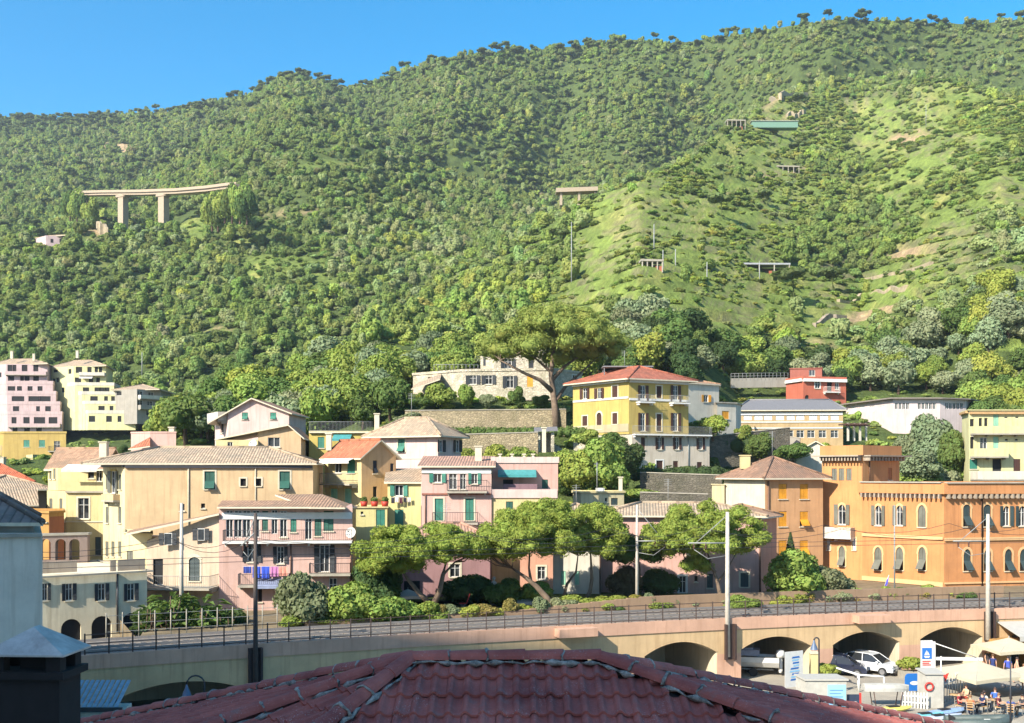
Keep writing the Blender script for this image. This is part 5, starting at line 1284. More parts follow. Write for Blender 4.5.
# ------------------------------------------------------------------ ground, railway viaduct, poles
PAVE = newmat('plaza_paving')
def _pave():
    m, nt, bs = PAVE; n1 = noise_tex(nt, .25, 6, .65); n2 = noise_tex(nt, 6, 4, .7)
    br = N(nt, 'ShaderNodeTexBrick'); tc = N(nt, 'ShaderNodeTexCoord'); L(nt, tc.outputs['Object'], br.inputs['Vector']); br.inputs['Scale'].default_value = 1.2; br.inputs['Mortar Size'].default_value = .012
    br.inputs['Color1'].default_value = (.36, .32, .26, 1); br.inputs['Color2'].default_value = (.31, .28, .23, 1); br.inputs['Mortar'].default_value = (.2, .18, .15, 1)
    c = mixc(nt, ramp(nt, n1, .3, .75), (.75, .75, .75, 1), (1.15, 1.12, 1.05, 1)); c2 = mixc(nt, 1.0, br.outputs['Color'], c, 'MULTIPLY')
    L(nt, c2, bs.inputs['Base Color']); bs.inputs['Roughness'].default_value = .9; bump(nt, bs, n2, .2, .02); return m
PAVEM = _pave()
vp = [(-23.8, 61.9), (-9.87, 68.3), (8.79, 75.5), (25.4, 80.3), (38.9, 83.6)]
pf = np.polyfit([p[0] for p in vp], [p[1] for p in vp], 2)
VX = np.arange(-75, 52.01, .1); VY = np.polyval(pf, VX)
VX = np.concatenate([VX, VX[-1] + np.arange(1, 400) * .25]); VY = np.concatenate([VY, VY[-1] + np.arange(1, 400) * .25 * .16])
VS = np.concatenate([[0], np.cumsum(np.hypot(np.diff(VX), np.diff(VY)))])
TXn = np.gradient(VX, VS); TYn = np.gradient(VY, VS)
def vs(px):     # arc length where picture column px meets the near face
    k = int(np.argmin(np.abs(VX / VY - (px - 512) / F))); return float(VS[k])
def vpt(s, off=0.0, z=0.0):
    x, y = np.interp(s, VS, VX), np.interp(s, VS, VY); tx, ty = np.interp(s, VS, TXn), np.interp(s, VS, TYn); l = math.hypot(tx, ty)
    return Vector((x - ty / l * off, y + tx / l * off, z))
def vdir(s):
    return (vpt(s + .2) - vpt(s - .2)).normalized()
DZ = 4.5
b = MB(); b.poly([(-1150, -240, 0), (1150, -240, 0), (1150, 120, 0), (-1150, 120, 0)]); tag(b.build('plaza_ground', PAVEM), kind='structure')
arches = [(97, 262, 2.58, 1.1), (644, 717.5, 3.0, .85), (741, 811, 3.05, .8), (833.5, 899.5, 3.1, .85), (920, 982.5, 3.2, .8), (1012, 1070, 3.2, .8)]
ops = [(vs(a), vs(c), zc, r) for a, c, zc, r in arches]
VIA_C = plaster(234, 200, 154, .84, name='viaduct_cream_plaster'); VIA_P = plaster(230, 184, 156, .86, name='viaduct_pink_band'); VIA_I = plaster(220, 206, 180, .95, name='vault_plaster')
via = thing('railway_viaduct', 'long cream railway viaduct with low arches and a pink top band, crossing the picture', 'viaduct', vpt(vs(512)))
def zop(s):
    for a, c, zc, r in ops:
        if a <= s <= c: t = (2 * (s - a) / (c - a) - 1); return zc - r * t * t
    return 0.0
s0, s1 = vs(-300), vs(1100) + 20
ss = sorted(set(np.round(np.arange(s0, s1, .3), 3)) | {q for o in ops for q in (round(o[0], 3), round(o[0] + .002, 3), round(o[1], 3), round(o[1] - .002, 3))})
b = MB()
for a, c in zip(ss[:-1], ss[1:]):
    m = (a + c) / 2; inn = any(o[0] < m < o[1] for o in ops)
    za, zb = (zop(a + 1e-4 if a < m else a), zop(c - 1e-4)) if inn else (0, 0)
    if not inn:
        b.poly([vpt(a, 0, 0), vpt(c, 0, 0), vpt(c, 0, 2.0), vpt(a, 0, 2.0)], 1); za = zb = 2.0
    b.poly([vpt(a, 0, za), vpt(c, 0, zb), vpt(c, 0, 3.7), vpt(a, 0, 3.7)], 0)
b.build('wall', [VIA_C, VIA_P], via)
b = MB()
for a, c in zip(ss[:-1], ss[1:]):
    b.poly([vpt(a, -.08, 3.7), vpt(c, -.08, 3.7), vpt(c, -.08, DZ), vpt(a, -.08, DZ)]); b.poly([vpt(a, 0, 3.7), vpt(c, 0, 3.7), vpt(c, -.08, 3.7), vpt(a, -.08, 3.7)])
    b.poly([vpt(a, -.08, DZ), vpt(c, -.08, DZ), vpt(c, .32, DZ), vpt(a, .32, DZ)]); b.poly([vpt(c, .32, DZ - .3), vpt(a, .32, DZ - .3), vpt(a, .32, DZ), vpt(c, .32, DZ)])
b.build('parapet_band', VIA_P, via)
for (a, c, zc, r) in ops:
    b = MB(); n = 14; dp = 8.5
    for k in range(n):
        u, v = a + (c - a) * k / n, a + (c - a) * (k + 1) / n; zu = zc - r * (2 * k / n - 1) ** 2; zv = zc - r * (2 * (k + 1) / n - 1) ** 2
        b.poly([vpt(u, 0, zu), vpt(v, 0, zv), vpt(v, dp, zv), vpt(u, dp, zu)][::-1]); b.poly([vpt(u, dp, 0), vpt(v, dp, 0), vpt(v, dp, zv), vpt(u, dp, zu)])
    b.poly([vpt(a, 0, 0), vpt(a, dp, 0), vpt(a, dp, zc - r), vpt(a, 0, zc - r)][::-1]); b.poly([vpt(c, 0, 0), vpt(c, dp, 0), vpt(c, dp, zc - r), vpt(c, 0, zc - r)])
    b.build('vault', VIA_I, via)
    b = MB(); m = (a + c) / 2     # a trim of render round the opening
    for k in range(n):
        u, v = a + (c - a) * k / n, a + (c - a) * (k + 1) / n; zu = zc - r * (2 * k / n - 1) ** 2; zv = zc - r * (2 * (k + 1) / n - 1) ** 2
        b.poly([vpt(u, -.03, zu), vpt(v, -.03, zv), vpt(v, -.03, zv + .09), vpt(u, -.03, zu + .09)]); b.poly([vpt(u, -.03, zu), vpt(u, 0.0, zu), vpt(v, 0.0, zv), vpt(v, -.03, zv)])
    b.build('arch_ring', VIA_C, via)
for xa, xb in ((554.5, 592.5), (852, 883.5)):
    a, c = vs(xa), vs(xb); b = MB(); d = vpt(c) - vpt(a); nn = Vector((d.y, -d.x, 0)).normalized()
    b.fr(vpt(a, -.085, 3.85), d, nn * .9, (0, 0, .55)); b.build('refuge_balcony', VIA_P, via)
VIA_D = plain('dark_steel_channel', S(74, 54, 48, .6), .7)
for px, zt, zb in ((255, 4.3, 1.9), (728.5, 4.1, 1.6), (988, 4.3, 2.1)):
    s = vs(px); d = vdir(s); nn = Vector((d.y, -d.x, 0))
    for o in (-.42, .28): b = MB(); b.fr(vpt(s, -.085, zb) + d * o, d * .14, nn * .28, (0, 0, zt - zb)); b.build('pole_channel', VIA_D, via)
    b = MB(); b.fr(vpt(s, -.085, zb) + d * -.28, d * .56, nn * .04, (0, 0, zt - zb)); b.build('back_plate', VIA_D, via)
# track bed
m, nt, bs = newmat('track_ballast'); n1 = noise_tex(nt, 12, 4, .8); n2 = noise_tex(nt, .6, 4)
L(nt, mixc(nt, ramp(nt, n1, .3, .7), (.10, .085, .075, 1), (.33, .29, .25, 1)), bs.inputs['Base Color']); bs.inputs['Roughness'].default_value = 1; bump(nt, bs, n1, 1, .06); BALL = m
b = MB()
for a, c in zip(ss[::4][:-1], ss[::4][1:]):
    for o0, o1, z0, z1 in ((.32, .8, 4.28, 4.36), (.8, 6.0, 4.36, 4.36), (6.0, 6.6, 4.36, 4.30)):
        b.poly([vpt(a, o0, z0), vpt(c, o0, z0), vpt(c, o1, z1), vpt(a, o1, z1)])
tag(b.build('railway_bed', BALL), kind='structure')
RAILM, nt, bs = newmat('steel_rail'); bs.inputs['Base Color'].default_value = (.32, .29, .27, 1); bs.inputs['Metallic'].default_value = .6; bs.inputs['Roughness'].default_value = .4
SLEEP = plain('concrete_sleeper', S(160, 148, 136, .7), .9)
for tn, oc in (('near', 1.9), ('far', 4.9)):
    t = thing('railway_track', 'railway track with pale sleepers, %s' % ('nearest the viaduct parapet' if tn == 'near' else 'on the side towards the houses'), 'railway track', vpt(vs(512), oc, 4.4))
    for sd in (-.72, .72):
        b = MB()
        for a, c in zip(ss[::3][:-1], ss[::3][1:]):
            p, q = vpt(a, oc + sd, 4.44), vpt(c, oc + sd, 4.44); d = (q - p); nn = Vector((-d.y, d.x, 0)).normalized() * .07; b.fr(p - nn / 2, d, nn, (0, 0, .15))
        b.build('rail', RAILM, t)
    b = MB(); s = vs(40)
    while s < vs(1060):
        d = vdir(s); nn = Vector((-d.y, d.x, 0)); b.fr(vpt(s, oc - 1.1, 4.33), d * .25, nn * 2.2, (0, 0, .1)); s += .62
    o = b.build('sleepers', SLEEP, t); o['kind'] = 'stuff'
GZ0 = lambda px: 3.1 if px < 150 else 4.30
b = MB()      # made ground behind the line, with a lower yard on the left
sx = [vs(x) for x in (-300, -100, 20, 80, 120, 148)]; sy = [vs(x) for x in np.linspace(152, 1090, 40)]
for lst, z_ in ((sx, 3.1), (sy, 4.30)):
    for a, c in zip(lst[:-1], lst[1:]): b.poly([vpt(a, 6.6, z_), vpt(c, 6.6, z_), Vector((vpt(c, 6.6).x * 1.45, 112, z_)), Vector((vpt(a, 6.6).x * 1.45, 112, z_))])
for a, c in zip(sx[:-1], sx[1:]): b.poly([vpt(c, 6.6, 3.1), vpt(a, 6.6, 3.1), vpt(a, 6.6, 4.3), vpt(c, 6.6, 4.3)])
p_, q_ = vpt(vs(150), 6.6, 0), vpt(vs(150), 24, 0); b.poly([(p_.x, p_.y, 3.1), (q_.x, q_.y, 3.1), (q_.x, q_.y, 4.3), (p_.x, p_.y, 4.3)])
tag(b.build('garden_ground', plain('garden_soil', S(160, 140, 106, .5), 1.0, var=.4, scale=.8)), kind='structure')
# parapet railing
FEN = plain('brown_painted_railing', S(84, 66, 58, .7), .6)
t = thing('parapet_railing', 'brown iron railing of thin posts and three bars along the viaduct top', 'railing', vpt(vs(512), .1, DZ))
sa, sb = vs(84), vs(1070); n = 56; post = None
b = MB()
for z_ in (.12, .62, 1.12): b.tube([vpt(s, .1, DZ + z_) for s in np.linspace(sa, sb, 130)], .028, 5, cap=False)
b.build('bars', FEN, t)
for k in range(n):
    s = sa + (sb - sa) * k / (n - 1); b = MB(); p = vpt(s, .1, DZ); b.box(tuple(p + Vector((0, 0, .6))), (.07, .07, 1.2)); b.build('post', FEN, t)
t = thing('wire_fence', 'thin grey wire fence between the track and the left gardens', 'fence', vpt(vs(200), 6.75, 4.3))
sa, sb = vs(118), vs(300); b = MB()
for z_ in (.5, 1.0, 1.5): b.tube([vpt(s, 6.75, 4.3 + z_) for s in np.linspace(sa, sb, 30)], .015, 4, cap=False)
b.build('wire', GREYRAIL, t)
for k in range(12):
    p = vpt(sa + (sb - sa) * k / 11, 6.75, 4.3); b = MB(); b.tube([p, p + Vector((0, 0, 1.7))], .04, 5); b.build('post', CONC, t)
wl = thing('garden_wall', 'low weathered garden wall along the far side of the railway, under the pines', 'wall', vpt(vs(600), 10, 4.3)); b = MB()
for a, c in zip(np.linspace(vs(330), vs(1060), 60)[:-1], np.linspace(vs(330), vs(1060), 60)[1:]):
    p, q = vpt(a, 6.9, 4.28), vpt(c, 6.9, 4.28); d = q - p; nn = Vector((-d.y, d.x, 0)).normalized() * .3; b.fr(p, d, nn, (0, 0, .35 + .75 * min(1, max(0, (p.x + 2) / 12))))
b.build('wall', plaster(206, 172, 140, .6), wl)
# poles
POLE = plain('pale_concrete_pole', S(206, 196, 182, .75), .85); POLED = plain('weathered_dark_pole', S(96, 84, 78, .6), .85); INS = plain('brown_insulator', S(90, 60, 50, .7), .3)
def pole(label, px, ytop, ybot, Y, r, mat, arm=None, stay=None, zb=None, cat='pole', name='railway_pole'):
    p = W(px, ybot, Y); 
    if zb is not None: p.z = zb
    q = W(px, ytop, Y); t = thing(name, label, cat, p); b = MB(); b.tube([p, q], [r, r * .62], 8); b.build('pole', mat, t)
    if arm:
        (ax_, ay), y0 = arm; e = W(ax_, ay, Y); s_ = W(px, y0, Y); b = MB(); b.tube([s_, e], .05, 6); b.build('arm', GREYRAIL, t)
        b = MB(); b.tube([W(px, ytop + 3, Y), s_.lerp(e, .8)], .03, 5); b.build('stay', GREYRAIL, t)
        for f_ in (.55, .85):
            c_ = s_.lerp(e, f_); b = MB(); b.lathe(c_ + Vector((0, 0, -.45)), [(.02, 0), (.09, .05), (.03, .1), (.09, .17), (.03, .22), (.09, .29), (.02, .4)], 8); b.build('insulator', INS, t)
        b = MB(); c_ = s_.lerp(e, .85); b.tube([c_ - Vector((0, 0, .45)), s_.lerp(e, .5) - Vector((0, 0, 1.1)), s_.lerp(e, .05) - Vector((0, 0, .9))], .025, 5); b.build('registration_arm', GREYRAIL, t)
    return t
pole('pale concrete pole beside the leafy plants, left of the pink seafront house', 181.5, 503, 634, 76, .17, POLE, zb=4.2)
pole('dark weathered pole in front of the laundry, rising from the viaduct face', 255.5, 513, 684, 65.3, .16, POLED, arm=((241, 546), 532), zb=2.0)
pole('slim pale pole with an arm pointing right, between the pines behind the track', 637, 505, 607, 85, .14, POLE, arm=((670, 541), 541), zb=4.2)
pole('tall pale pole with an arm pointing left, fixed to the viaduct by the second pier', 727.5, 512, 655, 77.4, .2, POLE, arm=((688, 543), 543), zb=1.8)
pole('tall pale pole with an arm before the right end of the orange palazzo', 988, 514, 641, 82.5, .2, POLE, arm=((953, 541), 541), zb=2.2)
pole('thin bare metal flagpole in front of the orange palazzo facade', 894.5, 505, 600, 92, .07, GREYRAIL, zb=4.2, cat='flagpole', name='flagpole')
for px, yt, yb, Y, lb in ((571.5, 222, 290, 262, 'tallest thin lattice like mast standing on the green slope above the big pine'), (663, 250, 272, 300, 'short grey utility pole beside the flat hut on the slope'), (675.5, 249, 270, 300, 'second short utility pole just right of the flat hut'), (707, 262, 282, 270, 'pale utility pole left of the dark carport on the slope'), (759.5, 261, 283, 262, 'pale utility pole standing in front of the dark carport'),
                          (142, 352, 373, 345, 'utility pole on the road above the grey brown apartment house'), (757, 345, 358, 205, 'utility pole among reeds above the white annex'), (654, 224, 252, 340, 'dark utility pole above the terraces, up the slope'), (926, 105, 122, 560, 'pale pole on the bare soil patch high on the right')):
    g_ = slope_at(px, yb); Y = g_.y if Y > 200 else Y
    pole(lb, px, yt, yb + 6, Y, .16, GREYRAIL if Y > 200 else POLE, cat='utility pole', name='utility_pole')
# catenary wires
t = thing('overhead_wires', 'thin overhead railway wires strung between the pale poles', 'wires', vpt(vs(600), 3, 10))
for off, z0_ in ((1.9, 9.3), (1.9, 10.6), (4.9, 9.4), (4.9, 10.7)):
    b = MB(); st_ = [vs(x) for x in (-60, 182, 255, 480, 637, 728, 860, 988, 1080)]; pts = []
    for a, c in zip(st_[:-1], st_[1:]):
        for k in range(6): f_ = k / 6; pts.append(vpt(a + (c - a) * f_, off, z0_ - (.0 if z0_ < 10 else 1.0 * 4 * f_ * (1 - f_) * .7)))
    b.tube(pts, .016, 4, cap=False); b.build('wire', IRON, t)
# flag
fp = W(882, 592, 98); t = thing('flag', 'small blue and violet flag leaning out from the orange palazzo', 'flag', fp); b = MB(); tip = W(889, 575, 97); b.tube([fp, tip], .03, 5); b.build('staff', WHITE, t)
b = MB(); 
for k in range(4):
    for j in range(3):
        P = lambda i, j: tip.lerp(fp, i * .14) + Vector((-.1 * j + .05 * math.sin(i * 2 + j), -.05 * j, -.38 * j))
        b.poly([P(k, j), P(k + 1, j), P(k + 1, j + 1), P(k, j + 1)], 0 if j < 2 else 1)
b.build('cloth', [plain('blue_flag_cloth', S(70, 80, 190, .8), .9), plain('violet_flag_cloth', S(150, 90, 170, .8), .9)], t)

# ------------------------------------------------------------------ things far up the hills
CONCB = plain('bridge_concrete', S(206, 186, 160, .55), .9)  # one even warm concrete colour for the road bridges
br = thing('road_bridge', 'concrete road viaduct on two piers crossing the ravine, far left on the hills', 'bridge', W(140, 220, 520))
pts = [W(74, 192.5, 585), W(84, 191.8, 575), W(100, 191.3, 560), W(140, 190.8, 525), W(175, 189.5, 500), W(205, 187, 478), W(226, 184.2, 458), W(236, 183.5, 450)]
b = MB()
for p, q in zip(pts[:-1], pts[1:]):
    d = q - p; nn = Vector((-d.y, d.x, 0)).normalized() * 6; b.fr(p - Vector((0, 0, .6)), d, nn, (0, 0, .6))
b.build('deck', CONCB, br); b = MB()
for p, q in zip(pts[:-1], pts[1:]):
    d = q - p; nn = Vector((-d.y, d.x, 0)).normalized() * .15; b.fr(p + Vector((0, 0, .003)), d, nn, (0, 0, .6))
b.build('parapet', CONCB, br); b = MB()
for p, q in zip(pts[:-1], pts[1:]):
    d = q - p; nn = Vector((-d.y, d.x, 0)).normalized(); b.fr(p + nn * .7 - Vector((0, 0, 1.7)), d, nn * 4.5, (0, 0, 1.097))
b.build('girder', CONCB, br)
for px, Y, yb in ((120.5, 543, 226), (161, 511, 224)):
    p = W(px, 191.3 if px < 150 else 190.2, Y); b = MB(); w_ = 3.1; b.fr((p.x - w_ / 2, p.y + .6, ZZ(yb + 8, Y)), (w_, -w_ * .5, 0), (1.6, 3.2, 0), (0, 0, p.z - 1.75 - ZZ(yb + 8, Y))); b.build('pier', CONCB, br)
    b = MB(); b.fr((p.x - w_ * .9, p.y + .9, p.z - 2.8), (w_ * 1.8, -w_ * .9, 0), (1.6, 3.2, 0), (0, 0, 1.05)); b.build('pier_head', CONCB, br)
br = thing('road_bridge', 'short pale road bridge tucked in the valley in the middle of the hills', 'bridge', W(575, 192, 400)); b = MB(); b.fr(W(556, 192, 402), W(598, 190.5, 402) - W(556, 192, 402), (0, 5, 0), (0, 0, .7)); b.build('deck', CONCB, br)
b = MB(); b.fr(W(556, 192, 402) + Vector((0, 0, .703)), W(598, 190.5, 402) - W(556, 192, 402), (0, .2, 0), (0, 0, .8)); b.build('parapet', CONCB, br)
for px in (560, 578, 594): b = MB(); b.fr(W(px, 205, 403), (.8, 0, 0), (0, 3, 0), (0, 0, ZZ(192, 403) - ZZ(205, 403))); b.build('pier', CONCB, br)
YF = slope_at(52, 259).y; DF = slope_at(52, 259).z - ZZ(259, YF)
h = House('farmhouse', 'small pinkish farmhouse half hidden in the woods far left', 'house', [(36, YF + 6), (46, YF), (68, YF + 3)], (0, 8), ZZ(247.5, YF) + DF, ZZ(268, YF) + DF, LILAC); h.win(1, 52, 253 - DF * F / YF, 3, 4, kind='dark', sill=False); h.win(1, 61, 253 - DF * F / YF, 3, 4, kind='dark', sill=False); h.finish(); h.hip(1.6, .4, T_BEI, quad=[h.P[0], h.P[2] + Vector((0, -3)), h.P[3], h.P[4]])
def slabhut(name, label, px0, px1, ytop, ybot, Y, dep, mat, dark=True, cat='hut'):
    g_ = slope_at((px0 + px1) / 2, ybot); Y = g_.y; t = thing(name, label, cat, g_); b = MB(); a = W(px0, ytop, Y); a.z = g_.z + (ybot - ytop) / F * Y; wd = (px1 - px0) / F * Y; b.fr(a, (wd, .5, 0), (0, dep, .25), (0, 0, -.45)); b.build('roof', mat, t)
    hh = (ybot - ytop + 5) / F * Y - .46
    b = MB(); b.fr(a + Vector((.3, dep - .6, -.46)), (wd - .6, .5, 0), (0, .3, 0), (0, 0, -hh)); b.build('back_wall', GREYW if not dark else STONED, t)
    for k in range(5):
        b = MB(); b.fr(a + Vector((.2 + (wd - .6) * k / 4, .15 + .1 * k, -.46)), (.25, 0, 0), (0, .25, 0), (0, 0, -hh)); b.build('post', CONC, t)
    b = MB(); b.fr(a + Vector((wd * .66, .8, -hh * .6)), (1.5, 0, 0), (0, .1, 0), (0, 0, -hh * .5)); b.build('panel', plain('terracotta_panel', S(190, 110, 80, .6), .9), t)
slabhut('carport', 'long flat roofed carport with dark openings in the middle of the terraced slope', 728, 791, 265.5, 275, 268, 6, plain('pale_roof_slab', S(170, 172, 176, .7), .8), cat='carport')
slabhut('hut', 'small flat roofed hut beside two short poles on the slope', 641, 664, 268, 276, 300, 5, CONC)
slabhut('hut', 'flat roofed shelter high on the right slope under a bushy tree', 777, 800, 162.5, 170, 430, 5, CONC)
slabhut('hut', 'low brownish shed high among the terraces, left of the greenhouse netting', 727, 746, 122, 129, 520, 5, CONC)
def bank(label, px0, px1, y0, y1, Y, hpx, mat=None):
    mt = mat or plain('pale_terrace_stone', S(196, 178, 146, .6), .95, var=.35, scale=.8)
    P = [slope_at(px0 + (px1 - px0) * k / 9, y0 + hpx + (y1 - y0) * k / 9) for k in range(10)]; hgt = hpx / F * P[0].y
    o = thing('terrace_wall', label, 'wall', P[0]); b = MB()
    for p, q in zip(P[:-1], P[1:]):
        d = q - p; n_ = Vector((-d.y, d.x, 0)).normalized() * .9; b.fr(p - Vector((0, 0, 1.5)), d, n_, (0, 0, hgt + 1.5))
    b.build('masonry', mt, o)
bank('greyish bare terrace wall with dry bushes in the middle right of the slope', 816, 847, 322, 320, 232, 5, plain('dry_grey_stone', S(190, 172, 150, .55), .95, var=.4, scale=.7))
bank('pale terrace wall on the upper terraces, longest of the three near the crest', 766, 808, 97, 93, 560, 6)
bank('pale terrace wall beside the green netting high on the right slope', 786, 806, 112, 110, 540, 5)
bank('short pale wall in the clearing left of centre on the hill', 96, 108, 235, 238, 400, 10)
bank('terrace wall under the vine rows on the right slope', 858, 930, 278, 262, 262, 3)
bank('lower terrace wall under the vine rows, nearest the olive trees', 840, 905, 300, 284, 250, 3)
bank('stone road wall in shadow above the left apartment blocks', 128, 176, 373, 372, 322, 5, GREYW)
a = slope_at(752, 126) + Vector((0, 0, .2)); t = thing('greenhouse', 'pale green netted greenhouse among the terraces high on the right', 'greenhouse', a); b = MB(); b.fr(a, (22, 0, 0), (0, 5, 0), (0, 0, 3)); b.build('netting', plain('green_netting', S(130, 170, 150, .6), .9), t); b = MB(); b.fr(a + Vector((-.4, -.4, 3.003)), (22.8, 0, 0), (0, 5.8, .3), (0, 0, .2)); b.build('roof', plain('pale_net_roof', S(196, 202, 190, .6), .9), t)
# unseen hill left of the frame, added to shade the near roofs and viaduct
def shadow_headland():
    # ridge traced back along the sun from the wanted shade edge
    pr = []
    for xb, yb, zb in ((-60, 53, 4), (-45, 57.5, 4), (-24, 66, 4), (-6, 71, 4), (8, 75, 4), (11, 68, 1), (13, 56, 1), (16, 34, 1), (14, 14, 8), (16, -10, 5), (18, -60, 0)):
        t = (xb + 70) / -SUN.x; pr.append((yb + SUN.y * t, zb + SUN.z * t))
    pr.sort(); py_ = [-240] + [p[0] for p in pr] + [pr[-1][0] + 5, pr[-1][0] + 12]; pz = [60] + [p[1] for p in pr] + [3, -2]
    ny, nx = 90, 40; V = []
    for j in range(ny):
        Yp = -240 + (py_[-1] + 240) * (j / (ny - 1)) ** .7; H = np.interp(Yp, py_, pz)
        for i in range(nx):
            u = i / (nx - 1); X = -175 + 130 * u; g = np.interp(X, [-175, -120, -80, -70, -62, -54, -45], [-.02, .4, .88, 1, .8, .4, -.02])
            nz = float(fbm(np.array([X]), np.array([Yp]), 14, 3)[0]); V.append((X + nz * 1.5, Yp, H * g + nz * 2.5 * (1 if abs(X + 70) > 6 else .2)))
    idx = np.arange(nx * ny).reshape(ny, nx); q = np.stack([idx[:-1, :-1], idx[:-1, 1:], idx[1:, 1:], idx[1:, :-1]], -1).reshape(-1, 4)
    me = np_mesh('shadow_headland', np.array(V), q, [plain('shadow_headland_rock', S(170, 160, 130, .6), 1, var=.5, scale=.15)], smooth=True); tag(link('shadow_headland', me), kind='structure')
shadow_headland()
# ------------------------------------------------------------------ trees and shrubs one can tell apart
BARK = plain('bark', S(120, 96, 78, .6), .95, var=.45, scale=4); BARKP = plain('pine_bark', S(150, 128, 108, .55), .95, var=.4, scale=3)
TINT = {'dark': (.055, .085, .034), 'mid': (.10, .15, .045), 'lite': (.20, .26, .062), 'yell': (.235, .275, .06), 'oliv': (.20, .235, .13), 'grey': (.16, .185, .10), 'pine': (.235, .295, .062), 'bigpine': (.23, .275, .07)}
CROWN = {}
def crownmesh(kind, k, hi):
    key = (kind, k, hi)
    if key not in CROWN:
        n = 5200 if hi else 2600; sz = .07 if hi else .078
        if kind == 'round': bl = blobs_round(200 + k, 1, 1, 12, .5)
        elif kind == 'bush': bl = blobs_round(230 + k, 1, .8, 10, .36)
        elif kind == 'cone':
            bl = [((0, 0, .08 + .11 * q), (.32 - .038 * q, .32 - .038 * q, .1)) for q in range(8)]
        elif kind == 'hedge': bl = [((-.42 + .12 * q, 0, .5), (.11, .16, .5)) for q in range(8)]
        CROWN[key] = crown_mesh('%s_crown' % kind, bl, n, sz, 300 + k * 7 + len(kind), LEAF, core=.72, hi=hi)
    return CROWN[key]
TRK = {}
def trunkmesh(k):
    if k not in TRK:
        r = random.Random(k); b = MB(); p = [(0, 0, -.05), (.02 * r.uniform(-1, 1), .02 * r.uniform(-1, 1), .2), (.04 * r.uniform(-1, 1), .04 * r.uniform(-1, 1), .45)]
        b.tube(p, [.045, .034, .02], 7)
        for q in range(4):
            a = q * 1.6 + r.random(); b.tube([p[1 + q % 2], (math.cos(a) * .12, math.sin(a) * .12, .42 + .1 * r.random()), (math.cos(a) * .24, math.sin(a) * .24, .62)], [.02, .013, .006], 5)
        o = b.build('trunk', BARK); TRK[k] = o.data; bpy.data.objects.remove(o)
    return TRK[k]
def tree(name, label, cat, loc, w, h, kind='round', tint='mid', k=0, hi=False, group=None, trunk=True, dz=0):
    t = thing(name, label, cat, loc, group); t.scale = (w, w, h); t.rotation_euler = (0, 0, rnd.random() * 6.28 if kind != 'hedge' else 0)
    c = bpy.data.objects.new('crown' if trunk else 'foliage', crownmesh(kind, k, hi)); COL.objects.link(c); c.parent = t
    tc = TINT[tint] if isinstance(tint, str) else tint; f = rnd.uniform(.95, 1.3); c.color = (tc[0] * f * rnd.uniform(.9, 1.1), tc[1] * f, tc[2] * f, 1)
    if trunk: o = bpy.data.objects.new('trunk', trunkmesh(k % 3)); COL.objects.link(o); o.parent = t
    return t
def shrub(label, px, yb, hpx, wpx, Y, tint, name='shrub', cat='shrub', kind='bush', k=None, hi=True, group=None, trunk=False):
    s = Y / F; p = W(px, yb, Y); hh = hpx * s
    return tree(name, label, cat, (p.x, p.y, p.z), wpx * s, hh / (.72 if kind == 'bush' else 1.0), kind, tint, k if k is not None else rnd.randrange(3), hi, group, trunk)
shrub('large rounded olive green bush beside the track, right of the dark pole', 303, 626, 54, 60, 75.6, 'grey', k=0)
shrub('big bright yellow green bush by the track in the middle of the shrub row', 348, 627, 44, 62, 76.2, 'lite', k=1)
shrub('wide light green bush by the track below the leftmost pine', 388, 626, 36, 66, 77, 'lite', k=2)
shrub('low yellowish bush ending the shrub row under the pine trunk', 428, 623, 22, 44, 78.2, 'yell', k=0)
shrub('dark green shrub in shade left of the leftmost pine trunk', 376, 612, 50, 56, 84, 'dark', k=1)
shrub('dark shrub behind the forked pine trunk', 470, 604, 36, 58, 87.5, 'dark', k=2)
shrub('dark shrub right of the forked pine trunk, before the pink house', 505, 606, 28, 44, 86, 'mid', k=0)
shrub('light green hedge like bush by the white parasols under the leaning pine', 535, 602, 20, 38, 86.5, 'lite', k=1)
for q, (x, w_, tn, lb) in enumerate(((578, 44, 'yell', 'low yellow flowering shrub beside the leaning pine trunk, along the track wall'), (612, 40, 'yell', 'low yellowish shrub along the track wall, below the white house front'), (655, 34, 'lite', 'low green tuft by the track wall left of the small stair'), (742, 36, 'lite', 'low green tuft by the track wall, just right of the tall pale pole'))):
    shrub(lb, x, 611, 16, w_, 83.5 + q * .4, tn, k=q % 3)
shrub('dark reddish shrub below the pink row house, left of the slim pole', 626, 602, 36, 40, 89, (.11, .085, .05), k=1)
shrub('dark bushy shrub under the green shuttered pink row house', 657, 597, 34, 40, 90, 'dark', k=2)
shrub('large yellow green tree in front of the ochre house by the track', 795, 608, 56, 62, 88.5, 'lite', name='leafy_tree', cat='tree', kind='round', k=0, trunk=True)
shrub('olive green tree just left of the palazzo terrace', 829, 608, 44, 46, 89.5, 'grey', name='leafy_tree', cat='tree', kind='round', k=1, trunk=True)
shrub('low bush at the foot of the yellow green tree', 780, 610, 22, 46, 87.5, 'yell', k=2)
shrub('small dark conifer rising behind the yellow green tree', 790.5, 562, 31, 20, 95, 'dark', name='conifer', cat='tree', kind='cone', k=0, trunk=True)
r_ = random.Random(77)
for q in range(46):
    x = 318 + q * 15.6 + r_.uniform(-4, 4); pp = vpt(vs(x), 7.35 + r_.uniform(0, .5), 4.28); hh = r_.uniform(.7, 1.35); ww = r_.uniform(1.3, 2.2)
    tree('low_shrub', 'low flowering shrub in the long planting strip along the far side of the railway', 'shrub', tuple(pp), ww, hh / .72, 'bush', r_.choice(['yell', 'lite', 'mid', (.26, .21, .07), 'oliv', (.30, .24, .06)]), r_.randrange(3), False, 'planting strip along the railway', False)
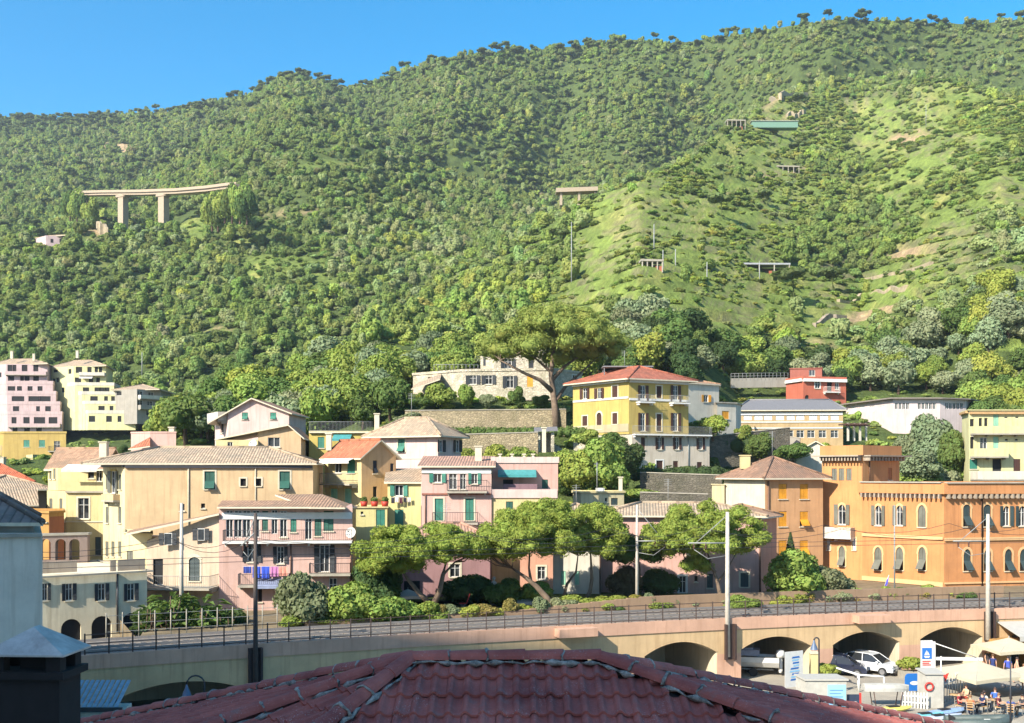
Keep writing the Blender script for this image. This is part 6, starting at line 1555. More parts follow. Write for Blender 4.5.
# broad-leaved plants on the left
def leafplant(label, px, yb, hpx, wpx, Y, seed, tint):
    r = random.Random(seed); p = W(px, yb, Y); s = Y / F; t = thing('broadleaf_plant', label, 'plant', p); b = MB(); st = MB()
    for q in range(46):
        a = r.random() * 6.28; e = r.uniform(.1, 1.0); base = p + Vector((math.cos(a) * wpx * s * .3 * r.random(), math.sin(a) * wpx * s * .3 * r.random(), hpx * s * e * .75)); ln = wpx * s * r.uniform(.18, .34); d = Vector((math.cos(a), math.sin(a), r.uniform(.1, .9))).normalized(); sd = d.cross(Vector((0, 0, 1))).normalized() * ln * .22
        m = base + d * ln * .55; e_ = base + d * ln + Vector((0, 0, -ln * .35)); b.poly([base, m - sd, e_, m + sd]); 
        if q % 6 == 0: st.tube([p + Vector((math.cos(a) * .2, math.sin(a) * .2, 0)), base], .035, 5)
    b2 = b.build('leaves', LEAF, t); b2.color = TINT[tint] + (1,); st.build('stems', BARK, t)
for q, (x, yb, hh, ww, tn, lb) in enumerate(((148, 636, 40, 44, 'dark', 'dark leafy plant at the left end of the garden by the pale pole'), (170, 636, 56, 52, 'mid', 'tall broad leaved plant left of the pale concrete pole'), (203, 635, 50, 50, 'mid', 'broad leaved plant right of the pale concrete pole'), (226, 634, 34, 40, 'dark', 'low dark leafy plant below the iron terrace railing'))):
    leafplant(lb, x, yb, hh, ww, 73.5 + q * .6, 40 + q, tn); shrub('green undergrowth behind the ' + ['dark leafy plant', 'tall broad leaved plant', 'broad leaved plant by the pole', 'low leafy plant'][q], x + 4, yb, hh * .7, ww * 1.1, 75.5 + q * .5, tn, k=q % 3)

def umbrella(name, label, limbs, clumps, Y, tint, n, leaf, seed, cl=(.8, 1.2)):
    """limbs: lists of (px, py, dY, radius); clumps: (px, py, rx_px, ry_px, count) ellipses filled with needle clumps"""
    r = random.Random(seed); f = limbs[0][0]; root = thing(name, label, 'pine tree', W(f[0], f[1], Y)); b = MB()
    for l in limbs: b.tube([W(p[0], p[1], Y + p[2]) for p in l], [p[3] for p in l], 9)
    s = Y / F; bl = []; tw = MB()
    ends = [W(l[-1][0], l[-1][1], Y + l[-1][2]) for l in limbs]
    for (cx, cy, rx, ry, m) in clumps:
        for q in range(m):
            a = r.random() * 6.283; d = r.random() ** .55; x = math.cos(a) * d; yv = math.sin(a) * d; dome = math.sqrt(max(0, 1 - d * d))
            z = r.uniform(-.25, 1.0) * dome
            p = W(cx, cy, Y) + Vector((x * rx * s, yv * rx * s * .85, (z * ry) * s)); R = r.uniform(*cl); bl.append((tuple(p - W(f[0], f[1], Y)), (R, R, R * .75)))
            if q % 3 == 0:
                e = min(ends, key=lambda e: (e - p).length); tw.tube([e, e.lerp(p, .5) + Vector((0, 0, -.25)), p], [.07, .045, .02], 5)
    b.build('trunk', BARKP, root); tw.build('branches', BARKP, root)
    me = crown_mesh('pine_crown', bl, n, leaf, seed, LEAF, core=.72, jitter=1.1, hi=False, asp=1.5); c = link('crown', me, root); c.color = TINT[tint] + (1,) if isinstance(tint, str) else tint + (1,)
umbrella('umbrella_pine', 'very large umbrella pine with bare trunk, left of the yellow villa', [[(557, 430, 0, .5), (555, 408, 0, .42), (553, 390, 0, .37), (551, 375, 0, .3), (553, 352, .5, .2), (556, 335, 1, .08)], [(553, 392, 0, .34), (540, 380, -1, .24), (524, 373, -2, .18), (500, 360, -3, .08)], [(552, 380, 0, .3), (565, 366, 1.5, .2), (585, 352, 3, .1)], [(556, 400, 0, .28), (566, 386, 2, .2), (584, 370, 3, .12), (605, 350, 4, .06)], [(551, 372, 0, .2), (535, 358, 2, .12), (515, 345, 3, .06)]],
         [(552, 350, 66, 42, 74), (505, 352, 26, 16, 12), (600, 346, 26, 16, 13), (552, 328, 46, 20, 22)], 137, 'bigpine', 36000, .28, 1, (1.0, 1.7))
umbrella('umbrella_pine', 'leftmost umbrella pine behind the track, broad flat crown on a forked trunk', [[(433, 606, 0, .26), (440, 590, 0, .2), (443, 575, 0, .16), (446, 562, .5, .1), (452, 548, 1, .05)], [(430, 604, .2, .22), (418, 592, .2, .18), (407, 578, .2, .13), (398, 562, .2, .07)], [(444, 574, 0, .1), (455, 562, .8, .06)]],
         [(420, 552, 58, 26, 84), (392, 566, 32, 14, 26), (455, 550, 30, 20, 28)], 82, 'pine', 38000, .17, 2, (.5, .85))
umbrella('umbrella_pine', 'tall irregular pine with leaning trunk, next to the right of the leftmost pine', [[(554, 608, 0, .3), (546, 597, 0, .24), (536, 586, 0, .2), (525, 577, 0, .14), (512, 568, 0, .07)], [(531, 582, 0, .14), (529, 568, .4, .08), (530, 545, .6, .05)]],
         [(530, 542, 52, 38, 90), (498, 552, 26, 20, 26), (550, 525, 36, 26, 38)], 84, 'pine', 38000, .17, 3, (.5, .85))
umbrella('umbrella_pine', 'pine with a curved thin trunk in front of the white house front', [[(581, 604, 0, .2), (590, 592, 0, .16), (592, 578, 0, .13), (591, 562, 0, .08), (590, 540, 0, .04)], [(564, 596, 0, .14), (567, 584, 0, .12), (576, 572, 0, .08), (578, 555, .2, .04)]],
         [(588, 538, 38, 30, 58), (604, 550, 24, 18, 22)], 86, 'pine', 22000, .17, 4, (.5, .8))
umbrella('umbrella_pine', 'rightmost umbrella pine with wide dome crown in front of the pink row', [[(721, 606, 0, .2), (720, 594, 0, .17), (717, 580, 0, .14), (712, 566, .2, .1), (706, 548, .3, .05)], [(718, 582, 0, .1), (728, 568, .3, .06), (738, 550, .5, .03)], [(716, 572, 0, .08), (698, 556, .2, .05), (680, 542, .3, .03)]],
         [(705, 540, 58, 35, 100), (745, 549, 20, 12, 14), (704, 566, 16, 10, 8), (672, 548, 26, 14, 14)], 86, 'pine', 40000, .17, 5, (.5, .85))
umbrella('umbrella_pine', 'small dark pine between the slim pole and the tall pine crowns', [[(641, 604, 0, .12), (637, 590, 0, .1), (640, 570, 0, .07), (638, 555, 0, .03)]], [(636, 557, 26, 20, 30)], 88, 'mid', 8000, .2, 6, (.5, .8))
# villa and terrace gardens
for a in (('large light green tree left of the villa lower storey', 604, 504, 62, 56, 114, 'lite', 0), ('dark round tree against the villa lower storey', 627, 486, 46, 40, 116, 'dark', 1), ('bright yellow green tree above the cream hut', 577, 498, 46, 44, 113, 'yell', 2),
          ('tall bush right of the white annex, below its wall', 713, 440, 26, 30, 132, 'yell', 1), ('round tree in front of the white garden wall', 760, 462, 28, 30, 133, 'mid', 0), ('green tree at the left of the white garden wall', 742, 450, 24, 24, 135, 'lite', 2), ('bushy green tree right of the white gable end', 793, 464, 22, 34, 130, 'mid', 1),
          ('pale green tall shrubby tree left of the lemon flats', 934, 482, 64, 52, 134, 'oliv', 0), ('dry greenish tree between the long pink building and the palazzo', 912, 480, 52, 40, 136, 'grey', 1), ('green tree touching the left side of the lemon flats', 950, 482, 50, 32, 130, 'mid', 2), ('pale tree just above the palazzo roof', 922, 486, 36, 44, 124, 'oliv', 0)):
    lb, x, yb, hh, ww, Y, tn, k = a; shrub(lb, x, yb, hh, ww, Y, tn, name='leafy_tree', cat='tree', kind='round', k=k, trunk=True)
for q, a in enumerate(((440, 407, 24, 34, 146, 'lite'), (466, 406, 22, 20, 146, 'lite'), (488, 407, 16, 18, 146, 'oliv'), (517, 406, 20, 17, 146, 'mid'), (541, 407, 12, 20, 146, 'mid'), (422, 408, 14, 26, 146, 'mid'))):
    shrub(['bushy light green shrub at the left end of the stone house garden', 'upright bright shrub below the left shuttered windows of the stone house', 'small olive shrub under the stone house', 'upright green shrub below the stone house door', 'low shrub by the big pine trunk', 'low shrub at the ramp of the stone house'][q], a[0], a[1], a[2], a[3], a[4], a[5], hi=False, k=q % 3)
for q, a in enumerate(((470, 468, 20, 34, 119, 'lite'), (497, 470, 26, 34, 118.5, 'yell'), (520, 466, 24, 30, 119, 'lite'), (560, 476, 26, 36, 118, 'yell'), (585, 470, 20, 30, 121, 'mid'), (505, 448, 16, 40, 126, 'lite'), (548, 500, 26, 30, 112, 'mid'), (483, 452, 12, 34, 126, 'mid'), (640, 500, 14, 40, 112, 'lite'), (412, 426, 14, 30, 139, 'grey'), (690, 505, 8, 50, 108, 'lite'))):
    shrub(['shrub right of the pink hip roofed house', 'bright shrub in the middle of the terrace garden', 'light shrub left of the small stone shed', 'yellow green shrub under the garden stair', 'shrub at the foot of the villa wall', 'trailing green shrub under the hedge', 'green shrub right of the teal awning terrace', 'shrub over the short stone terrace wall', 'low shrub on the lawn below the villa', 'dry shrub at the left end of the rubble wall', 'low bush at the foot of the lawn'][q], *a[:3], a[3], a[4], a[5], hi=False, k=q % 3)
def hedge(label, p0, p1, hgt, dep, tint):
    p0, p1 = Vector(p0), Vector(p1); d = p1 - p0; t = thing('hedge', label, 'hedge', p0); ln = d.length; m = max(3, int(ln / (dep * .7))); bl = []; r = random.Random(int(ln * 10))
    for q in range(m + 1): p = d * (q / m); bl.append(((p.x, p.y, p.z + hgt * .5), (dep * .6, dep * .55, hgt * r.uniform(.5, .62))))
    me = crown_mesh('hedge_foliage', bl, int(ln * 130), .28, m, LEAF, core=.9); o = link('foliage', me, t); o.color = TINT[tint] + (1,)
shrub('bush against the stone plinth of the villa, left one', 588, 447, 18, 30, 126, 'lite', hi=False, k=0); shrub('bush at the corner of the stone plinth of the villa', 612, 452, 20, 30, 122.5, 'mid', hi=False, k=1)
hedge('low loose hedge at the foot of the orange palazzo facade', W(848, 600, 98) * 1, W(938, 600, 97), .9, 1.1, 'lite')
hedge('long clipped hedge on the terrace below the big pine', W(447, 437, 133), W(604, 437, 131), 1.1, 1.2, 'mid')
hedge('dark hedge along the foot of the villa lower storey', W(636, 482, 119), W(716, 481, 118), 1.5, 1.6, 'dark')
hedge('dark green creeper covered bank right of the villa', W(712, 452, 135), W(760, 456, 134), 2.2, 2.0, 'dark')
# slopes just behind the town: trees one by one
def region(label, x0, x1, y0, y1, n, hr, pal, group, name='leafy_tree', kind='round', zone2=False, Yr=None):
    r = random.Random(int(x0 * 7 + y0)); pts = []; tries = 0
    while len(pts) < n and tries < 6000:
        tries += 1; x = r.uniform(x0, x1); y = r.uniform(y0, y1)
        if Yr: Y = r.uniform(*Yr)
        else: Y = float(TD(y, x))
        if any(abs(x - a) * Y / F < 2.2 and abs(Y - c) < 2.6 for a, c in pts): continue
        if any(k0 < x < k1 and q0 < y < q1 and Y0 < Y < Y1 for (k0, k1, q0, q1, Y0, Y1) in KEEP2): continue
        pts.append((x, Y)); z = ground_at(x, Y); hh = r.uniform(*hr)
        tree(name, label, 'tree', ((x - 512) / F * Y, Y, z), hh * r.uniform(.85, 1.15), hh, kind, r.choice(pal), r.randrange(4), False, group, True)
KEEP2 = [(600, 600, 0, 0, 0, 0), (400, 600, 372, 432, 0, 163), (778, 856, 370, 402, 150, 186), (715, 800, 376, 402, 150, 190), (730, 850, 395, 470, 0, 165), (840, 972, 388, 470, 0, 172), (205, 300, 395, 460, 0, 135), (565, 720, 360, 425, 0, 142), (680, 745, 380, 440, 0, 150)]
for lb in ('bright leafy tree in the thicket behind the pink gabled house',): region(lb, 165, 330, 398, 446, 34, (4.5, 7.5), ['lite', 'mid', 'yell', 'lite', 'oliv'], 'thicket behind the pink gabled house')
region('leafy tree on the slope left of the stone house', 300, 425, 366, 430, 40, (4, 7), ['lite', 'yell', 'lite', 'mid', 'oliv'], 'trees left of the stone house')
region('green tree on the slope rising behind the stone house', 415, 590, 346, 382, 34, (3.5, 6.5), ['lite', 'mid', 'yell', 'lite', 'grey'], 'trees behind the stone house')
region('tree on the slope between the villa roof and the brick red house', 585, 790, 346, 392, 44, (4, 7.5), ['mid', 'lite', 'dark', 'oliv', 'grey', 'yell'], 'trees behind the villa')
region('olive tree on the slope above the long pink building', 845, 1040, 344, 396, 46, (4, 7), ['oliv', 'oliv', 'mid', 'oliv', 'yell', 'lite'], 'olive trees above the long pink building')
region('green tree on the slope around the brick red house', 780, 860, 350, 398, 12, (3.5, 6), ['mid', 'dark', 'lite', 'oliv'], 'trees around the brick red house')
region('tall green tree right of the terraced apartment blocks', 172, 218, 436, 452, 14, (4, 7.5), ['mid', 'lite', 'mid', 'grey'], 'trees right of the apartment blocks')
region('dark shrubby tree under the terraced apartment blocks', 60, 132, 448, 457, 14, (1.4, 2.3), ['dark', 'mid', 'dark'], 'trees under the apartment blocks')
region('tree at the right edge above the lemon flats', 968, 1060, 344, 450, 34, (3.5, 6.5), ['lite', 'yell', 'mid'], 'trees above the lemon flats')
region('bushy tree in the pale green mass between the palazzo tower and the lemon flats', 900, 962, 440, 484, 16, (4, 6.5), ['oliv', 'grey', 'mid', 'oliv', 'lite'], 'green mass behind the palazzo', kind='bush', Yr=(122, 140))
region('dry yellowish shrub in front of the rubble retaining wall', 410, 565, 426, 432, 26, (1.2, 2.3), ['yell', (.34, .30, .12), 'lite', (.30, .26, .12)], 'dry shrubs by the rubble wall', name='shrub', kind='bush', Yr=(135.5, 138))
region('green shrub growing over the short terrace wall above the pink terrace house', 462, 540, 446, 455, 12, (1.0, 1.8), ['yell', 'lite', 'mid'], 'shrubs over the short terrace wall', name='shrub', kind='bush', Yr=(117, 119.5))
region('shrub growing along the shaded stone walls under the villa hedge', 640, 722, 486, 504, 16, (1.0, 1.9), ['mid', 'lite', 'yell'], 'shrubs along the shaded walls', name='shrub', kind='bush', Yr=(105, 113.5))
region('creeper on the dark wall below the long cream building', 708, 790, 452, 462, 14, (1.6, 2.6), ['mid', 'dark', 'lite'], 'creepers below the long cream building', name='shrub', kind='bush', Yr=(129, 132.5))
region('shrub on the bank below the yellow villa', 560, 640, 440, 470, 12, (1.2, 2.4), ['yell', 'lite', 'mid'], 'shrubs below the villa', name='shrub', kind='bush', Yr=(119, 124))
region('tree on the bank between the villa and the long cream building', 690, 735, 425, 450, 6, (2.5, 4), ['lite', 'mid'], 'trees right of the villa')

# trees the far road bridge runs into at both ends
for q, (px, Y) in enumerate(((70, 574), (77, 569), (84, 563), (91, 558), (218, 452), (225, 446), (232, 441), (240, 436), (247, 432), (212, 456))):
    g_ = ground_at(px, Y); top = ZZ(191.5 if px < 150 else 185, Y) + (1.2 if px < 88 or px > 222 else -2.5); hh = min(16, max(5, (top - g_) / .98))
    tree('leafy_tree', 'tall bushy tree crowding the end of the long far road bridge', 'tree', ((px - 512) / F * Y, Y, top - hh * .98), 9.5 if hh > 9 else hh * 1.1, hh / .74, 'bush', ('mid', 'lite')[q % 2], q % 3, False, 'trees at the ends of the far bridge', True)
# ------------------------------------------------------------------ the near house: dark red tiled hip roof and chimney
m, nt, bs = newmat('dark_red_clay_tile'); n1 = noise_tex(nt, 1.3, 5, .7); n2 = noise_tex(nt, 26, 4, .75); n3 = noise_tex(nt, 60, 2, .6)
c1 = mixc(nt, ramp(nt, n1, .3, .7), (.20, .048, .042, 1), (.46, .135, .105, 1)); c2 = mixc(nt, ramp(nt, n2, .6, .82), c1, (.42, .27, .25, 1)); g = N(nt, 'ShaderNodeNewGeometry')
n4 = noise_tex(nt, 4.5, 3, .6); c2 = mixc(nt, ramp(nt, n4, .58, .8), c2, (.22, .13, .12, 1)); n5 = noise_tex(nt, 2.2, 3, .6); mk = N(nt, 'ShaderNodeMath', operation='MULTIPLY'); L(nt, ramp(nt, n3, .60, .70), mk.inputs[0]); L(nt, ramp(nt, n5, .5, .68), mk.inputs[1]); c3 = mixc(nt, mk.outputs[0], c2, (.50, .45, .43, 1)); L(nt, c3, bs.inputs['Base Color']); bs.inputs['Roughness'].default_value = .92; bump(nt, bs, n2, .35, .01); RT = m
m, nt, bs = newmat('ridge_mortar'); n1 = noise_tex(nt, 9, 5, .75)
L(nt, mixc(nt, ramp(nt, n1, .35, .65), (.07, .065, .06, 1), (.42, .39, .35, 1)), bs.inputs['Base Color']); bs.inputs['Roughness'].default_value = .95; bump(nt, bs, n1, 1, .03); MORT = m
A = Vector((-1.205, 13, 12.53)); B = Vector((1.03, 13, 12.53)); SL = .35
def far(P, sx, t): return Vector((P.x + sx * t, P.y + t, P.z - SL * t))
TW, TH = .186, .40
nh = thing('near_house', 'house with a dark red tiled hip roof in the foreground, in shade', 'house', (0, 12, 0))
hB = Vector((1, -.71, -SL * .71)); hA1 = Vector((-1, -1.78, -SL * 1.78)); hA2 = Vector((-1, -.3, -.312))
eB = B + hB * 6.3; eBf = far(B, 1, 7.5); eA1 = A + hA1 * 2.51; eA2 = A + hA2 * 5.6; eAf = far(A, -1, 8.2)
# a common plane for each slope
def tile_face(b, poly, seed):
    poly = [Vector(p) for p in poly]; n = Vector((0, 0, 0))
    for i in range(1, len(poly) - 1): n += (poly[i] - poly[0]).cross(poly[i + 1] - poly[0])
    n.normalize(); n = n if n.z > 0 else -n
    up = Vector((0, 0, 1)) - n * n.z; up.normalize(); u = up.cross(n); o = min(poly, key=lambda p: p.dot(up))
    P2 = [((p - o).dot(u), (p - o).dot(up)) for p in poly]
    umin, umax = min(p[0] for p in P2), max(p[0] for p in P2); vmax = max(p[1] for p in P2); vmin = min(p[1] for p in P2)
    def inside(x, y):
        c = False
        for i in range(len(P2)):
            (x1, y1), (x2, y2) = P2[i], P2[i - 1]
            if (y1 > y) != (y2 > y) and x < (x2 - x1) * (y - y1) / (y2 - y1) + x1: c = not c
        return c
    K = 8; r = random.Random(seed)
    def prof(f):
        f = f % 1.0
        return .042 * math.sin(math.pi * min(1, f / .52)) ** .8 if f < .52 else -.008 * math.sin(math.pi * (f - .52) / .48)
    nr_ = int((vmax - vmin) / TH) + 2; nc_ = int((umax - umin) / TW) + 2
    for i in range(nr_):
        for j in range(nc_):
            dz = r.uniform(-.006, .008); dv = r.uniform(-.012, .012); tilt = r.uniform(-.006, .006)
            for k in range(K):
                f0, f1 = k / K, (k + 1) / K; x0, x1 = umin + (j + f0) * TW, umin + (j + f1) * TW; v0, v1 = vmin + i * TH, vmin + (i + 1) * TH
                if not inside((x0 + x1) / 2, (v0 + v1) / 2): continue
                def pt(x, v, h): return o + u * x + up * v + n * h
                h0, h1 = prof(f0) + dz + tilt * f0, prof(f1) + dz + tilt * f1
                a, c, d, e = pt(x0, v0 - .03 + dv, h0 + .045), pt(x1, v0 - .03 + dv, h1 + .045), pt(x1, v1, h1 + .004), pt(x0, v1, h0 + .004)
                b.poly([a, c, d, e], smooth=True); b.poly([pt(x0, v0 - .03 + dv, h0 + .012), pt(x1, v0 - .03 + dv, h1 + .012), c, a])
b = MB(); P4 = Vector((1, -.71, 0))
front = [eA1, Vector((eB.x, eB.y, A.z - SL * (A.y - eB.y))), B, A]
tile_face(b, front, 1)
tile_face(b, [eB, eBf, B], 2); tile_face(b, [eA2, eA1, A], 3); tile_face(b, [eAf, eA2, A], 4)
def under(poly): b.poly([Vector(p) - Vector((0, 0, .05)) for p in poly], 1)
back = [eBf, eAf, A, B]; tile_face(b, back, 5)
for q in (front, [eB, eBf, B], [eA2, eA1, A], [eAf, eA2, A], back): under(q)
roof = b.build('roof', [RT, plain('roof_bedding', (.12, .07, .065, 1), .9)], nh)
def ridge(a, c, seed, r=.105, name='ridge_cap', seg=.46, first=True):
    a, c = Vector(a), Vector(c); d = (c - a); ln = d.length; d.normalize(); sd = d.cross(Vector((0, 0, 1))).normalized(); up = sd.cross(d); rr = random.Random(seed); b = MB(); mo = MB(); n = max(1, math.ceil(ln / seg)); seg = ln / n
    for k in range(n):
        p0 = a + d * (k * seg - .03); p1 = a + d * ((k + 1) * seg + .02); j = up * rr.uniform(0, .015) + sd * rr.uniform(-.012, .012); K = 9; ring0, ring1, in1, in0 = [], [], [], []
        for q in range(K):
            t = math.pi * (q / (K - 1)); off = sd * math.cos(t) * r + up * (math.sin(t) * r * .95)
            ring0.append(p0 + j + off * .92 + up * .025); ring1.append(p1 + j + off * 1.08 + up * .03); in1.append(p1 + j + off * .9 + up * .03); in0.append(p0 + j + off * .78 + up * .025)
        for q in range(K - 1):
            b.poly([ring0[q], ring0[q + 1], ring1[q + 1], ring1[q]][::-1], smooth=True); b.poly([ring1[q], ring1[q + 1], in1[q + 1], in1[q]][::-1]); b.poly([ring0[q + 1], ring0[q], in0[q], in0[q + 1]][::-1])
        for q in range(K - 1):     # mortar at the joint
            t0 = math.pi * (q / (K - 1)); 
        mj = [p1 + d * rr.uniform(-.02, .02) + sd * math.cos(math.pi * q / 6) * (r * 1.0 + rr.uniform(0, .03)) + up * (math.sin(math.pi * q / 6) * (r * 1.0 + rr.uniform(.0, .02)) + .02) for q in range(7)]
        if rr.random() < .8: mo.tube(mj, [rr.uniform(.008, .026) for _ in mj], 5)
    for s_ in (-1, 1):
        m_ = int(ln / .11); pts = [a + d * (ln * k / m_) + sd * s_ * (r * 1.12 + rr.uniform(-.015, .03)) + up * rr.uniform(-.015, .02) for k in range(m_ + 1)]
        k = 0
        while k < len(pts) - 2:
            e_ = k + rr.randint(2, 6); seg_ = pts[k:e_]
            if len(seg_) > 1: mo.tube(seg_, [.006] + [rr.uniform(.012, .05) for _ in seg_[1:-1]] + [.006] if len(seg_) > 2 else [.02, .006], 5)
            k = e_ - 1 + (rr.randint(1, 3) if rr.random() < .5 and ln > 6 else 0)
    o = b.build(name, RT, roof); mo.build('mortar', MORT, roof); return o
up5 = Vector((0, 0, .035))
ridge(A + up5, B + up5, 1); ridge(B + up5, eB + up5, 2); ridge(B + up5, eBf + up5, 3, r=.1); ridge(A + up5, eA1 + up5, 4); ridge(A + up5, eA2 + up5, 5); ridge(A + up5, eAf + up5, 6, r=.1)
b = MB(); pl = [(eAf.x * .93, eAf.y - .6), (eA2.x * .94, eA2.y), (eA1.x, eA1.y + .4), (eB.x - .5, eB.y + .4), (eBf.x * .93, eBf.y - .6)]
b.prism(pl, 0, 9.4); b.build('wall', plaster(206, 160, 140, .55), nh)
# chimney with metal hood
cx, cy = (36 - 512) / F * 8.5, 8.5; BLK = plain('sooty_black_render', (.008, .007, .008, 1), .9, var=.4, scale=8); rz = -.05
zc = lambda py: CZ - (py - HY) / F * 8.5
b = MB(); b.box((cx, cy, (10.3 + zc(674)) / 2), (.54, .36, zc(674) - 10.3), rz); ch = b.build('chimney', BLK, nh)
b = MB(); b.box((cx, cy, (zc(675) + zc(668)) / 2 + .003), (.63, .44, zc(668) - zc(675)), rz); b.build('collar', BLK, ch)
ca, sa = math.cos(rz), math.sin(rz)
for ux, uy in ((-.22, -.13), (.22, -.13), (-.22, .13), (.22, .13), (0, -.0)):
    b = MB(); b.box((cx + ux * ca - uy * sa, cy + ux * sa + uy * ca, (zc(668) + zc(650)) / 2), (.11 if ux else .2, .1, zc(650) - zc(668) - .004), rz); b.build('pillar', BLK, ch)
m, nt, bs = newmat('zinc_sheet'); n1 = noise_tex(nt, 6, 5, .7); L(nt, mixc(nt, ramp(nt, n1, .3, .7), (.30, .28, .26, 1), (.52, .50, .47, 1)), bs.inputs['Base Color']); bs.inputs['Metallic'].default_value = .35; bs.inputs['Roughness'].default_value = .5; ZINC = m
b = MB(); zt, zb_ = zc(626), zc(650)
def cp(x, y, z): return (cx + x * ca - y * sa, cy + x * sa + y * ca, z)
q = [cp(-.33, -.24, zb_), cp(.33, -.24, zb_), cp(.33, .24, zb_), cp(-.33, .24, zb_)]; r0, r1 = cp(0, -.04, zt), cp(0, .06, zt)
b.poly([q[0], q[1], r0]); b.poly([q[1], q[2], r1, r0]); b.poly([q[2], q[3], r1]); b.poly([q[3], q[0], r0, r1])
d = [(p[0], p[1], p[2] - .014) for p in q]
for k in range(4): b.poly([d[k], d[(k + 1) % 4], q[(k + 1) % 4], q[k]])
b.poly(d[::-1]); b.build('hood', ZINC, ch)
# ------------------------------------------------------------------ the little square below the viaduct
def G(px, py):           # point of the square seen at a picture position
    Y = CZ * F / (py - HY); return Vector(((px - 512) / F * Y, Y, 0))
SKIN = plain('skin', S(214, 164, 134, .8), .6, var=.08)
def person(label, p, face, pose, top, bottom, hair=(60, 44, 34), hgt=1.72, bare=False, dress=False, group=None):
    """one continuous skinned body; clothing and hair are its materials and children"""
    k = hgt / 1.72; sit = pose == 'sit'; hz_ = .52 if sit else .93
    J = {'hip': (0, 0, hz_), 'belly': (0, .01, hz_ + .18), 'chest': (0, .0, hz_ + .38), 'neck': (0, .01, hz_ + .54), 'head0': (0, -.01, hz_ + .63), 'head1': (0, -.015, hz_ + .74)}
    R = {'hip': (.155, .115), 'belly': (.135, .10), 'chest': (.165, .105), 'neck': (.055, .055), 'head0': (.075, .085), 'head1': (.075, .09)}
    E = [('hip', 'belly'), ('belly', 'chest'), ('chest', 'neck'), ('neck', 'head0'), ('head0', 'head1')]
    for sd, s_ in (('l', -1), ('r', 1)):
        if sit:
            J.update({sd + 'th': (s_ * .1, -.05, hz_ - .02), sd + 'kn': (s_ * .13, -.45, hz_ - .0), sd + 'an': (s_ * .12, -.42 - .08 * s_, .09), sd + 'to': (s_ * .13, -.57 - .08 * s_, .04)})
            J.update({sd + 'sh': (s_ * .19, 0, hz_ + .48), sd + 'el': (s_ * .25, -.08, hz_ + .22), sd + 'wr': (s_ * .16, -.30, hz_ + .24), sd + 'ha': (s_ * .13, -.40, hz_ + .25)})
        else:
            st = .10 * s_ if pose == 'walk' else 0
            J.update({sd + 'th': (s_ * .1, 0, hz_ - .07), sd + 'kn': (s_ * .10, -.02 - st, .50), sd + 'an': (s_ * .10, .03 - st * 2.2, .09), sd + 'to': (s_ * .11, -.13 - st * 2.2, .04)})
            J.update({sd + 'sh': (s_ * .19, 0, hz_ + .48), sd + 'el': (s_ * .24, .03 + st, hz_ + .2), sd + 'wr': (s_ * .23, -.06 + st * 2, hz_ - .05), sd + 'ha': (s_ * .22, -.09 + st * 2, hz_ - .16)})
        R.update({sd + 'th': (.09, .09), sd + 'kn': (.062, .062), sd + 'an': (.042, .042), sd + 'to': (.036, .03), sd + 'sh': (.062, .06), sd + 'el': (.042, .042), sd + 'wr': (.030, .028), sd + 'ha': (.036, .022)})
        E += [('hip', sd + 'th'), (sd + 'th', sd + 'kn'), (sd + 'kn', sd + 'an'), (sd + 'an', sd + 'to'), ('chest', sd + 'sh'), (sd + 'sh', sd + 'el'), (sd + 'el', sd + 'wr'), (sd + 'wr', sd + 'ha')]
        # five fingers
        hp = Vector(J[sd + 'ha']); d = (hp - Vector(J[sd + 'wr'])).normalized(); sidev = Vector((0, 1, 0)) if not sit else Vector((1, 0, 0))
        for q, (o, ln) in enumerate(((-.028, .075), (-.01, .088), (.009, .082), (.026, .065))):
            nm = sd + 'f%d' % q; e = hp + sidev * o + d * ln + Vector((0, -.01, -.008)); J[nm] = tuple(e); R[nm] = (.0085, .0085); E.append((sd + 'ha', nm))
        nm = sd + 'tb'; J[nm] = tuple(hp - sidev * .05 + d * .02); R[nm] = (.010, .010); E.append((sd + 'wr', nm))
    names = list(J); me = bpy.data.meshes.new('person'); me.from_pydata([tuple(Vector(J[n]) * k) for n in names], [(names.index(a), names.index(c)) for a, c in E], [])
    o = bpy.data.objects.new('tmp', me); COL.objects.link(o); sk = o.modifiers.new('skin', 'SKIN'); 
    for i, n in enumerate(names): me.skin_vertices[0].data[i].radius = (R[n][0] * k, R[n][1] * k); me.skin_vertices[0].data[i].use_root = (n == 'hip')
    sub = o.modifiers.new('sub', 'SUBSURF'); sub.levels = 1; sub.render_levels = 1
    dg = bpy.context.evaluated_depsgraph_get(); m2 = bpy.data.meshes.new_from_object(o.evaluated_get(dg)); bpy.data.objects.remove(o)
    ct, cb = plain('cloth_%d_%d_%d' % top, S(*top, .8), .9), plain('cloth_%d_%d_%d' % bottom, S(*bottom, .8), .9)
    m2.materials.clear(); SHOE = plain('shoe_leather', (.05, .04, .035, 1), .7)
    for m in (SKIN, ct, cb, SHOE): m2.materials.append(m)
    mi = []
    for f in m2.polygons:
        c = Vector(f.center) / k; z = c.z - hz_; arm = abs(c.x) > .215 if not sit else (abs(c.x) > .2 or (c.y < -.12 and z > .1))
        if c.z < .08: mi.append(3)
        elif z > .5 and abs(c.x) < .1: mi.append(0)
        elif arm and z < .36: mi.append(0)
        elif z > .06: mi.append(0 if bare else 1)
        else:
            low = (c.z < .5 and not sit) or (sit and c.z < .35); mi.append(0 if (bare and low) else 2)
    m2.polygons.foreach_set('material_index', mi); m2.polygons.foreach_set('use_smooth', [True] * len(mi)); m2.name = 'person'
    ob = link('person', m2); ob.location = p; ob.rotation_euler = (0, 0, face); tag(ob, label, 'person', group); ORG[ob.name] = Vector((0, 0, 0))
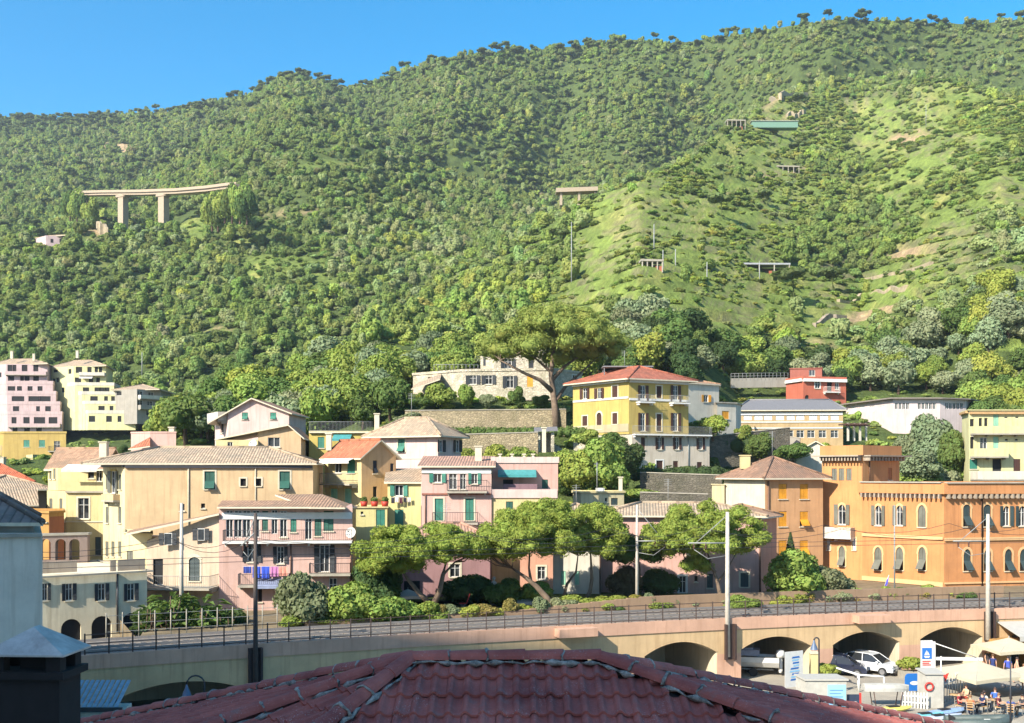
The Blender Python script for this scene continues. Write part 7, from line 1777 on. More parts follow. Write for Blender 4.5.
    hb = MB(); c = Vector(J['head1']) * k; hb.lathe(c + Vector((0, .012, -.02)), [(.06 * k, -.08), (.09 * k, -.02), (.094 * k, .03), (.075 * k, .085), (.0, .112)], 12)
    h = hb.build('hair', plain('hair_%d_%d_%d' % hair, S(*hair, .6), .7), ob)
    fb = MB()
    for s_ in (-1, 1): fb.box((s_ * .03 * k, c.y - .092 * k, c.z - .035 * k), (.018, .012, .009)); fb.box((s_ * .083 * k, c.y + .01, c.z - .045 * k), (.014, .03, .05))
    fb.box((0, c.y - .098 * k, c.z - .06 * k), (.018, .03, .035)); fb.box((0, c.y - .088 * k, c.z - .095 * k), (.04, .012, .008)); fb.build('face_features', plain('face_detail', S(150, 96, 80, .7), .6), ob)
    if dress:
        db = MB(); db.lathe((0, 0, 0), [(.17 * k, (hz_ + .1) * k), (.2 * k, (hz_ - .1) * k), (.30 * k, .55 * k), (.36 * k, .35 * k)], 14); db.build('skirt', ct, ob)
    return ob

# parasols and awnings
CANV = plain('cream_canvas', S(238, 224, 192, .52), .9, var=.08); CANVG = plain('grey_white_canvas', S(214, 210, 200, .55), .9, var=.08)
def parasol(label, px, ytop, Y, half, zrim, rot, mat, drop=.9):
    top = W(px, ytop, Y); p = Vector((top.x, top.y, 0)); t = thing('parasol', label, 'parasol', p); b = MB(); zr = top.z - drop; c4 = []
    for q in range(4): a = rot + q * math.pi / 2 + math.pi / 4; c4.append(Vector((p.x + half * 1.414 * math.cos(a), p.y + half * 1.414 * math.sin(a), zr)))
    for q in range(4):
        a, c = c4[q], c4[(q + 1) % 4]
        n = 6; R0 = [a.lerp(c, k / n) + Vector((0, 0, -.08 * math.sin(math.pi * k / n) * -1)) for k in range(n + 1)]
        for k in range(n):
            m0, m1 = R0[k].lerp(top, .5) + Vector((0, 0, -.06)), R0[k + 1].lerp(top, .5) + Vector((0, 0, -.06))
            b.poly([R0[k], R0[k + 1], m1, m0], smooth=True); b.poly([m0, m1, top], smooth=True); b.poly([R0[k] - Vector((0, 0, .22)), R0[k + 1] - Vector((0, 0, .22)), R0[k + 1], R0[k]])
    b.build('canopy', mat, t); b = MB(); b.tube([p, top + Vector((0, 0, .12))], .035, 7); b.build('pole', GREYRAIL, t); b = MB()
    for q in c4: b.tube([top - Vector((0, 0, .12)), q], .014, 4)
    b.build('ribs', GREYRAIL, t); b = MB(); b.lathe(p, [(.0, .12), (.1, .12), (.34, .06), (.36, 0)], 12); b.build('base', CONC, t); return t
parasol('largest cream square parasol over the seated people, lower right', 978, 661, 73.5, 2.35, 2.5, .35, CANV, .8)
parasol('cream parasol beside the right wall, behind the large one', 1009, 637.5, 80.5, 1.9, 2.4, .15, CANV, .75)
parasol('second cream parasol at the right picture edge in front of the bar', 1036, 664, 73, 1.9, 2.4, .2, CANV, .75)
for lb, px, yt, Y in (('grey white parasol left under the leftmost pine', 408, 589, 85), ('cream parasol under the leaning pine trunk', 522, 595, 86.5), ('cream parasol right of the one under the leaning pine', 541, 597, 87.5)):
    t_ = parasol(lb, px, yt, Y, 1.25, 2, .3, CANVG, .5); 
    for ch in t_.children:
        if ch.name.startswith(('base', 'pole')): pass
    t_.location.z = 4.3
    for ch in t_.children:      # standing on the garden level
        if ch.name.startswith('base'): continue
        ch.location.z = -4.3
        if ch.name.startswith('pole'):
            for v in ch.data.vertices:
                if v.co.z < 1: v.co.z += 4.3
# beach bar under the viaduct at the right
bar = thing('beach_bar', 'ochre walled bar with a dark opening and grey awning against the viaduct, right edge', 'bar', vpt(vs(1005), -.2, 0)); s_ = vs(985); d = vdir(s_); nn = Vector((d.y, -d.x, 0))
b = MB(); b.fr(vpt(s_, -.1, 0), d * 1.3, nn * 1.2, (0, 0, 2.3)); b.fr(vpt(s_, -.1, 0) + d * 2.6, d * 3.2, nn * 1.2, (0, 0, 2.3)); b.fr(vpt(s_, -.1, 2.003) + d * 1.303, d * 1.294, nn * 1.2, (0, 0, .29)); b.build('wall', ORB, bar)
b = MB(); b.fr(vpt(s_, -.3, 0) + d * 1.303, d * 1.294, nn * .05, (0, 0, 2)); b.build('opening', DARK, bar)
b = MB(); b.fr(vpt(s_, -.1, 3.45) + d * 1.0, d * 5.4, nn * 2.6 - Vector((0, 0, .75)), (0, 0, .06)); b.fr(vpt(s_, -.1, 3.45) + d * 1.0 + nn * 2.6 - Vector((0, 0, 1.05)), d * 5.4, nn * .03, (0, 0, .3)); b.build('awning', CANVG, bar)
# tables, chairs, people
WPAINT = plain('chalky_white_paint', S(226, 222, 210, .5), .8, var=.15)
TAB = plain('white_table_top', S(230, 226, 216, .8), .5, var=.05); WOOD = plain('light_wood', S(200, 160, 110, .7), .7)
def table(label, p):
    t = thing('cafe_table', label, 'table', p, 'cafe tables under the parasol'); b = MB(); b.lathe(p, [(0, .72), (.42, .72), (.42, .75), (0, .75)], 18); b.build('top', WOOD, t); b = MB(); b.tube([p, p + Vector((0, 0, .72))], .035, 7); b.build('leg', GREYRAIL, t); b = MB(); b.lathe(p, [(.26, 0), (.26, .02), (0, .05)], 12); b.build('foot', GREYRAIL, t)
chair0 = None
def chair(label, p, rz):
    t = thing('cafe_chair', label, 'chair', (0, 0, 0), 'cafe chairs under the parasol'); b = MB(); b.box((0, 0, .44), (.42, .42, .04)); b.build('seat', WOOD, t); b = MB()
    for z in (.62, .76, .88): b.box((0, .2, z), (.4, .025, .07))
    b.build('backrest', WOOD, t)
    for x in (-.18, .18):
        for y in (-.18, .2): q = MB(); q.tube([(x, y, 0), (x, y, .42 if y < 0 else .92)], .018, 6); q.build('leg', GREYRAIL, t)
    t.location = p; t.rotation_euler = (0, 0, rz)
tabs = [(972, 714), (993, 711), (1012, 716), (956, 706)]
for k, (x, y) in enumerate(tabs): table(['table in the middle of the group under the large parasol', 'table behind the middle one, towards the bar', 'table by the thin lamp post', 'leftmost table beside the stick fence'][k], G(x, y))
tops = [((40, 50, 90), (60, 60, 70)), ((150, 40, 50), (40, 40, 50)), ((210, 120, 80), (60, 70, 110)), ((70, 110, 190), (220, 210, 200)), ((230, 225, 215), (70, 80, 100)), ((60, 60, 66), (130, 110, 90)), ((120, 50, 60), (40, 40, 46)), ((70, 90, 150), (50, 50, 60)), ((236, 190, 150), (200, 80, 60))]
cn = {(60, 60, 66): 'charcoal', (40, 50, 90): 'navy', (150, 40, 50): 'crimson', (210, 120, 80): 'orange', (70, 110, 190): 'blue', (230, 225, 215): 'white', (120, 50, 60): 'maroon', (70, 90, 150): 'slate blue', (236, 190, 150): 'peach'}
k = 0
for ti, (x, y) in enumerate(tabs):
    c = G(x, y)
    for a in ((.3, 2.4, 4.2) if ti != 1 else (1.0, 3.6)):
        if k >= len(tops): break
        q = c + Vector((math.cos(a) * .78, math.sin(a) * .78, 0)); fc = math.atan2(c.y - q.y, c.x - q.x) + math.pi / 2
        chair('cafe chair used by the person in the %s top' % cn[tops[k][0]], q, fc)
        person('seated person in a %s top at the tables below the large parasol' % cn[tops[k][0]], q, fc, 'sit', *tops[k], hair=((60, 44, 34), (40, 30, 26), (150, 110, 70), (90, 60, 40))[k % 4], hgt=1.66 + .02 * (k % 5)); k += 1
person('person in a long navy dress standing by the bar, between the two parasols', G(993, 678), 2.4, 'stand', (40, 56, 110), (40, 56, 110), (120, 90, 60), 1.7, dress=True)
person('bare chested person walking by the bar at the right edge', G(1017, 683), 1.2, 'walk', (220, 170, 140), (200, 90, 80), (70, 50, 40), 1.8, bare=True)
person('person in a blue top walking past the thin lamp post', G(1008, 681), -.6, 'walk', (70, 90, 190), (60, 60, 80), (40, 30, 26), 1.72)
person('person in a dark top standing behind the large parasol, left of the navy dress', G(988, 673), .3, 'stand', (60, 54, 56), (90, 80, 80), (60, 40, 30), 1.74)
person('person in swimming shorts with a pink towel at the far right', G(1024, 690), -1.0, 'stand', (236, 150, 140), (60, 80, 140), (150, 110, 70), 1.76, bare=True)
# fences, barriers
t = thing('picket_fence', 'white picket fence in front of the blue rounded board', 'fence', G(903, 708)); b = MB(); a, c = G(902, 707), G(927, 709)
for z in (.3, .7): b.fr(a + Vector((0, 0, z)), c - a, (0, .03, 0), (0, 0, .08))
b.build('rails', WHITE, t)
for q in range(9):
    p = a.lerp(c, q / 8); b = MB(); b.fr(p + Vector((-.05, -.035, 0)), (.1, 0, 0), (0, .03, 0), (0, 0, .95)); b.poly([p + Vector((-.05, -.035, .953)), p + Vector((.05, -.035, .953)), p + Vector((0, -.035, 1.05))]); b.build('picket', WHITE, t)
t = thing('stick_fence', 'row of thin pale poles fencing the tables on the left', 'fence', G(948, 704)); b = MB(); a, c = G(944, 703), G(966, 693)
b.tube([a + Vector((0, 0, 1.2)), c + Vector((0, 0, 1.2))], .02, 5); b.build('cord', WHITE, t)
for q in range(9): p = a.lerp(c, q / 8); b = MB(); b.tube([p, p + Vector((.05 * math.sin(q * 2), 0, 1.6 + .1 * math.sin(q * 5)))], .03, 5); b.build('pole', plain('bleached_wood', S(214, 204, 184, .7), .9), t)
def piperail(label, pts, h):
    t = thing('pipe_barrier', label, 'barrier', pts[0]); b = MB(); b.tube([p + Vector((0, 0, h)) for p in pts], .07, 7); b.build('rail', WHITE, t)
    for p in (pts[0], pts[-1]): b = MB(); b.tube([p, p + Vector((0, 0, h))], .06, 7); b.build('post', WHITE, t)
piperail('white pipe barrier in front of the arch with the parked cars', [G(812, 681), G(835, 684), G(859, 692)], 1.15)
piperail('short white pipe barrier beside the silver car', [G(858, 688), G(884, 690)], .9)
t = thing('gate_barrier', 'white beam gate with a diagonal stay across the rightmost visible arch', 'gate', G(934, 676)); p = G(934, 676); b = MB(); b.box((p.x, p.y, 1.25), (.16, .16, 2.5)); b.build('post', WHITE, t); e = G(983, 676); b = MB(); b.fr((p.x, p.y, 1.15), (e - p) + Vector((0, 0, -.05)), (0, .12, 0), (0, 0, .22)); b.build('beam', WHITE, t); b = MB(); b.tube([(p.x, p.y, 2.4), (e.x - .5, e.y, 1.35)], .04, 6); b.build('stay', WHITE, t)
# signs
BLUE = plain('sign_blue', S(36, 110, 190, .8), .5, var=.05); LBLUE = plain('sign_light_blue', S(150, 200, 232, .8), .5, var=.05); RED = plain('sign_red', S(206, 60, 50, .8), .5, var=.05)
def flatshape(b, o, u, pts, m=0): b.poly([o + u * x + Vector((0, 0, z)) for x, z in pts], m)
t = thing('info_sign', 'tall white sign with a blue square pictogram panel, before the rightmost arch', 'sign', G(926, 689)); p = G(921, 689); u = Vector((.97, .1, 0)); b = MB(); b.fr(p, u * .85, (0, .1, 0), (0, 0, 3.3)); b.build('board', WHITE, t)
b = MB(); b.fr(p + u * .08 + Vector((0, -.025, 2.05)), u * .7, (0, .02, 0), (0, 0, .75)); b.build('blue_panel', BLUE, t); b = MB(); o = p + u * .08 + Vector((0, -.03, 2.05)); flatshape(b, o, u, [(.12, .2), (.58, .2), (.5, .08), (.2, .08)]); flatshape(b, o, u, [(.15, .26), (.33, .26), (.33, .62)]); flatshape(b, o, u, [(.37, .26), (.55, .26), (.37, .56)]); b.build('pictogram', WHITE, t)
b = MB()
for q, (w_, z) in enumerate(((.6, 1.85), (.5, 1.72), (.64, 1.6))): b.fr(p + u * .1 + Vector((0, -.02, z)), u * w_, (0, .015, 0), (0, 0, .07))
b.build('red_band', RED, t); b = MB(); b.fr(p + u * .2 + Vector((0, -.02, 1.2)), u * .4, (0, .015, 0), (0, 0, .22)); b.build('grey_band', plain('sign_grey', S(90, 96, 104, .8), .6), t)
def ngon(b, c, u, rx, rz, m=0, n=20, y=0.0, t=.05):
    A_ = [c + u * (math.cos(a * 6.2832 / n) * rx) + Vector((0, y, math.sin(a * 6.2832 / n) * rz)) for a in range(n)]; B_ = [q + Vector((0, t, 0)) for q in A_]; b.poly(A_, m); b.poly(B_[::-1], m)
    for a in range(n): b.poly([A_[a], B_[a], B_[(a + 1) % n], A_[(a + 1) % n]], m)
t = thing('notice_board', 'big blue rounded board with a white wave shape, behind the picket fence', 'sign', G(913, 700)); c = G(913, 700); u = Vector((1, .05, 0)); b = MB()
pts = []
for cx_, cz_, a0 in ((.28, .28, 0), (-.28, .28, 90), (-.28, -.28, 180), (.28, -.28, 270)):
    for q in range(5): a = math.radians(a0 + q * 22.5); pts.append((cx_ + .24 * math.cos(a), 1.15 + cz_ + .28 * math.sin(a)))
f_ = [c + u * x + Vector((0, 0, z)) for x, z in pts]; b.poly(f_); b.poly([q + Vector((0, .08, 0)) for q in f_][::-1])
for q in range(len(f_)): b.poly([f_[q], f_[q] + Vector((0, .08, 0)), f_[(q + 1) % len(f_)] + Vector((0, .08, 0)), f_[(q + 1) % len(f_)]])
b.build('panel', BLUE, t); b = MB(); ngon(b, c + u * .1 + Vector((0, -.012, 1.1)), u, .3, .13, n=16, t=.006); b.build('white_shape', WHITE, t)
for x in (-.3, .3): b = MB(); b.tube([c + u * x + Vector((0, .12, 0)), c + u * x + Vector((0, .12, 1.3))], .04, 6); b.build('post', GREYRAIL, t)
t = thing('display_board', 'tall white display board with blue sea picture, inside the arch with the boat', 'sign', G(794, 690)); p = G(785, 688); e = G(803, 686); d = e - p; b = MB(); b.fr(p, d, (0, .08, 0), (0, 0, 2.45)); b.build('board', WHITE, t); b = MB(); u = d.normalized(); o = p + Vector((0, -.012, 0)); ln = d.length; rr = random.Random(3)
for q in range(9): z = .45 + q * .19; x0 = ln * rr.uniform(.25, .45); flatshape(b, o, u, [(x0, z), (ln * rr.uniform(.7, .85), z + .03), (ln * .78, z + .14), (x0 + .05, z + .12)], q % 2)
b.build('picture', [BLUE, LBLUE], t)
# kiosk
t = thing('kiosk', 'white box kiosk with a pale blue panel, at the roof edge below the arches', 'kiosk', G(826, 716)); p = G(806, 717); b = MB(); b.fr(p, (2.45, 0, 0), (-.2, 1.6, 0), (0, 0, 2.2)); b.build('box', WPAINT, t); b = MB(); b.fr(p + Vector((-.1, -.1, 2.203)), (2.65, 0, 0), (-.2, 1.8, 0), (0, 0, .1)); b.build('lid', CANVG, t)
b = MB(); b.fr(p + Vector((1.3, -.03, .6)), (1.1, 0, 0), (0, .02, 0), (0, 0, 1.35)); b.build('panel', LBLUE, t); b = MB()
for q in range(5): b.fr(p + Vector((1.42, -.045, .8 + q * .2)), (.8 - .1 * (q % 2), 0, 0), (0, .01, 0), (0, 0, .05))
b.build('lettering_lines', plain('sign_mid_blue', S(90, 140, 190, .8), .6), t)
t = thing('notice_stand', 'dark notice stand with a small red edge, right of the white kiosk', 'sign', G(851, 716)); p = G(847, 716); b = MB(); b.fr(p + Vector((0, 0, .3)), (.75, 0, 0), (0, .08, 0), (0, 0, 1.0)); b.build('panel', plain('dark_blue_board', S(50, 60, 84, .7), .6), t); b = MB(); b.fr(p + Vector((.753, 0, .3)), (.12, 0, 0), (0, .08, 0), (0, 0, 1.1)); b.build('red_edge', RED, t)
for x in (.05, .65): b = MB(); b.tube([p + Vector((x, .12, 0)), p + Vector((x, .12, 1.2))], .03, 5); b.build('post', GREYRAIL, t)
t = thing('hut', 'small white beach hut with a red lifebuoy on its front', 'hut', G(934, 706)); p = G(926, 708); b = MB(); b.fr(p, (1.1, 0, 0), (-.1, 1.2, 0), (0, 0, 2.1)); b.build('box', WPAINT, t); b = MB(); b.fr(p + Vector((-.1, -.1, 2.103)), (1.3, 0, 0), (-.1, 1.4, .12), (0, 0, .07)); b.build('roof', CANVG, t)
b = MB(); c = p + Vector((.18, -.06, 1.35)); pts = [c + Vector((math.cos(a * .349) * .24, 0, math.sin(a * .349) * .24)) for a in range(19)]; b.tube(pts, .06, 7, cap=False); o = b.build('lifebuoy', RED, t)
t = thing('flag', 'small red pennant on a white post left of the large parasol', 'flag', G(941, 703)); p = G(941, 703); b = MB(); b.tube([p, p + Vector((0, 0, 3.0))], .04, 6); b.build('post', WHITE, t); b = MB(); b.poly([p + Vector((.04, 0, 1.75)), p + Vector((.5, -.05, 1.95)), p + Vector((.28, -.02, 1.35))]); b.poly([p + Vector((.04, .004, 1.75)), p + Vector((.28, -.016, 1.35)), p + Vector((-.12, 0, 1.9))]); b.build('cloth', RED, t)
t = thing('gate_pillar', 'cream square pillar beside the arch with the boat', 'pillar', G(814, 684)); p = G(811, 684); b = MB(); b.fr(p, (.5, 0, 0), (0, .5, 0), (0, 0, 2.1)); b.build('shaft', CREAM, t); b = MB(); b.fr(p + Vector((-.06, -.06, 2.103)), (.62, 0, 0), (0, .62, 0), (0, 0, .12)); b.build('cap', TRIM, t)
def swanlamp(label, px, py, hgt, r, sgn):
    p = G(px, py); t = thing('street_lamp', label, 'street lamp', p); b = MB(); pts = [p, p + Vector((0, 0, hgt - r))] + [p + Vector((sgn * (r - r * math.cos(a)), 0, hgt - r + r * math.sin(a))) for a in (.4, .8, 1.2, 1.57, 2.0, 2.4, 2.8, 3.14)]; b.tube(pts, .05, 7); b.build('post', IRON, t); e = pts[-1]; b = MB(); b.lathe(e + Vector((0, 0, -.62)), [(.26, 0), (.22, .12), (.1, .4), (.04, .62)], 12); b.build('lamp_shade', plain('blue_grey_lamp_metal', S(110, 130, 160, .6), .5), t)
swanlamp('swan neck street lamp in front of the left arch', 204.5, 735, 3.35, .5, -1); swanlamp('swan neck street lamp between the two middle arches', 819, 699, 4.0, .16, -1)
t = thing('street_lamp', 'thin dark lamp post with a cross arm, in front of the seated people', 'street lamp', G(1010.5, 735)); p = G(1010.5, 735); b = MB(); b.tube([p, p + Vector((0, 0, 4.4))], [.06, .035], 7); b.build('post', IRON, t); b = MB(); b.tube([p + Vector((-.45, 0, 2.75)), p + Vector((.45, 0, 2.75))], .03, 5); b.build('cross_arm', IRON, t)
for s_ in (-.42, .42): b = MB(); b.lathe(p + Vector((s_, 0, 2.62)), [(.0, 0), (.13, .05), (.13, .2), (.05, .28), (0, .28)], 10); b.build('lamp', IRON, t)
# planters
for lb, x, y, w_ in (('bright green bush in a planter at the pier left of the parked cars', 827, 683, 30), ('bright green bush in a planter at the pier right of the silver car', 912, 677, 34)):
    p = G(x, y); t = thing('planter', lb, 'planter', p); b = MB(); b.fr(p + Vector((-.9, -.3, 0)), (1.8, 0, 0), (0, .7, 0), (0, 0, .45)); b.build('box', CONC, t); o = link('foliage', crown_mesh('planter_foliage', blobs_round(int(x), 1.9, 1.0, 8, .9), 900, .22, int(x), LEAF), t); o.color = TINT['yell'] + (1,)
# boats
def hull(b, p, ln, bw, h, rz, m=0, blunt=.0, inside=True):
    ca, sa = math.cos(rz), math.sin(rz); n = 14; sec = []
    for k in range(n + 1):
        t_ = k / n; w_ = bw / 2 * (1 - max(0, (t_ - .45) / .55) ** 2.2 * (1 - blunt)) * (1 - .15 * max(0, .25 - t_) / .25); zk = h * .35 * max(0, (t_ - .6) / .4) ** 2
        sec.append([(t_ * ln - ln / 2, y * w_, z) for y, z in ((-1, h + zk), (-.92, h * .55 + zk), (-.55, h * .12 + zk * .9), (0, zk * .7), (.55, h * .12 + zk * .9), (.92, h * .55 + zk), (1, h + zk))])
    T = lambda q: (p.x + q[0] * ca - q[1] * sa, p.y + q[0] * sa + q[1] * ca, p.z + q[2])
    for k in range(n):
        for j in range(6): b.poly([T(sec[k][j]), T(sec[k][j + 1]), T(sec[k + 1][j + 1]), T(sec[k + 1][j])], m, smooth=True)
        if inside: b.poly([T((sec[k][0][0], sec[k][0][1] * .9, h * .8)), T((sec[k + 1][0][0], sec[k + 1][0][1] * .9, h * .8)), T((sec[k + 1][6][0], sec[k + 1][6][1] * .9, h * .8)), T((sec[k][6][0], sec[k][6][1] * .9, h * .8))], m)
    b.poly([T(q) for q in sec[0]][::-1], m)
def kayak(label, p, ln, bw, rz, mat, name='kayak'):
    t = thing(name, label, name.replace('_', ' '), p); b = MB(); n = 16; ca, sa = math.cos(rz), math.sin(rz); K = 8; rings = []
    for k in range(n + 1):
        t_ = k / n; w_ = bw / 2 * math.sin(math.pi * min(.985, max(.015, t_))) ** .55; h_ = .17 * math.sin(math.pi * min(.98, max(.02, t_))) ** .4; r = .09 * abs(2 * t_ - 1) ** 3
        rings.append([Vector((p.x + (t_ - .5) * ln * ca - math.cos(a * 6.2832 / K) * w_ * sa, p.y + (t_ - .5) * ln * sa + math.cos(a * 6.2832 / K) * w_ * ca, p.z + .19 + r + math.sin(a * 6.2832 / K) * h_)) for a in range(K)])
    for k in range(n):
        for a in range(K): b.poly([rings[k][a], rings[k + 1][a], rings[k + 1][(a + 1) % K], rings[k][(a + 1) % K]], smooth=True)
    b.build('hull', mat, t); b = MB(); b.box((p.x, p.y, p.z + .37), (.75, .38, .05), rz); b.build('cockpit', DARK, t)
kayak('pale blue kayak lying on the ground, longest of the row by the hut', G(944, 715), 4.2, .75, .45, plain('pale_blue_plastic', S(150, 180, 220, .8), .4)); kayak('white and blue kayak lying in front of the pale blue one', G(938, 721), 3.6, .7, .4, plain('bluish_white_plastic', S(196, 206, 224, .8), .4)); kayak('turquoise kayak at the roof edge, left of the pale blue one', G(925, 719), 2.6, .7, .3, plain('turquoise_plastic', S(120, 196, 206, .8), .4)); kayak('small yellow kayak beside the white dinghy', G(893, 712), 2.6, .7, .25, plain('yellow_plastic', S(232, 216, 110, .8), .4))
t = thing('inflatable_boat', 'dark grey green inflatable boat on the ground, bottom right', 'boat', G(978, 727)); p = G(978, 727); GRN = plain('dark_grey_green_rubber', S(84, 98, 96, .7), .6); b = MB(); pts = [p + Vector((-1.7, -.6, .35)), p + Vector((.8, -.62, .35)), p + Vector((1.5, -.4, .42)), p + Vector((1.8, 0, .5)), p + Vector((1.5, .4, .42)), p + Vector((.8, .62, .35)), p + Vector((-1.7, .6, .35))]
b.tube(pts, [.2, .24, .24, .24, .24, .24, .2], 10); b.build('tube', GRN, t); b = MB(); b.poly([p + Vector((-1.6, -.55, .2)), p + Vector((1.2, -.5, .2)), p + Vector((1.2, .5, .2)), p + Vector((-1.6, .55, .2))]); b.fr(p + Vector((-1.55, -.45, .15)), (.06, 0, 0), (0, .9, 0), (0, 0, .5)); b.build('floor', DARK, t); b = MB(); b.fr(p + Vector((.1, -.62, .5)), (.35, 0, 0), (0, .05, 0), (0, 0, .1)); b.build('patch', WHITE, t)
t = thing('dinghy', 'white dinghy turned over on trestles by the picket fence', 'boat', G(886, 706)); p = G(886, 706); b = MB(); b2 = MB(); hull(b2, Vector((0, 0, 0)), 2.9, 1.1, .45, 0, inside=False); 
for f_, sm_ in zip(b2.f, b2.sm): b.poly([Vector((p.x + b2.v[i][0], p.y + b2.v[i][1], .95 + .5 - b2.v[i][2])) for i in f_][::-1], smooth=sm_)
b.build('hull', WPAINT, t)
for x in (-.9, .9):
    for y in (-.4, .4): q = MB(); q.tube([p + Vector((x - .15 * (1 if x > 0 else -1), y, 0)), p + Vector((x, y, .98))], .03, 5); q.build('trestle_leg', plain('dark_timber', (.1, .08, .07, 1), .8), t)
t = thing('motor_boat', 'white motor boat with a grey cover parked inside the arch, bow hidden', 'boat', vpt(vs(762), 2.5, 0)); p = vpt(vs(763), 2.2, .55); b = MB(); hull(b, p, 4.4, 1.7, .85, 2.9); b.build('hull', WHITE, t); b = MB(); b.box((p.x - .3, p.y, p.z + 1.15), (2.2, 1.35, .4), 2.9 - math.pi); b.box((p.x - .4, p.y, p.z + 1.42), (1.5, 1.0, .14), 2.9 - math.pi); b.build('cover', plain('grey_boat_cover', S(150, 156, 176, .7), .8), t)
b = MB(); e = p + Vector((1.9, -.6, 0)); b.lathe(e + Vector((.3, 0, .75)), [(.0, 0), (.28, .05), (.34, .3), (.26, .55), (0, .62)], 12); b.box((e.x + .3, e.y, e.z + .3), (.2, .25, 1.0), .3); b.lathe(e + Vector((.3, -.05, -.35)), [(.0, 0), (.12, .05), (.1, .3), (0, .32)], 8); b.build('outboard_motor', WHITE, t)
b = MB(); b.box((p.x, p.y, .42), (3.6, .12, .1), 2.9); b.build('trailer_frame', GREYRAIL, t)
for y in (-.75, .75): b = MB(); c = Vector((p.x + .2, p.y + y, .3)); b.tube([c - Vector((0, .09, 0)), c + Vector((0, .09, 0))], .3, 16); b.build('trailer_wheel', plain('tyre_rubber', (.02, .02, .02, 1), .9), t)
# cars under the arch
def car(label, p, rz, paint, ln=3.9):
    t = thing('parked_car', label, 'car', p); wd = 1.66; CAR = paint; gl = plain('car_glass', (.02, .022, .025, 1), .08, var=.1); ca, sa = math.cos(rz), math.sin(rz)
    T = lambda x, y, z: Vector((p.x + x * ca - y * sa, p.y + x * sa + y * ca, p.z + z)); k = ln / 3.9
    low = [(-1.95, .35), (-1.98, .62), (-1.9, .86), (-1.0, .94), (.9, .92), (1.5, .84), (1.85, .7), (1.95, .5), (1.93, .3)]
    b = MB(); m = len(low)
    def ring(s_, ins): return [T(x * k, s_ * (wd / 2 - ins - (.1 if abs(x) > 1.8 else 0)), z) for x, z in low]
    A_, B_ = ring(-1, 0), ring(1, 0); bA = [T(x * k, -wd / 2 + .05, .22) for x, z in low]
    for j in range(m - 1): b.poly([A_[j], A_[j + 1], B_[j + 1], B_[j]][::-1], smooth=True)
    b.poly(A_[::-1]); b.poly(B_); b.poly([A_[0], B_[0], B_[-1], A_[-1]][::-1])
    cab = [(-1.85, .88), (-1.55, 1.42), (-1.0, 1.5), (.0, 1.48), (.35, 1.4), (1.15, .9)]
    def cr(s_): return [T(x * k, s_ * (wd / 2 - .05 - .17 * (z - .88) / .6), z) for x, z in cab]
    cA, cB = cr(-1), cr(1); roof = [(1, 2), (2, 3), (3, 4)]
    for (j, l) in roof: b.poly([cA[j], cA[l], cB[l], cB[j]][::-1], smooth=True)
    o = b.build('body', CAR, t); g = MB(); g.poly([cA[4], cA[5], cB[5], cB[4]][::-1]); g.poly([cA[0], cA[1], cB[1], cB[0]][::-1]); g.poly(cA[::-1]); g.poly(cB); g.build('glazing', gl, t)
    q = MB()
    for c_ in (cA, cB):
        for (j, l) in ((0, 1), (4, 5), (1, 2), (2, 3), (3, 4)): q.tube([c_[j], c_[l]], .03, 5)
        q.tube([c_[3].lerp(c_[2], .4), T((-.35) * k, (-1 if c_ is cA else 1) * (wd / 2 - .04), .9)], .035, 5)
    q.build('pillars', CAR, t)
    for s_ in (-1, 1):
        for x in (-1.22, 1.2):
            wo = MB(); c = T(x * k, s_ * (wd / 2 - .1), .31); ax_ = T(x * k, s_ * (wd / 2 + .02), .31) - c; wo.tube([c - ax_, c + ax_], .31, 18); w_ = wo.build('wheel', plain('tyre_rubber', (.02, .02, .02, 1), .9), t); wo = MB(); wo.tube([c + ax_ * 1.01, c + ax_ * 1.08], .2, 12); wo.build('rim', plain('alloy_rim', (.5, .5, .52, 1), .3, metal=.8), w_)
        h = MB(); hc = T(1.78 * k, s_ * .58, .68); h.fr(hc, (T(1, 0, 0) - T(0, 0, 0)) * .13, (T(0, 1, 0) - T(0, 0, 0)) * (.22 * -s_), (0, 0, .13)); h.build('headlight', plain('headlight_glass', (.7, .72, .75, 1), .1), t); h = MB(); h.box(tuple(T(.85 * k, s_ * (wd / 2 + .08), .98)), (.16, .16, .12), rz); h.build('wing_mirror', CAR, t)
    h = MB(); h.fr(T(1.945 * k, -.5, .36), (T(1, 0, 0) - T(0, 0, 0)) * .03, (T(0, 1, 0) - T(0, 0, 0)) * 1.0, (0, 0, .16)); h.build('grille', DARK, t); h = MB(); h.fr(T(1.98 * k, -.26, .40), (T(1, 0, 0) - T(0, 0, 0)) * .015, (T(0, 1, 0) - T(0, 0, 0)) * .52, (0, 0, .1)); h.build('number_plate', WHITE, t)
def paint(name, c, r=.25):
    m, nt, bs = newmat(name); bs.inputs['Base Color'].default_value = c; bs.inputs['Roughness'].default_value = r; bs.inputs['Coat Weight'].default_value = .6; return m
q_ = vpt(vs(874), .4, 0); car('silver white hatchback nosing out of the arch', q_, -.75, paint('silver_white_paint', (.62, .63, .64, 1)))
q_ = vpt(vs(850), 3.2, 0); car('dark maroon car parked deeper in the same arch, left of the silver hatchback', q_, -.7, paint('dark_maroon_paint', (.06, .02, .025, 1)))
q_ = vpt(vs(843), .2, 0); car('dark blue car at the left side of the arch behind the pipe barrier', q_, -.35, paint('dark_blue_paint', (.02, .025, .05, 1)), 3.6)
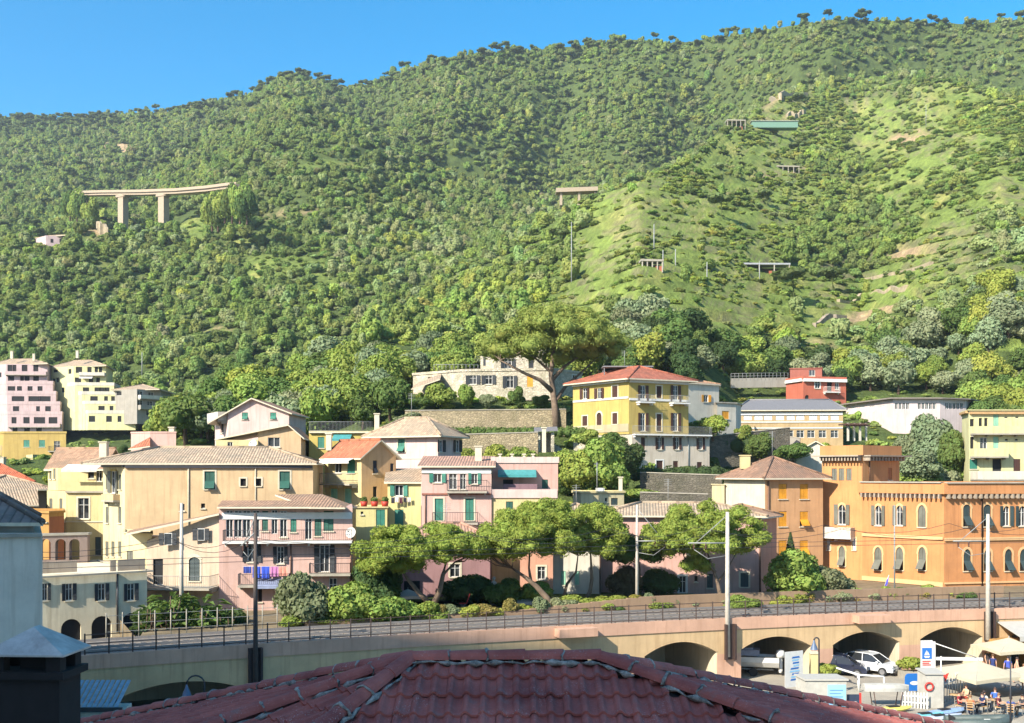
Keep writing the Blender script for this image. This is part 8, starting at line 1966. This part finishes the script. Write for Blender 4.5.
# slatted shelter near the left arch, red lounger in the gardens
t = thing('shelter', 'small shelter with a pale blue slatted roof beside the chimney', 'shelter', G(96, 800)); b = MB(); a = W(60, 708, 49); SLAT = plain('pale_blue_sheet', S(168, 184, 200, .7), .5)
for k in range(11): b.fr(a + Vector((.24 * k, 0, 0)), (.17, 0, 0), (-.25, 2.4, .75), (0, 0, .05))
b.build('roof_slats', SLAT, t); b = MB(); b.fr(a + Vector((-.1, -.12, -.16)), (2.9, 0, -.0), (0, .1, 0), (0, 0, .2)); b.build('beam', IRON, t); b = MB(); b.fr(a + Vector((0, .1, -.16 - a.z + .0)), (2.6, 0, 0), (-.2, 2.2, 0), (0, 0, a.z - .1)); b.build('wall', WHITEW, t)
t = thing('deck_chair', 'small red folding chair on the terrace behind the track, under the pines', 'chair', W(461, 609, 84)); p = W(459, 609, 84.6); p.z = 4.3; b = MB(); b.fr(p + Vector((0, 0, .35)), (.6, 0, 0), (0, .5, 0), (0, 0, .05)); b.fr(p + Vector((.55, 0, .4)), (.25, 0, .7), (0, .5, 0), (.05, 0, -.02)); b.build('seat', RED, t); b = MB()
for x in (.05, .55):
    for y in (.03, .45): b.tube([p + Vector((x, y, 0)), p + Vector((.6 - x, y, .36))], .02, 5)
b.build('frame', GREYRAIL, t)
t = thing('statue', 'small pale stone figure on a plinth in the garden under the leaning pine', 'statue', W(494, 605, 87)); p = W(494, 605, 87); p.z = 4.3; b = MB(); b.box((p.x, p.y, 4.7), (.5, .5, .8)); b.build('plinth', CONC, t); b = MB(); b.lathe(p + Vector((0, 0, .803)), [(.0, 0), (.2, 0), (.22, .2), (.16, .6), (.24, .85), (.2, 1.0), (.07, 1.08), (.06, 1.14), (.12, 1.22), (.13, 1.32), (.08, 1.42), (0, 1.44)], 14); b.build('figure', plain('pale_stone_figure', S(210, 204, 190, .7), .9), t)
# ------------------------------------------------------------------ camera, sun, sky
cam = bpy.data.cameras.new('camera'); co = bpy.data.objects.new('camera', cam); COL.objects.link(co)
cam.sensor_width = 36; cam.lens = F / 1024 * 36; cam.shift_y = (HY - 361.5) / 1024; cam.clip_start = .1; cam.clip_end = 6000
co.location = (0, 0, CZ); co.rotation_euler = (math.pi / 2, 0, 0); sc.camera = co
su = bpy.data.lights.new('sun', 'SUN'); so = bpy.data.objects.new('sun', su); COL.objects.link(so)
su.energy = 4.6; su.angle = math.radians(.5); su.color = (1, .93, .80); so.rotation_euler = SUN.to_track_quat('Z', 'Y').to_euler()
w = bpy.data.worlds.new('World'); sc.world = w; w.use_nodes = True; nt = w.node_tree; bg = nt.nodes['Background']
sk = nt.nodes.new('ShaderNodeTexSky'); sk.sky_type = 'NISHITA'; sk.sun_disc = False
sk.sun_elevation = math.asin(SUN.z); sk.sun_rotation = math.atan2(SUN.x, SUN.y); sk.altitude = 20; sk.air_density = .75; sk.dust_density = .8; sk.ozone_density = 2.2
hs = nt.nodes.new('ShaderNodeHueSaturation'); hs.inputs['Saturation'].default_value = 1.42; hs.inputs['Hue'].default_value = .485
nt.links.new(sk.outputs[0], hs.inputs['Color']); nt.links.new(hs.outputs[0], bg.inputs[0]); bg.inputs[1].default_value = .12
sc.view_settings.view_transform = 'Standard'; sc.view_settings.look = 'None'; sc.view_settings.gamma = 1; sc.view_settings.exposure = 1.3
sc.cycles.max_bounces = 6; sc.cycles.diffuse_bounces = 3; sc.cycles.transmission_bounces = 3; sc.cycles.transparent_max_bounces = 6
sc.cycles.use_denoising = True

# the summer air between here and the ridge
b = MB(); b.fr((-1210, -248, -1.2), (2420, 0, 0), (0, 1760, 0), (0, 0, 415)); hz = b.build('haze', []); 
m = bpy.data.materials.new('hazy_air'); m.use_nodes = True; nt = m.node_tree; nt.nodes.clear(); o_ = nt.nodes.new('ShaderNodeOutputMaterial'); v_ = nt.nodes.new('ShaderNodeVolumePrincipled')
v_.inputs['Color'].default_value = (.80, .90, 1, 1); v_.inputs['Density'].default_value = .00013; v_.inputs['Anisotropy'].default_value = .25; nt.links.new(v_.outputs[0], o_.inputs['Volume'])
hz.data.materials.append(m); tag(hz, kind='stuff')
sc.cycles.volume_bounces = 0
